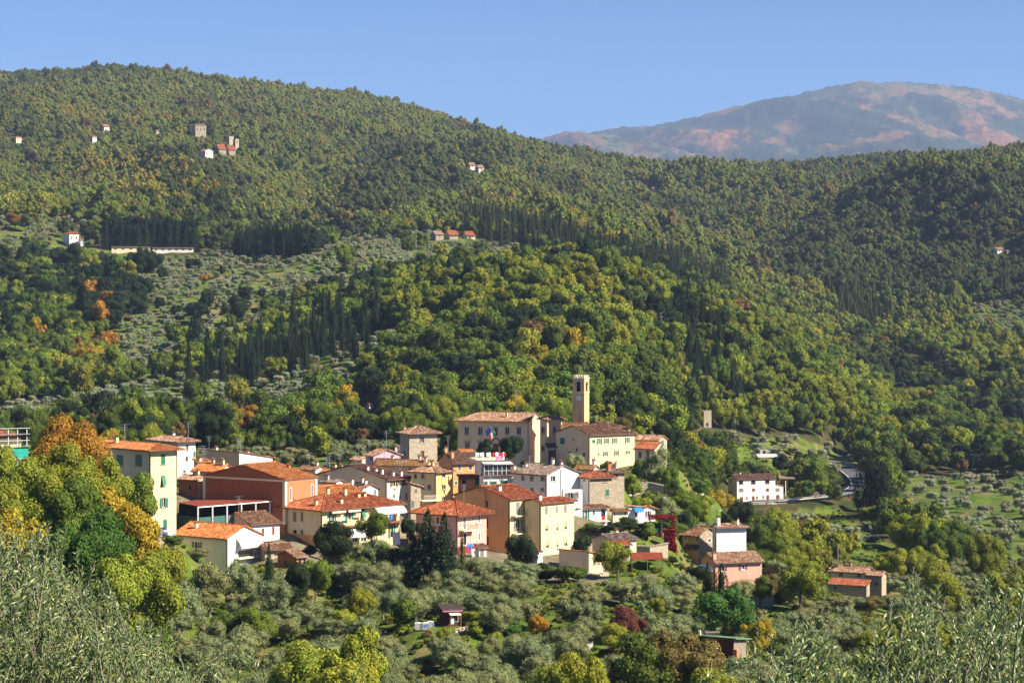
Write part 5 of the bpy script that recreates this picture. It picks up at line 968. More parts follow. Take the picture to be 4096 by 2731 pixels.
# far mountain
RP = [(-1500, 620), (1500, 640), (2000, 575), (2159, 545), (2437, 517), (2612, 505), (2786, 467), (2960, 423), (3134, 387), (3308, 340), (3482, 322), (3656, 320), (3830, 334), (4004, 369), (4096, 397), (4400, 480), (4900, 600)]
mp = np.linspace(1300, 4900, 420); rl = np.linspace(0, 1, 90); MX, MR = np.meshgrid(mp, rl)
ridge = np.interp(MX, [a for a, _ in RP], [b for _, b in RP]); MYd = 10500 + MR * 4700
prow = 800 + (ridge - 800) * np.sin(MR * math.pi / 2) ** 1.1; prow[-1] += 60
mx = (MX - CX) / F * MYd; mz = -(prow - HY) / F * MYd
gul = (np.abs(fbm(mx / 860 + MYd / 2500, MYd / 4300 + 3, 4) - .5) * 2)
mz += (gul - .35) * 520 * np.sin(MR * math.pi) ** .7 + (fbm(mx / 50, MYd / 100, 3) - .5) * 34
me = bpy.data.meshes.new('mountain'); co = np.stack([mx, MYd, mz], -1).reshape(-1, 3); nr, nc = MX.shape
i0 = (np.arange(nr - 1)[:, None] * nc + np.arange(nc - 1)[None]).ravel(); fast_mesh(me, co, np.stack([i0, i0 + 1, i0 + nc + 1, i0 + nc], -1)); me.polygons.foreach_set('use_smooth', [True] * len(me.polygons))
m, t, b = newmat('mountain_woods'); b.inputs['Roughness'].default_value = .95; b.inputs['Specular IOR Level'].default_value = 0
c1 = ocoord(t, (1, .35, 1)); n1 = noise(t, c1, .0022, 7, .68); n2 = noise(t, c1, .003, 7, .7); n3 = noise(t, ocoord(t, (1, .4, 1.5)), .028, 4, .8)
g = mixc(t, ramp(t, n1, [(.40, 0.0), (.60, 1.0)]), (.09, .10, .04), (.29, .12, .05)); g = mixc(t, ramp(t, n2, [(.46, 0.0), (.52, .92)]), g, (.018, .038, .024))
g = mixc(t, ramp(t, n3, [(.45, 0.0), (.62, .55)]), g, (.02, .03, .015)); t.links.new(g, b.inputs['Base Color']); bump(t, b, n3, 1, 12); me.materials.append(m)
tag(link('mountain', me), kind='structure')
for (px, top, bot, lb, w) in [(3584, 285, 318, 'tall lone transmitter mast on the far mountain summit', 2.2), (3808, 318, 334, 'left one of two short masts on the far mountain', 2.4), (3824, 320, 336, 'right one of two short masts on the far mountain', 2.4), (3868, 330, 342, 'short mast right of the pair on the far mountain', 1.8), (3995, 352, 366, 'faint small mast on the right shoulder of the far mountain', 1.5)]:
    q = P(px, bot + 2, 15150); tt = tag(empty('radio_mast', q), lb, 'mast'); hh = (bot - top) / F * 15150; w *= 1.5; m = MB()
    for (sx, sy) in ((1, 0), (-.5, .87), (-.5, -.87)): m.tube([(sx * w, sy * w, -60), (sx * w * .6, sy * w * .6, hh)], 1.0, .8, 4)
    for k in range(int(hh / 6)): m.box(-w, w, -w, w, k * 6, k * 6 + .8)
    m.build('lattice', METAL, tt)

# ------------------------------------------------------------------ tree prototypes
def ico():
    p = (1 + 5 ** .5) / 2; v = np.array([(-1, p, 0), (1, p, 0), (-1, -p, 0), (1, -p, 0), (0, -1, p), (0, 1, p), (0, -1, -p), (0, 1, -p), (p, 0, -1), (p, 0, 1), (-p, 0, -1), (-p, 0, 1)], float); v /= np.linalg.norm(v[0])
    f = np.array([(0, 11, 5), (0, 5, 1), (0, 1, 7), (0, 7, 10), (0, 10, 11), (1, 5, 9), (5, 11, 4), (11, 10, 2), (10, 7, 6), (7, 1, 8), (3, 9, 4), (3, 4, 2), (3, 2, 6), (3, 6, 8), (3, 8, 9), (4, 9, 5), (2, 4, 11), (6, 2, 10), (8, 6, 7), (9, 8, 1)]); return v, f
IV, IF = ico()
def crown_mesh(name, kind, seed, n, ls, mat):
    r = np.random.default_rng(seed); pts = []; nrm = []; lob = []
    if kind in ('broad', 'olive', 'bush', 'pine', 'big', 'round', 'loose'):
        nl = {'round': 30, 'loose': 11, 'big': 34, 'broad': 15, 'olive': 13, 'bush': 8, 'pine': 16}[kind]; cz = {'round': .52, 'loose': .58, 'big': .56, 'broad': .60, 'olive': .56, 'bush': .42, 'pine': .60}[kind]; rz = {'round': .46, 'loose': .40, 'big': .42, 'broad': .38, 'olive': .40, 'bush': .40, 'pine': .36}[kind]
        for i in range(nl):
            d = r.normal(size=3); d /= np.linalg.norm(d); d[2] = d[2] * .9 + .12
            k = r.uniform(.45, .72) if i else 0; rad = r.uniform(.12, .21) if i else .28
            if kind == 'olive': rad *= .95
            if kind == 'round' and i: k = r.uniform(.45, .62); rad = r.uniform(.13, .18)
            if kind == 'loose' and i: k = r.uniform(.5, 1.0); rad = r.uniform(.1, .24)
            if kind == 'big' and i: rad *= .72; k = r.uniform(.5, .86)
            lob.append((d * np.array([.5, .5, rz]) * k * 1.15 + np.array([0, 0, cz]), np.array([rad * 1.05, rad * 1.05, rad * rz * 2.25])))
        wts = np.array([l[1][0] ** 2 for l in lob]); wts /= wts.sum(); pick = r.choice(nl, n * 2, p=wts)
        d = r.normal(size=(n * 2, 3)); d /= np.linalg.norm(d, axis=1)[:, None]; C = np.array([l[0] for l in lob]); R = np.array([l[1] for l in lob])
        sc = r.uniform(.86, 1.08, (n * 2, 1)) if kind != 'olive' else r.uniform(.78, 1.22, (n * 2, 1))
        p = C[pick] + d * R[pick] * sc; inside = np.zeros(len(p), bool)
        for i in range(nl): inside |= (np.sum(((p - C[i]) / R[i]) ** 2, 1) < .72) & (pick != i)
        p, d = p[~inside][:n], d[~inside][:n]; pts, nrm = p, d
    elif kind == 'cypress':
        z = r.beta(1.25, 1.5, n) ; a = r.uniform(0, 2 * math.pi, n); prof = np.interp(z, [0, .04, .15, .4, .7, .9, 1], [.16, .3, .43, .48, .34, .15, .01]); w = 1 + .22 * np.sin(a * 5 + seed) * np.sin(z * 23 + a * 2)
        rr = prof * w * r.uniform(.75, 1.06, n); pts = np.stack([rr * np.cos(a), rr * np.sin(a), .03 + z * .97], -1); nrm = np.stack([np.cos(a), np.sin(a), np.full(n, .55)], -1)
        lob = [(np.array([0, 0, .3]), np.array([.33, .33, .3])), (np.array([0, 0, .6]), np.array([.26, .26, .32]))]
    else:                      # spruce
        z = 1 - np.sqrt(r.uniform(0, 1, n)) * .97; a = r.uniform(0, 2 * math.pi, n); lay = (z * 13 + .5 * np.sin(a * 3 + seed)) % 1
        R0 = .5 * (1 - z) ** .85 * (.55 + .45 * (1 - lay)) * (1 + .25 * np.sin(a * 7 + np.floor(z * 13) * 2.1)); rr = R0 * r.uniform(.55, 1.08, n)
        pts = np.stack([rr * np.cos(a), rr * np.sin(a), .02 + z * .98 - rr * .12], -1); nrm = np.stack([np.cos(a) * .7, np.sin(a) * .7, np.full(n, .9)], -1)
        lob = [(np.array([0, 0, .25]), np.array([.24, .24, .25])), (np.array([0, 0, .5]), np.array([.14, .14, .3]))]
    k = len(pts); nr = nrm / np.linalg.norm(nrm, axis=1)[:, None] + r.normal(size=(k, 3)) * .38; nr /= np.linalg.norm(nr, axis=1)[:, None]
    t1 = np.cross(nr, r.normal(size=(k, 3)));
    if kind == 'cypress': t1 = np.cross(nr, np.array([1.0, .3, 0])) * 1.0 + np.array([0, 0, 1.2])
    t1 /= np.linalg.norm(t1, axis=1)[:, None]; t2 = np.cross(nr, t1); t2 /= np.linalg.norm(t2, axis=1)[:, None]
    s = ls * r.uniform(.6, 1.3, (k, 1)); asp = {'olive': .38, 'cypress': .35, 'spruce': .45}.get(kind, .75)
    q = np.stack([pts - t1 * s, pts - t2 * s * asp + nr * s * .2, pts + t1 * s, pts + t2 * s * asp + nr * s * .2], 1).reshape(-1, 3)
    F4 = np.arange(k * 4).reshape(k, 4); var = r.uniform(0, 1, k)
    cv = []; cf = []
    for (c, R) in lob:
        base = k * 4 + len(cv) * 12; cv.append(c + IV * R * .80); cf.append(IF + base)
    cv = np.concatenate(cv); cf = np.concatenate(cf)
    me = bpy.data.meshes.new(name); co = np.concatenate([q, cv]); me.vertices.add(len(co)); me.vertices.foreach_set('co', co.astype(np.float32).ravel())
    li = np.concatenate([F4.ravel(), cf.ravel()]); me.loops.add(len(li)); me.loops.foreach_set('vertex_index', li.astype(np.int32))
    st = np.concatenate([np.arange(k) * 4, k * 4 + np.arange(len(cf)) * 3]); me.polygons.add(len(st)); me.polygons.foreach_set('loop_start', st.astype(np.int32)); me.update(calc_edges=True)
    va = me.attributes.new('var', 'FLOAT', 'FACE'); va.data.foreach_set('value', np.concatenate([var, np.full(len(cf), .08)]).astype(np.float32)); me.materials.append(mat); return me  # inner blobs fixed darker: inner shade of the crown put into colour
def trunk_mesh(kind, seed):
    r = random.Random(seed); m = MB()
    if kind in ('cypress', 'spruce'): m.tube([(0, 0, -.1), (0, 0, .4), (0, 0, .92)], .03, .006, 6); return m.mesh('trunk_' + kind, BARK)
    hz = .34 if kind == 'olive' else .42; r0 = .05 if kind == 'olive' else .035
    m.tube([(0, 0, -.12), (.02, .01, hz * .5), (0, .02, hz)], r0, r0 * .65, 6)
    for i in range(5):
        a = i * 1.26 + r.random(); L = r.uniform(.2, .3); m.tube([(0, .02, hz * .9), (math.cos(a) * L * .5, math.sin(a) * L * .5, hz + .14), (math.cos(a) * L, math.sin(a) * L, hz + .32)], r0 * .5, .006, 5)
    return m.mesh('trunk_' + kind, BARKL if kind == 'olive' else BARK)
SPEC = {'broad': (5, .019, 5000), 'olive': (3, .026, 3000), 'bush': (2, .04, 1500), 'pine': (2, .018, 4200), 'cypress': (3, .035, 1600), 'spruce': (2, .03, 3200)}
PRO = {}
for kd, (cnt, ls, n) in SPEC.items():
    PRO[kd] = [crown_mesh('%s_crown' % kd, kd, 10 + i * 7 + len(kd), n, ls, LEAF_O) for i in range(cnt)]
TR = {kd: trunk_mesh(kd, 3) for kd in SPEC}
BIG = [crown_mesh('broad_crown_large', 'big', 71 + i, 15000, .0125, LEAF_O) for i in range(2)]
PRO['round'] = [crown_mesh('round_crown', 'round', 88, 22000, .0105, LEAF_O)]; PRO['broad'].append(crown_mesh('loose_crown', 'loose', 89, 5000, .019, LEAF_O)); TR['round'] = TR['broad']
MID = {kd: crown_mesh('%s_crown_mid' % kd, kd, 55 + len(kd), {'broad': 1100, 'olive': 800, 'cypress': 500, 'spruce': 700, 'bush': 500, 'pine': 1000}[kd], {'broad': .04, 'olive': .045, 'cypress': .06, 'spruce': .05, 'bush': .07, 'pine': .035}[kd], LEAF_O) for kd in SPEC}
TINT = {'olp': (.30, .33, .185), 'green': (.12, .17, .02), 'dk': (.024, .044, .014), 'mid': (.082, .122, .018), 'yg': (.21, .24, .024), 'yel': (.36, .27, .022), 'ora': (.36, .19, .02), 'gol': (.36, .18, .018), 'rus': (.17, .095, .035), 'olive': (.215, .245, .10), 'cyp': (.018, .034, .014), 'bro': (.15, .125, .035), 'red': (.15, .05, .03), 'lime': (.27, .29, .028), 'brg': (.055, .12, .018)}
WORD = {'olp': 'pale silver', 'green': 'leafy green', 'dk': 'dark green', 'mid': 'mid green', 'yg': 'yellow green', 'yel': 'golden yellow', 'ora': 'orange', 'gol': 'golden brown', 'rus': 'russet', 'olive': 'silver grey', 'cyp': 'near black green', 'bro': 'brownish', 'red': 'crimson', 'lime': 'bright lime yellow', 'brg': 'bright fresh green'}
KN = {'round': ('broadleaf_tree', 'tree'), 'broad': ('broadleaf_tree', 'tree'), 'olive': ('olive_tree', 'olive tree'), 'bush': ('shrub', 'shrub'), 'pine': ('pine_tree', 'pine'), 'cypress': ('cypress_tree', 'cypress'), 'spruce': ('spruce_tree', 'spruce')}
LABELS = {}
MK = [m_ for m_ in MARKS if m_[2]] + [(1700, 1150, 'the wooded knoll top'), (3486, 1900, 'the road bend cypress'), (1400, 700, 'the dark forest hollow'), (3283, 1430, 'the lone thin cypress'), (785, 1350, 'the tallest left cypress'), (2300, 1350, 'the yellow wood behind the tower'), (2905, 2430, 'the bright green pine'), (1714, 2200, 'the tall spruce'), (1440, 2450, 'the yellow poplar'), (2512, 2490, 'the crimson tree'), (2720, 2600, 'the wide brownish tree'), (3700, 2000, 'the right hand meadow'), (1100, 1020, 'the cypress row'), (300, 1300, 'the left autumn wood'), (1000, 1700, 'the orange topped tree'), (2100, 930, 'the long cypress line'), (3600, 900, 'the dark right hill')]
def describe(kd, tint, px, pyc, wpx, Y):
    best = min(MK, key=lambda q: (q[0] - px) ** 2 + ((q[1] - pyc) * 1.2) ** 2); dx, dy = px - best[0], pyc - best[1]
    if abs(dx) < 60 and Y < 700: rel = 'below' if dy > 0 else 'behind'
    else:
        rel = ('right of' if dx > 0 else 'left of'); dist = math.hypot(dx, dy)
        rel = ('close ' if dist < 140 else '' if dist < 330 else 'far ') + rel
        if dy > 170: rel = 'down right of' if dx > 0 else 'down left of'
        if dy < -170: rel = 'up right of' if dx > 0 else 'up left of'
    size = 'large' if wpx > 150 else 'medium' if wpx > 75 else 'small'
    return '%s %s %s %s %s' % (size, WORD[tint].replace('near ', ''), KN[kd][0].replace('_tree', '').replace('_', ' ') + ('' if kd in ('bush', 'cypress', 'spruce') else ' tree'), rel, best[2])
def make_tree(kd, loc, w, h, tint, label, group=None, lod=0, rot=None):
    col = TINT[tint]; j = random.uniform(.78, 1.08); g = random.uniform(.92, 1.08); c = (col[0] * j * g, col[1] * j, col[2] * j / g, 1)
    root = bpy.data.objects.new(KN[kd][0], None); COL.objects.link(root); root.location = loc; root.rotation_euler = (0, 0, random.uniform(0, 6.28) if rot is None else rot); root.empty_display_size = .2
    me = random.choice(PRO[kd]) if lod == 0 else MID[kd]
    hc = min(h, w * 1.3) if kd in ('round', 'broad', 'pine', 'olive', 'bush') else h
    if w > 9 and kd == 'broad' and lod == 0: me = random.choice(BIG)
    o = bpy.data.objects.new('crown', me); COL.objects.link(o); o.parent = root; o.scale = (w, w, hc); o.location = (0, 0, h - hc); o.color = c
    o = bpy.data.objects.new('trunk', TR[kd]); COL.objects.link(o); o.parent = root; o.scale = (w, w, h)
    tag(root, label, KN[kd][1], group); return root
# hand placed trees: (px, top row, width px, distance, kind, tint, label or None)
HT = [(255, 1690, 300, 352, 'round', 'gol', 'very large round tree in full orange autumn leaf left of the yellow apartment block'),
 (70, 1850, 260, 318, 'broad', 'yg', None), (215, 1835, 250, 322, 'broad', 'yg', None), (365, 1855, 250, 318, 'broad', 'yg', None), (130, 1960, 260, 300, 'broad', 'yg', None), (300, 1960, 260, 300, 'broad', 'green', None), (450, 1975, 210, 312, 'broad', 'yel', None),
 (560, 1925, 170, 344, 'broad', 'green', 'slim green tree standing in front of the yellow apartment block facade'), (-60, 1900, 260, 310, 'broad', 'yg', None), (640, 2200, 190, 322, 'broad', 'yg', None), (535, 2080, 190, 312, 'broad', 'yel', None), (540, 2230, 180, 296, 'broad', 'yg', None), (600, 2300, 190, 290, 'broad', 'yg', None), (420, 2080, 250, 262, 'pine', 'brg', 'large rounded bright green tree below the yellow autumn trees at left'), (310, 2140, 240, 258, 'pine', 'brg', None), (20, 2050, 240, 280, 'broad', 'yel', None), (470, 2250, 220, 252, 'broad', 'yg', None), (690, 2240, 90, 350, 'broad', 'mid', None),
 (790, 2205, 90, 352, 'olive', 'olive', None), (840, 2255, 140, 338, 'olive', 'olive', None), (965, 2240, 130, 345, 'olive', 'olive', None), (1075, 2180, 95, 350, 'spruce', 'dk', 'dark pointed tree between the white house and the brick garden shed'), (730, 2330, 150, 325, 'olive', 'olive', None), (1180, 2270, 150, 340, 'broad', 'dk', None), (1110, 2310, 130, 330, 'olive', 'olive', None), (1260, 2235, 120, 350, 'broad', 'green', None),
 (1335, 2103, 145, 379, 'broad', 'dk', 'dense dark round tree covering the corner of the broad cream house'), (1495, 2055, 105, 381, 'broad', 'green', 'leafy green maple in front of the awnings of the broad cream house'), (1590, 2185, 120, 372, 'broad', 'dk', None), (1640, 2080, 70, 388, 'broad', 'dk', None), (1540, 2170, 100, 374, 'bush', 'mid', None), (1420, 2210, 110, 368, 'bush', 'mid', None),
 (1712, 2050, 250, 368, 'spruce', 'dk', 'tall dark spruce with pointed top before the pink house'), (1778, 2064, 220, 366, 'spruce', 'dk', 'second dark spruce top just right of the tallest one'), (1655, 2140, 170, 370, 'spruce', 'dk', None), (1848, 2128, 30, 379, 'cypress', 'mid', 'thin columnar cypress against the pink house'), (1880, 2235, 60, 384, 'bush', 'rus', None),
 (2068, 2138, 118, 386, 'broad', 'dk', 'round clipped dark tree in front of the apricot house'), (1925, 2232, 115, 376, 'olive', 'olive', None), (2010, 2240, 125, 374, 'olive', 'olive', None), (2105, 2256, 110, 371, 'olive', 'olive', None), (2185, 2266, 80, 373, 'bush', 'dk', None), (1385, 2245, 150, 360, 'olive', 'olive', None), (1465, 2255, 140, 358, 'olive', 'olive', None), (1550, 2250, 130, 362, 'olive', 'olive', None), (1445, 2190, 90, 380, 'bush', 'dk', None), (1545, 2205, 80, 380, 'bush', 'mid', None), (1240, 2195, 70, 382, 'bush', 'dk', None), (2360, 2135, 90, 420, 'bush', 'mid', None), (2425, 2150, 70, 420, 'bush', 'dk', None), (2640, 2110, 90, 433, 'bush', 'mid', None), (2700, 2165, 100, 438, 'broad', 'green', None), (2690, 2065, 80, 446, 'broad', 'mid', None), (2615, 1950, 80, 463, 'bush', 'green', None), (2560, 1975, 80, 456, 'bush', 'yg', None), (2505, 1975, 60, 458, 'bush', 'mid', None), (2750, 2020, 110, 470, 'broad', 'green', None), (2680, 1925, 90, 500, 'broad', 'mid', None), (2740, 1860, 90, 560, 'broad', 'mid', None), (2700, 1830, 80, 560, 'broad', 'green', None), (2800, 1980, 100, 520, 'broad', 'yg', None), (2325, 2130, 75, 402, 'bush', 'dk', None), (2470, 2168, 120, 378, 'broad', 'yg', 'open yellow green tree in front of the cream cottage'), (2250, 2250, 120, 372, 'bush', 'mid', None), (2170, 2245, 80, 376, 'bush', 'dk', None), (2310, 2262, 80, 374, 'bush', 'mid', None),
 (2040, 1745, 88, 508, 'broad', 'dk', 'round dark holm oak in front of the town hall right of its door'), (1940, 1768, 62, 508, 'broad', 'dk', 'small dark holm oak in front of the town hall left of its door'), (2300, 1812, 85, 470, 'olive', 'olive', 'grey olive tree under the church house wall'), (2425, 1840, 46, 478, 'bush', 'green', None),
 (2622, 1808, 125, 478, 'olive', 'olive', 'tall grey green tree below the last house on the ridge'), (2572, 1838, 80, 484, 'broad', 'mid', None), (2530, 1890, 80, 468, 'bush', 'yg', None), (2660, 1870, 80, 474, 'broad', 'green', None), (2590, 2080, 70, 425, 'bush', 'green', None), (2520, 2075, 110, 426, 'broad', 'dk', None), (2470, 2085, 70, 424, 'bush', 'dk', None),
 (2705, 1960, 170, 500, 'broad', 'green', None), (2650, 1990, 120, 460, 'olive', 'olive', None), (2780, 1920, 100, 560, 'broad', 'brg', None), (2868, 1955, 110, 600, 'broad', 'yel', 'golden yellow tree in front of the left end of the white roadside house'), (2975, 2005, 100, 560, 'broad', 'dk', 'dark tree with reddish top left of the road parapet wall'), (3110, 2045, 130, 520, 'broad', 'lime', 'bright yellow poplar right of the tall blank white house'), (3040, 2070, 120, 500, 'broad', 'mid', None), (3150, 2120, 150, 470, 'broad', 'yg', None), (3060, 2170, 170, 450, 'broad', 'green', None), (3170, 2210, 180, 440, 'broad', 'yg', None), (3120, 2290, 170, 410, 'broad', 'bro', None), (3220, 2300, 150, 420, 'broad', 'green', None), (2720, 2060, 90, 452, 'broad', 'dk', None),
 (2905, 2362, 200, 345, 'pine', 'brg', 'large rounded bright green pine below the rose pink house'), (2830, 2255, 95, 402, 'spruce', 'dk', None), (2885, 2262, 70, 400, 'cypress', 'dk', 'dark cone shaped conifer against the rose pink house'), (2960, 2312, 95, 396, 'olive', 'olive', None), (3040, 2310, 80, 402, 'broad', 'green', None), (2790, 2250, 80, 410, 'bush', 'dk', None),
 (2512, 2438, 120, 320, 'broad', 'red', 'thin crimson leaved tree in the middle of the olive grove'), (1440, 2360, 110, 326, 'broad', 'lime', 'bright yellow poplar in the lower olive grove'), (1380, 2440, 110, 322, 'broad', 'lime', None), (1270, 2560, 230, 268, 'broad', 'lime', 'wide yellow autumn tree at the bottom left of centre'), (1420, 2540, 200, 266, 'broad', 'lime', None), (1200, 2640, 240, 258, 'broad', 'yg', None), (1400, 2650, 240, 256, 'broad', 'lime', None),
 (2720, 2520, 300, 268, 'broad', 'bro', 'wide brownish green tree at the bottom right of centre'), (2590, 2560, 240, 266, 'broad', 'mid', None), (2450, 2500, 130, 312, 'broad', 'yg', None), (2330, 2608, 190, 262, 'broad', 'lime', 'glowing lime yellow bush at the bottom centre'), (2250, 2650, 170, 262, 'broad', 'yg', None), (2150, 2462, 75, 322, 'broad', 'ora', 'small orange topped tree among the central olives'), (2050, 2482, 110, 322, 'broad', 'brg', None), (1890, 2470, 90, 324, 'broad', 'yg', None), (1765, 2520, 80, 306, 'broad', 'yg', None), (2630, 2390, 60, 335, 'broad', 'yg', None), (3020, 2480, 100, 320, 'broad', 'yel', 'yellow tree right of the green roofed shed'),
 (3535, 1860, 110, 742, 'cypress', 'dk', None), (3486, 1818, 165, 745, 'cypress', 'cyp', 'broad black green cypress beside the bend of the road'), (3520, 1900, 90, 760, 'broad', 'green', None), (3200, 1800, 75, 900, 'bush', 'dk', None), (3130, 1812, 70, 885, 'bush', 'dk', None),
 (3482, 2390, 110, 440, 'broad', 'bro', 'dark brown green shrub tree in front of the farmhouse wing'), (3400, 2385, 110, 440, 'olive', 'olive', None), (3300, 2395, 110, 430, 'olive', 'olive', None),
 (2690, 1440, 62, -16, 'spruce', 'cyp', None), (2745, 1430, 66, -17, 'spruce', 'cyp', None), (2790, 1490, 66, -16, 'spruce', 'cyp', None), (2868, 1360, 58, -16, 'cypress', 'cyp', None), (2835, 1420, 60, -16, 'spruce', 'cyp', None), (2960, 1500, 70, -16, 'spruce', 'cyp', None), (2925, 1600, 60, -15, 'spruce', 'cyp', None), (2725, 1280, 45, -14, 'cypress', 'cyp', None), (2760, 1310, 42, -14, 'cypress', 'cyp', None), (2500, 1440, 50, -15, 'spruce', 'cyp', None), (2660, 1500, 50, -15, 'spruce', 'cyp', None), (2920, 1740, 80, -15, 'spruce', 'cyp', None), (2880, 1720, 60, -9, 'broad', 'green', None), (3283, 1385, 18, -12, 'cypress', 'cyp', 'lone thin black cypress on the bright wooded slope'),
 (2820, 1715, 50, -4, 'bush', 'green', None), (2790, 1760, 55, -5, 'broad', 'mid', None), (2850, 1750, 55, -5, 'broad', 'green', None), (2500, 1655, 80, 560, 'broad', 'bro', 'half bare russet tree behind the church house'),
 (785, 1245, 88, -22, 'cypress', 'cyp', 'largest tall black cypress at the left end of the mid slope row'), (888, 1290, 80, -18, 'cypress', 'cyp', None), (945, 1300, 60, -16, 'cypress', 'cyp', None), (1480, 1150, 70, -18, 'cypress', 'cyp', None), (1425, 1050, 46, -15, 'spruce', 'cyp', None), (1500, 1210, 60, -16, 'cypress', 'cyp', None), (1450, 1230, 56, -16, 'cypress', 'cyp', None),
 (575, 990, 110, -14, 'broad', 'dk', 'big round dark evergreen below the white farm building'), (500, 1040, 100, -11, 'broad', 'dk', None), (265, 985, 130, -12, 'broad', 'dk', None), (390, 900, 90, -9, 'broad', 'green', None), (60, 880, 62, -10, 'broad', 'ora', 'orange russet tree on the far left olive terraces'), (990, 1630, 110, -9, 'broad', 'ora', 'orange topped tree behind the village roofs left of centre'), (650, 1640, 100, -9, 'broad', 'yg', None), (820, 1110, 45, -7, 'broad', 'ora', 'small orange tree in the middle of the olive slope'), (350, 1370, 110, -10, 'broad', 'yel', None), (350, 1230, 60, -7, 'broad', 'ora', None), (410, 1240, 60, -7, 'broad', 'ora', None)]
for (px, top, w, Y, kd, tint, lb) in HT:
    if Y < 0:
        rr_ = row(np.full(YS.shape, float(px)), YS) + Y / YS * F; Y = float(YS[np.argmax((rr_ <= top) & (YS > 560))])
    g = ground(px, Y); zt = P(px, top, Y).z; k = F / Y; wm = w / k; hh = max(2.0, zt - g.z)
    if Y > 560: hh = max(hh, wm * .9); zt = g.z + hh
    if kd in ('broad', 'pine', 'olive', 'round') and hh > wm * 1.45: g.z += (hh - wm * 1.45) * .75 if Y > 500 and hh > wm * 2.4 else 0; hh = zt - g.z
    wf = 1.2 if kd in ('round', 'broad', 'olive', 'pine', 'bush') else 1.0
    make_tree(kd, g, wm * wf, hh * 1.06, tint, lb or describe(kd, tint, px, top + w / 2, w, Y), 'hand sized trees and shrubs around the village' if not lb else None)
    if w > 40: RECTS.append((px - w * .22, px + w * .22, top, top + w * .8, Y)) if lb else None

for i in range(34):      # dark pine row over the long farm buildings
    px = 425 + i * 10.6; Yb_ = solve(px, 1012, 700) + 10 + (i % 3) * 9; make_tree('broad' if i % 3 == 1 else 'spruce', ground(px, Yb_), random.uniform(9, 12), random.uniform(17, 20), 'cyp', 'tall black green conifer of the dense row over the long farm buildings', 'conifers over the farm buildings')
for i in range(44):      # dense cypress block right of it
    px = 945 + (i // 2) * 13.5; 
    if 965 < px < 975: continue
    Yb_ = solve(px, 1036, 700) + 4 + (i % 2) * 9; make_tree('cypress', ground(px, Yb_), random.uniform(3.6, 5.2), random.uniform(15, 20), 'cyp', 'tall slim black cypress of the dense block right of the farm buildings', 'cypresses right of the farm buildings')
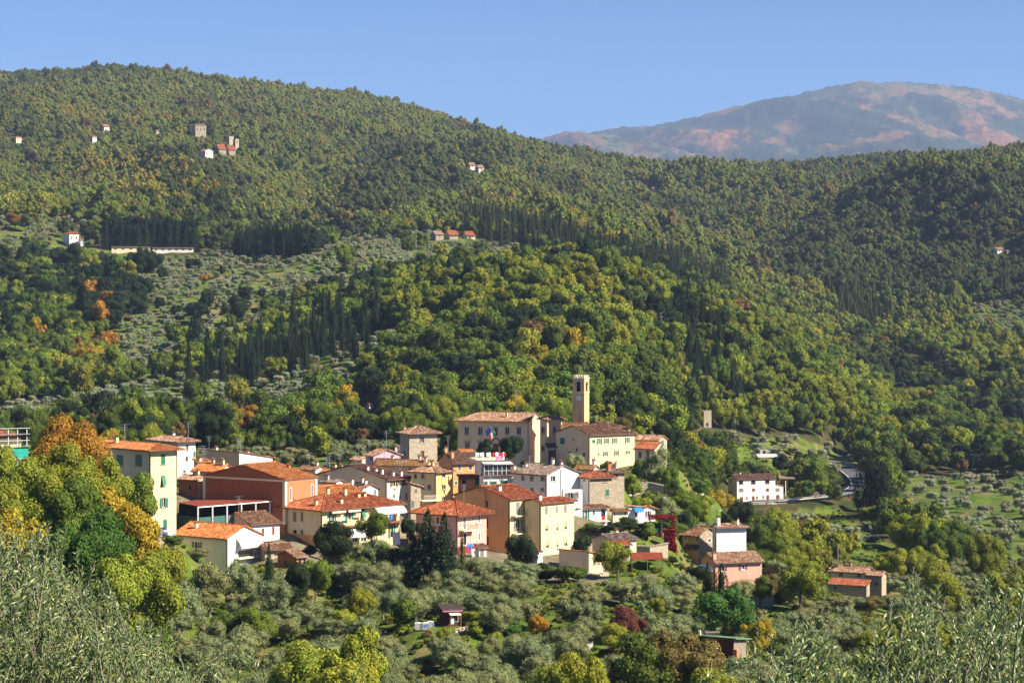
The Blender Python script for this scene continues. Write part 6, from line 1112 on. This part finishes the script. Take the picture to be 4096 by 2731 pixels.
# ------------------------------------------------------------------ automatic planting over the whole landscape
def grid(y0, y1, s, seed):
    r = np.random.default_rng(seed); ny = int((y1 - y0) / s); xs = []; yy = []
    for i in range(ny):
        y = y0 + i * s; half0, half1 = (-420 - CX) / F * y, (4520 - CX) / F * y; n = int((half1 - half0) / s); x = half0 + (np.arange(n) + (i % 2) * .5) * s
        xs.append(x + r.uniform(-.42, .42, n) * s); yy.append(y + r.uniform(-.42, .42, n) * s)
    return np.concatenate(xs), np.concatenate(yy)
BANDS = [(262, 640, 5.2), (640, 1500, 6.9), (1500, 2400, 6.2), (2400, 3650, 6.6)]
PTS = []; R2_ = np.random.default_rng(99)
minrow = np.minimum.accumulate(np.array([row(np.full(len(YS), x), YS) for x in PXG]), axis=1)
TREES = {k: [] for k in SPEC}
fa = np.array(FOOT)
sites_near = SITES
for (y0, y1, s) in BANDS:
    x, y = grid(y0, y1, s, int(y0)); z = Tz(x, y, y0 < 1500); px = x / y * F + CX; py = -(z / y) * F + HY; n = len(x)
    ok = np.ones(n, bool)
    for (a, b_, r_) in FOOT: ok &= ((x - a) ** 2 + (y - b_) ** 2) > r_ * r_
    vill = (y > 394) & (y < 560) & (px > 640) & (px < 2720); ok &= ~(vill & (R2_.random(n) < .35))
    ok &= ~((y < 372) & (px < 640) & (y > 330) & (px > 560))
    u = R2_.random(n); u2 = R2_.random(n); lo = fbm(x / 60, y / 90, 3); lo2 = fbm(x / 25 + 40, y / 30, 3); lo3 = fbm(x / 190 + 11, y / 330 + 5, 3)
    kind = np.full(n, 'broad', object); tint = np.where(lo + (u - .5) * .35 > .5, 'green', 'mid').astype(object)
    tint[(lo2 + (u2 - .5) * .5 > .68)] = 'yg'; tint[(u2 < .03)] = 'yel'; tint[(u2 > .985)] = 'rus'; tint[(lo + (u2 - .5) * .4 < .30)] = 'dk'
    b1 = (y > 900) & (lo3 > .55) & (u < .5); tint[b1] = 'yg'; b2 = (y > 900) & (lo3 < .43) & (u < .6); tint[b2] = 'dk'; b3 = (y > 1500) & (np.abs(lo3 - .5) < .02) & (u < .3); tint[b3] = 'yel'
    far_ = (y > 1500) & (u2 > .5) & (u2 < .62); tint[far_] = 'yg'
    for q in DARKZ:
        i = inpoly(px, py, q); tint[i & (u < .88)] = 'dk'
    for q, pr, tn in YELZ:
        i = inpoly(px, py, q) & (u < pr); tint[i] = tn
    for q in OLIVE:
        i = inpoly(px, py, q); kind[i & (u > .07)] = 'olive'; ok &= ~(i & (u2 < .08))
        ok &= ~(i & (np.abs(fbm(x / 40 + 3, y / 22, 2) - .5) < .014))
    for q in MEADOW:
        i = inpoly(px, py, q); kind[i] = 'olive'; ok &= ~(i & (u2 < (.72 if q is MEADOW[0] else .72 if q is MEADOW[2] else .3)))
    if y0 < 600:
        i = y < 620; ol = i & ~inpoly(px, py, [(2650, 1700), (3800, 1700), (3900, 2250), (3150, 2330), (2700, 2050)]); kind[ol & (u < .8) & (px > 640)] = 'olive'
        i2 = (px > 640) & (px < 3250) & i; ok &= ~(i2 & (u2 < .34)); kind[i & (u > .8) & (u < .9)] = 'bush'
        tint[i & (px > 2650) & (u2 < .55) & (kind == 'broad')] = 'yg'; tint[i & (px > 2650) & (u2 > .9) & (kind == 'broad')] = 'lime'; tint[i & (kind == 'bush') & (u2 < .5)] = 'yg'
        ok &= ~(i & (px > 3060) & (px < 3700) & (y > 470) & (u2 > .5))
        ok &= ~(i & (px > 1900) & (px < 2500) & (y < 372) & (y > 335) & (u2 < .5))
    for q, pr in CYP:
        i = inpoly(px, py, q) & (u < pr); kind[i] = 'cypress'; tint[i] = 'cyp'
    pr_ = inpoly(px, py, CYP[1][0]); kind[pr_] = 'spruce'
    tint[kind == 'olive'] = 'olive' if y0 < 600 else 'olp'
    w = 5 + 8 * R2_.random(n) ** 1.4; h_ = w * R2_.uniform(.8, 1.3, n) + 1.5
    if y0 >= 1500: k_ = .50 + lo3 * .66 + (u2 > .9) * .3; w *= k_; h_ *= k_ * 1.05
    o_ = kind == 'olive'; w[o_] = R2_.uniform(4.2, 6.4, o_.sum()); h_[o_] = R2_.uniform(3.6, 5.2, o_.sum())
    o_ = kind == 'cypress'; w[o_] = R2_.uniform(2.8, 4.6, o_.sum()); h_[o_] = R2_.uniform(12, 21, o_.sum())
    o_ = kind == 'spruce'; w[o_] = R2_.uniform(6, 8, o_.sum()); h_[o_] = R2_.uniform(15, 18, o_.sum())
    o_ = kind == 'bush'; w[o_] = R2_.uniform(2.5, 4, o_.sum()); h_[o_] = R2_.uniform(1.8, 3, o_.sum())
    if y0 < 600: q = vill & ok; kind[q] = 'bush'; tint[q] = np.where(u[q] < .5, 'dk', 'green'); w[q] = R2_.uniform(1.6, 3.2, q.sum()); h_[q] = R2_.uniform(1.2, 2.6, q.sum())
    if y0 < 600: q = (kind == 'broad') & (y < 560); w[q] *= .8; h_[q] *= .75
    top = py - h_ / y * F; wp = w / y * F
    if True:
        for (a, b_, t_, bo, Yh) in RECTS: ok &= ~((y < Yh) & (y > Yh * .0) & (px + wp * .42 > a) & (px - wp * .42 < b_) & (top < bo) & (py > t_))
    ok &= ~((np.abs(px - 1240) < 0))
    for i in np.nonzero(ok)[0]: TREES[kind[i]].append((float(y[i]), float(x[i]), float(z[i]), float(w[i]), float(h_[i]), tint[i], float(px[i]), float(top[i])))
far_rows = []
CAP = {'broad': 215, 'olive': 265, 'cypress': 260, 'spruce': 60, 'bush': 60, 'pine': 0}
GRP = {'broad': 'broadleaf trees of the slopes', 'olive': 'olive trees of the groves', 'cypress': 'cypresses standing in rows and clumps', 'spruce': 'dark conifers of the far row', 'bush': 'shrubs of the olive grove', 'pine': 'pines'}
for kd, lst in TREES.items():
    lst.sort(key=lambda q: -(q[3] / q[0])); c = 0
    for q in lst:
        y, x, z, w, h_, tn, px, top = q
        ix = int(min(max((px + 700) / 20, 0), len(PXG) - 1)); iy = int(np.searchsorted(YS, y * .985)); vis = -60 < px < 4150 and top < 2731 and top + 10 < minrow[ix, max(0, min(iy, len(YS) - 1) - 1)] + 30
        if c < CAP[kd] and vis:
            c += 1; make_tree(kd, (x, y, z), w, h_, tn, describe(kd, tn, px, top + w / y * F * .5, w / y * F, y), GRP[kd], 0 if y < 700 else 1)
        else: far_rows.append((kd, q))

ORD = ['leftmost', 'second', 'third', 'fourth', 'fifth', 'sixth', 'seventh', 'eighth', 'ninth', 'tenth', 'eleventh', 'twelfth', 'thirteenth', 'fourteenth', 'fifteenth', 'sixteenth', 'seventeenth', 'eighteenth', 'nineteenth', 'twentieth']
byl = {}
for o in bpy.data.objects:
    if o.get('category') and o.parent is None and o.get('label'): byl.setdefault(o['label'], []).append(o)
for lb, os_ in byl.items():
    if len(os_) < 2: continue
    os_.sort(key=lambda o: o.location.x / o.location.y)
    for i, o in enumerate(os_):
        o['label'] = lb + (', leftmost' if i == 0 else ', rightmost' if i == len(os_) - 1 else ', %s from left' % ORD[i] if i < 20 else ', %dth from left' % (i + 1))
# bare dead pine on the knoll
q = ground(2645, solve(2645, 1375)); tt = tag(empty('dead_tree', q), 'bare grey dead pine with flat broken top standing above the knoll trees', 'dead tree'); m = MB(); m.tube([(0, 0, -1), (.3, 0, 6), (-.2, 0, 13)], .38, .18, 6)
for i in range(9):
    a = i * 2.4; zz = 9.5 + i * .45; L_ = 2.6 - i * .08; m.tube([(0, 0, zz), (math.cos(a) * L_ * .6, math.sin(a) * L_ * .6, zz + .7), (math.cos(a) * L_, math.sin(a) * L_, zz + .5)], .1, .03, 4)
m.build('trunk', flat('dead_wood', (.22, .18, .14), .9), tt)
# pale rock outcrops on the knoll side
def rock(px, py, w, label, seed, y0=600):
    Yr = solve(px, py, y0); g = ground(px, Yr); r = random.Random(seed); n = w / F * Yr; o = MB(); vs = []
    for iz in range(6):
        for ia in range(10):
            a = ia * .628; rr = n * .5 * (1 - (iz / 6) ** 1.6) * r.uniform(.75, 1.2); vs.append((rr * math.cos(a), rr * .7 * math.sin(a), iz * n * .16 - 1 + r.uniform(-.1, .1) * n))
    o.v = vs
    for iz in range(5):
        for ia in range(10): o.f.append((iz * 10 + ia, iz * 10 + (ia + 1) % 10, iz * 10 + 10 + (ia + 1) % 10, iz * 10 + 10 + ia))
    o.f.append(tuple(range(50, 60))); ob = o.build('rock_outcrop', stone('ochre_rock', (.42, .30, .19), (.26, .18, .11), (.3, .22, .14), .5)); ob.location = g; tag(ob, label, 'rock')
rock(3020, 1680, 50, 'pale ochre rock outcrop right of the conifers by the ruined tower', 1); rock(2905, 1600, 44, 'ochre rock face between the dark conifers above the ruined tower', 2); rock(2840, 1850, 110, 'broad ochre rocky bank below the ruined tower', 3); rock(2690, 1790, 60, 'pale rocky bank right of the last house on the ridge', 4, 500)
# the rest of the woods, groves and rows: instances, one object per kind of mass
def mass(name, label, cat, protos, rows, scale_src):
    me = bpy.data.meshes.new(name); n = len(rows); co = np.array([(q[1], q[0], q[2]) for _, q in rows], np.float32); me.vertices.add(n); me.vertices.foreach_set('co', co.ravel())
    rr = np.random.default_rng(n); sc = np.array([(q[3], q[3], q[4]) for _, q in rows], np.float32); a = me.attributes.new('sc', 'FLOAT_VECTOR', 'POINT'); a.data.foreach_set('vector', sc.ravel())
    rot = np.zeros((n, 3), np.float32); rot[:, 2] = rr.uniform(0, 6.28, n); a = me.attributes.new('rot', 'FLOAT_VECTOR', 'POINT'); a.data.foreach_set('vector', rot.ravel())
    keys = list(protos); a = me.attributes.new('pid', 'INT', 'POINT'); a.data.foreach_set('value', np.array([keys.index(k) if k in keys else 0 for k, _ in rows], np.int32))
    jit = rr.uniform(.68, 1.12, (n, 1)); col = np.array([TINT[q[5]] for _, q in rows]) * jit; yy_ = np.array([q[0] for _, q in rows]); fd = np.clip((yy_ - 1300) / 900, 0, .5)[:, None]; jit2 = np.where(yy_ > 1500, .5, 0)[:, None]; col = col * (1 - jit2) + col / jit * .9 * jit2; col = col * (1 - fd) + np.array([.150, .162, .05]) * fd; col[:, 0] *= rr.uniform(.85, 1.18, n); a = me.attributes.new('tint', 'FLOAT_COLOR', 'POINT'); a.data.foreach_set('color', np.concatenate([col, np.ones((n, 1))], 1).astype(np.float32).ravel())  # tints pale with distance: some haze is put into the tree colour
    ob = link(name, me); ng = bpy.data.node_groups.new(name + '_scatter', 'GeometryNodeTree'); ng.interface.new_socket('Geometry', in_out='INPUT', socket_type='NodeSocketGeometry'); ng.interface.new_socket('Geometry', in_out='OUTPUT', socket_type='NodeSocketGeometry')
    nn = ng.nodes; gi = nn.new('NodeGroupInput'); go = nn.new('NodeGroupOutput'); ip = nn.new('GeometryNodeInstanceOnPoints'); jn = nn.new('GeometryNodeJoinGeometry'); lk = ng.links
    for k in reversed(keys):
        oi = nn.new('GeometryNodeObjectInfo'); po = bpy.data.objects.new(k + '_prototype', protos[k]); oi.inputs['Object'].default_value = po; oi.inputs['As Instance'].default_value = True; lk.new(oi.outputs['Geometry'], jn.inputs[0])
    def at(nm, ty): q = nn.new('GeometryNodeInputNamedAttribute'); q.data_type = ty; q.inputs['Name'].default_value = nm; return q.outputs[0]
    lk.new(gi.outputs[0], ip.inputs['Points']); lk.new(jn.outputs[0], ip.inputs['Instance']); ip.inputs['Pick Instance'].default_value = True
    lk.new(at('pid', 'INT'), ip.inputs['Instance Index']); lk.new(at('rot', 'FLOAT_VECTOR'), ip.inputs['Rotation']); lk.new(at('sc', 'FLOAT_VECTOR'), ip.inputs['Scale']); lk.new(ip.outputs[0], go.inputs[0])
    md = ob.modifiers.new('scatter', 'NODES'); md.node_group = ng; tag(ob, label, cat, kind='stuff'); return ob
LOWN = {'broad': (600, .05), 'olive': (320, .07), 'cypress': (200, .09), 'spruce': (260, .08), 'bush': (220, .1)}
MIDI = {kd: crown_mesh(kd + '_mass', kd, 91 + len(kd), {'broad': 1700, 'olive': 800, 'cypress': 500, 'spruce': 700, 'bush': 450}[kd], {'broad': .031, 'olive': .045, 'cypress': .06, 'spruce': .05, 'bush': .07}[kd], LEAF_I) for kd in LOWN}
MIDI['broad2'] = crown_mesh('broad_mass_b', 'broad', 131, 1700, .031, LEAF_I); MIDI['broad3'] = crown_mesh('broad_mass_c', 'broad', 137, 1700, .031, LEAF_I); MIDI['broad4'] = crown_mesh('broad_mass_d', 'loose', 141, 1700, .031, LEAF_I)
LOWI = {kd: crown_mesh(kd + '_far', kd, 191 + len(kd), a, b_, LEAF_I) for kd, (a, b_) in LOWN.items()}
LOWI['broad2'] = crown_mesh('broad_far_b', 'broad', 231, 600, .05, LEAF_I); LOWI['broad3'] = crown_mesh('broad_far_c', 'loose', 331, 600, .05, LEAF_I)
def alt(r, ks): return [((ks[(i * 7919) % len(ks)] if k == 'broad' else k), q) for i, (k, q) in enumerate(r)]
nr_ = alt([r for r in far_rows if r[1][0] < 1500], ['broad', 'broad2', 'broad3', 'broad4']); fr_ = alt([r for r in far_rows if r[1][0] >= 1500], ['broad', 'broad2', 'broad3'])
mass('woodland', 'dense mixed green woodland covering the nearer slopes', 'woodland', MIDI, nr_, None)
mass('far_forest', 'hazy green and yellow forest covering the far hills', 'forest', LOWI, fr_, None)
# undergrowth: grass tufts and brambles in the grove and on the terraces
ux, uy = [], []
rg = np.random.default_rng(5); n = 52000; uy = rg.uniform(270, 960, n) ; ux = (rg.uniform(-100, 4200, n) - CX) / F * uy; uz = Tz(ux, uy); upx = ux / uy * F + CX; upy = -(uz / uy) * F + HY
ok = ~((uy > 372) & (uy < 545) & (upx > 640) & (upx < 2520)); nz = fbm(ux / 9, uy / 9, 3); ok &= nz > .40
ok &= ~(((uy > 560) & ~inpoly(upx, upy, MEADOW[1]) & ~inpoly(upx, upy, MEADOW[2])) | inpoly(upx, upy, MEADOW[0]))
for (a, b_, r_) in FOOT: ok &= ((ux - a) ** 2 + (uy - b_) ** 2) > (r_ * .8) ** 2
rw = []
for i in np.nonzero(ok)[0]:
    s_ = rg.uniform(.35, 1.3); tn = rg.choice(['green', 'yg', 'mid', 'yg', 'bro', 'green']); rw.append(('bush', (uy[i], ux[i], uz[i] - .15, s_ * 1.3, s_, tn)))
mass('undergrowth', 'low bushes, brambles and tall grass under the olive trees', 'undergrowth', {'bush': crown_mesh('bush_under', 'bush', 77, 160, .1, LEAF_I)}, rw, None)

# creeper on the pergola and the pillar (leaves as one mass each)
def creeper(parent, box, n, seed, tint='red'):
    r = np.random.default_rng(seed); x0, x1, y0, y1, z0, z1 = box; c = np.stack([r.uniform(x0, x1, n), r.uniform(y0, y1, n), r.uniform(z0, z1, n)], -1); s = .16
    a = r.normal(size=(n, 3)); a /= np.linalg.norm(a, axis=1)[:, None]; b_ = np.cross(a, r.normal(size=(n, 3))); b_ /= np.linalg.norm(b_, axis=1)[:, None]
    q = np.stack([c - a * s, c - b_ * s, c + a * s, c + b_ * s], 1).reshape(-1, 3); me = bpy.data.meshes.new('creeper'); fast_mesh(me, q, np.arange(n * 4).reshape(n, 4)); va = me.attributes.new('var', 'FLOAT', 'FACE'); va.data.foreach_set('value', r.random(n).astype(np.float32)); me.materials.append(LEAF_O)
    o = link('creeper_leaves', me, parent); tag(o, kind='stuff'); o.color = TINT[tint] + (1,)
TINT['cre'] = (.24, .008, .014)
pg = bpy.data.objects['pergola']; creeper(pg, (3.9, 4.9, -.4, .6, -2.2, 1.9), 260, 2, 'cre'); creeper(pg, (-.3, 4.8, -.5, 2.5, 1.3, 2.1), 520, 3, 'cre'); creeper(pg, (-.4, 2.4, 0, 1.5, -2.0, -.8), 300, 6, 'red')
creeper(tw, (-.9, 1.1, -.25, .1, -.5, 3.5), 900, 4, 'cre'); creeper(tw, (.5, 1.4, -.3, .6, -2, .8), 400, 5, 'cre')

# ------------------------------------------------------------------ olive trees in front of the camera
LFM, t, b = newmat('olive_leaf'); b.inputs['Roughness'].default_value = .42; b.inputs['Specular IOR Level'].default_value = .45
va = N(t, 'ShaderNodeAttribute', attribute_name='var'); ge = N(t, 'ShaderNodeNewGeometry'); top_ = ramp(t, va.outputs['Fac'], [(.0, (.06, .105, .028)), (.55, (.15, .21, .06)), (.93, (.27, .34, .11)), (1.0, (.36, .33, .05))])
t.links.new(mixc(t, ge.outputs['Backfacing'], top_, (.23, .28, .15)), b.inputs['Base Color']); tr = N(t, 'ShaderNodeBsdfTranslucent'); t.links.new(top_, tr.inputs[0]); ms = N(t, 'ShaderNodeMixShader'); ms.inputs[0].default_value = .2
t.links.new(b.outputs[0], ms.inputs[1]); t.links.new(tr.outputs[0], ms.inputs[2]); t.links.new(ms.outputs[0], t.nodes['Material Output'].inputs['Surface'])
TWIG = flat('olive_twig', (.20, .17, .11), .8); FRUIT = flat('black_olive', (.02, .012, .02), .3)
def sprig(seed):
    r = random.Random(seed); m = MB(); L = r.uniform(.42, .75); side = Vector((r.uniform(-.14, .14), r.uniform(-.14, .14), 0)); pts = [Vector((0, 0, 0)) + side * (u ** 1.6) + Vector((0, 0, L * u)) for u in (0, .25, .5, .75, 1)]
    m.tube(pts, .0062, .002, 4); mats = [0] * len(m.f); var = [0] * len(m.f)
    n = int(L / .023)
    for i in range(n):
        u = .08 + .92 * i / n; k = min(3, int(u * 4)); p = pts[k].lerp(pts[k + 1], u * 4 - k); az = (i % 2) * 1.57 + r.uniform(-.5, .5)
        for s in (0, math.pi):
            if r.random() < .12: continue
            a = az + s; el = r.uniform(.55, 1.15); d = Vector((math.cos(a) * math.cos(el), math.sin(a) * math.cos(el), math.sin(el))); ll = r.uniform(.042, .07) * (1.0 if u < .9 else .7); w = ll * r.uniform(.1, .14)
            q = d.cross(Vector((r.uniform(-.4, .4), r.uniform(-.4, .4), 1))).normalized(); nn_ = q.cross(d).normalized() * ll * .10; b0 = len(m.v)
            m.v += [tuple(p), tuple(p + d * ll * .45 + q * w - nn_ * .3), tuple(p + d * ll - nn_), tuple(p + d * ll * .45 - q * w - nn_ * .3), tuple(p + d * ll * .5 + nn_ * .6)]
            m.f += [(b0, b0 + 1, b0 + 4), (b0 + 1, b0 + 2, b0 + 4), (b0 + 2, b0 + 3, b0 + 4), (b0 + 3, b0, b0 + 4)]; v_ = r.random(); mats += [1] * 4; var += [v_] * 4
        if r.random() < .05 and u < .7:
            c = p + Vector((math.cos(az), math.sin(az), -.3)) * .018; b0 = len(m.v); m.v += [tuple(c + Vector(x) * .009 + Vector((0, 0, 0))) for x in IV]; m.f += [tuple(int(j) + b0 for j in f_) for f_ in IF]; mats += [2] * 20; var += [0] * 20
    me = m.mesh('olive_sprig', TWIG); me.materials.append(LFM); me.materials.append(FRUIT); me.polygons.foreach_set('material_index', mats); a = me.attributes.new('var', 'FLOAT', 'FACE'); a.data.foreach_set('value', var); return me
SPR = [sprig(200 + i) for i in range(12)]
def front_olive(label, outline, Y0, Y1, n, seed, base_px, scale=1.0, dens_low=1.0):
    r = random.Random(seed); Ym = (Y0 + Y1) / 2; bx = (base_px - CX) / F * Ym; gz = float(Tz(np.array([bx]), np.array([Ym]))[0]); t = tag(empty('olive_tree', (bx, Ym, gz)), label, 'olive tree')
    ox = [a for a, _ in outline]; oy = [b_ for _, b_ in outline]; rootp = Vector((bx, Ym, gz)); tz = P(base_px, 2900, Ym).z
    m = MB(); m.tube([(0, 0, -.4), (.08, .05, (tz - gz) * .5), (0, 0, tz - gz)], .26, .15, 8); m.build('trunk', BARKL, t)
    subs = []
    for i in range(26):
        px = r.uniform(ox[0], ox[-1]); Y = r.uniform(Y0, Y1); py = np.interp(px, ox, oy) + r.uniform(330, 620); e = P(px, py, Y) - rootp; s = Vector((0, 0, tz - gz)); md = s.lerp(e, .5) + Vector((0, 0, -.25))
        b_ = MB(); b_.tube([s, md, e], .035, .009, 5); b_.build('branch', BARKL, t); subs.append(e)
    rest_v = []; kk = 0; objs = []
    for i in range(n):
        px = r.uniform(ox[0], ox[-1]); Y = r.uniform(Y0, Y1); top = np.interp(px, ox, oy); dep = r.random() ** 1.15; pyt = top + r.uniform(0, 25) + dep * (3000 - top); s = scale * r.uniform(.75, 1.15); L = .6 * s
        tip = P(px, pyt, Y); lean = Vector((r.gauss(.10, .28), r.gauss(0, .3), 1)).normalized(); base = tip - lean * L; q = lean.to_track_quat('Z', 'Y'); objs.append((pyt, base - rootp, q, s, r.uniform(0, 6.28), r.choice(SPR)))
    objs.sort(key=lambda o: o[0]); vis = [o for o in objs if o[0] < 2731]; step = max(1, len(vis) // 280); pick = set(id(o) for o in vis[::step][:290])
    acc = []
    for o in objs:
        M = Matrix.Translation(o[1]) @ o[2].to_matrix().to_4x4() @ Matrix.Rotation(o[4], 4, 'Z') @ Matrix.Scale(o[3], 4)
        if id(o) in pick: ob = bpy.data.objects.new('sprig', o[5]); COL.objects.link(ob); ob.parent = t; ob.matrix_basis = M
        else: acc.append((M, o[5]))
    vs = []; fs = []; mi = []; va_ = []; base = 0
    for M, me in acc:
        co = np.empty(len(me.vertices) * 3, np.float32); me.vertices.foreach_get('co', co); co = co.reshape(-1, 3); A = np.array(M); co = co @ A[:3, :3].T + A[:3, 3]; vs.append(co)
        fs += [tuple(v + base for v in p.vertices) for p in me.polygons]; mi += [p.material_index for p in me.polygons]; q = np.empty(len(me.polygons), np.float32); me.attributes['var'].data.foreach_get('value', q); va_.append(q); base += len(co)
    if acc:
        me = bpy.data.meshes.new('foliage'); me.from_pydata(np.concatenate(vs).tolist(), [], fs); [me.materials.append(x) for x in (TWIG, LFM, FRUIT)]; me.polygons.foreach_set('material_index', mi); a = me.attributes.new('var', 'FLOAT', 'FACE'); a.data.foreach_set('value', np.concatenate(va_)); tag(link('foliage', me, t), kind='stuff')
front_olive('near olive tree with pale upright sprigs filling the lower left corner', [(-120, 2090), (60, 2075), (150, 2035), (230, 2110), (300, 2200), (380, 2280), (430, 2340), (480, 2430), (600, 2440), (640, 2520), (720, 2620)], 15.0, 19.0, 760, 11, 160, 1.12)
front_olive('near olive tree with long sprigs reaching up at the lower right corner', [(3080, 2560), (3160, 2380), (3250, 2500), (3330, 2450), (3420, 2530), (3560, 2400), (3640, 2290), (3720, 2240), (3800, 2390), (3900, 2230), (4000, 2220), (4200, 2200)], 11.5, 15.0, 330, 12, 3800, 1.1)
front_olive('low tips of a near olive tree poking up along the bottom left edge', [(780, 2640), (860, 2520), (930, 2430), (1020, 2500), (1060, 2680)], 15.5, 17.5, 60, 13, 900, 1.0)
front_olive('few thin olive shoots poking up at the bottom edge left of centre', [(1400, 2700), (1450, 2620), (1500, 2590), (1530, 2700)], 15.5, 17.0, 9, 14, 1460, .8)
front_olive('sparse olive shoots at the bottom edge right of the lime bush', [(2950, 2620), (3000, 2500), (3080, 2480), (3100, 2600)], 14.5, 16.5, 30, 15, 3030, .9)

# ------------------------------------------------------------------ air
zlo = float(min(Z_.min(), mz.min())) - 1.0; zhi = float(max(Z_.max(), mz.max())) + 60
m = bpy.data.materials.new('haze_air'); m.use_nodes = True; t = m.node_tree; t.nodes.remove(t.nodes['Principled BSDF']); pv = N(t, 'ShaderNodeVolumePrincipled'); pv.inputs['Color'].default_value = (.50, .66, 1, 1); pv.inputs['Density'].default_value = 3.9e-5; pv.inputs['Anisotropy'].default_value = .0
t.links.new(pv.outputs[0], t.nodes['Material Output'].inputs['Volume'])
hz = MB().box(-5600, 5800, -30, 15900, zlo, zhi).build('haze', m); tag(hz, kind='stuff')
print('TREES', {k: len(v) for k, v in TREES.items()}, 'objects', len(bpy.data.objects))
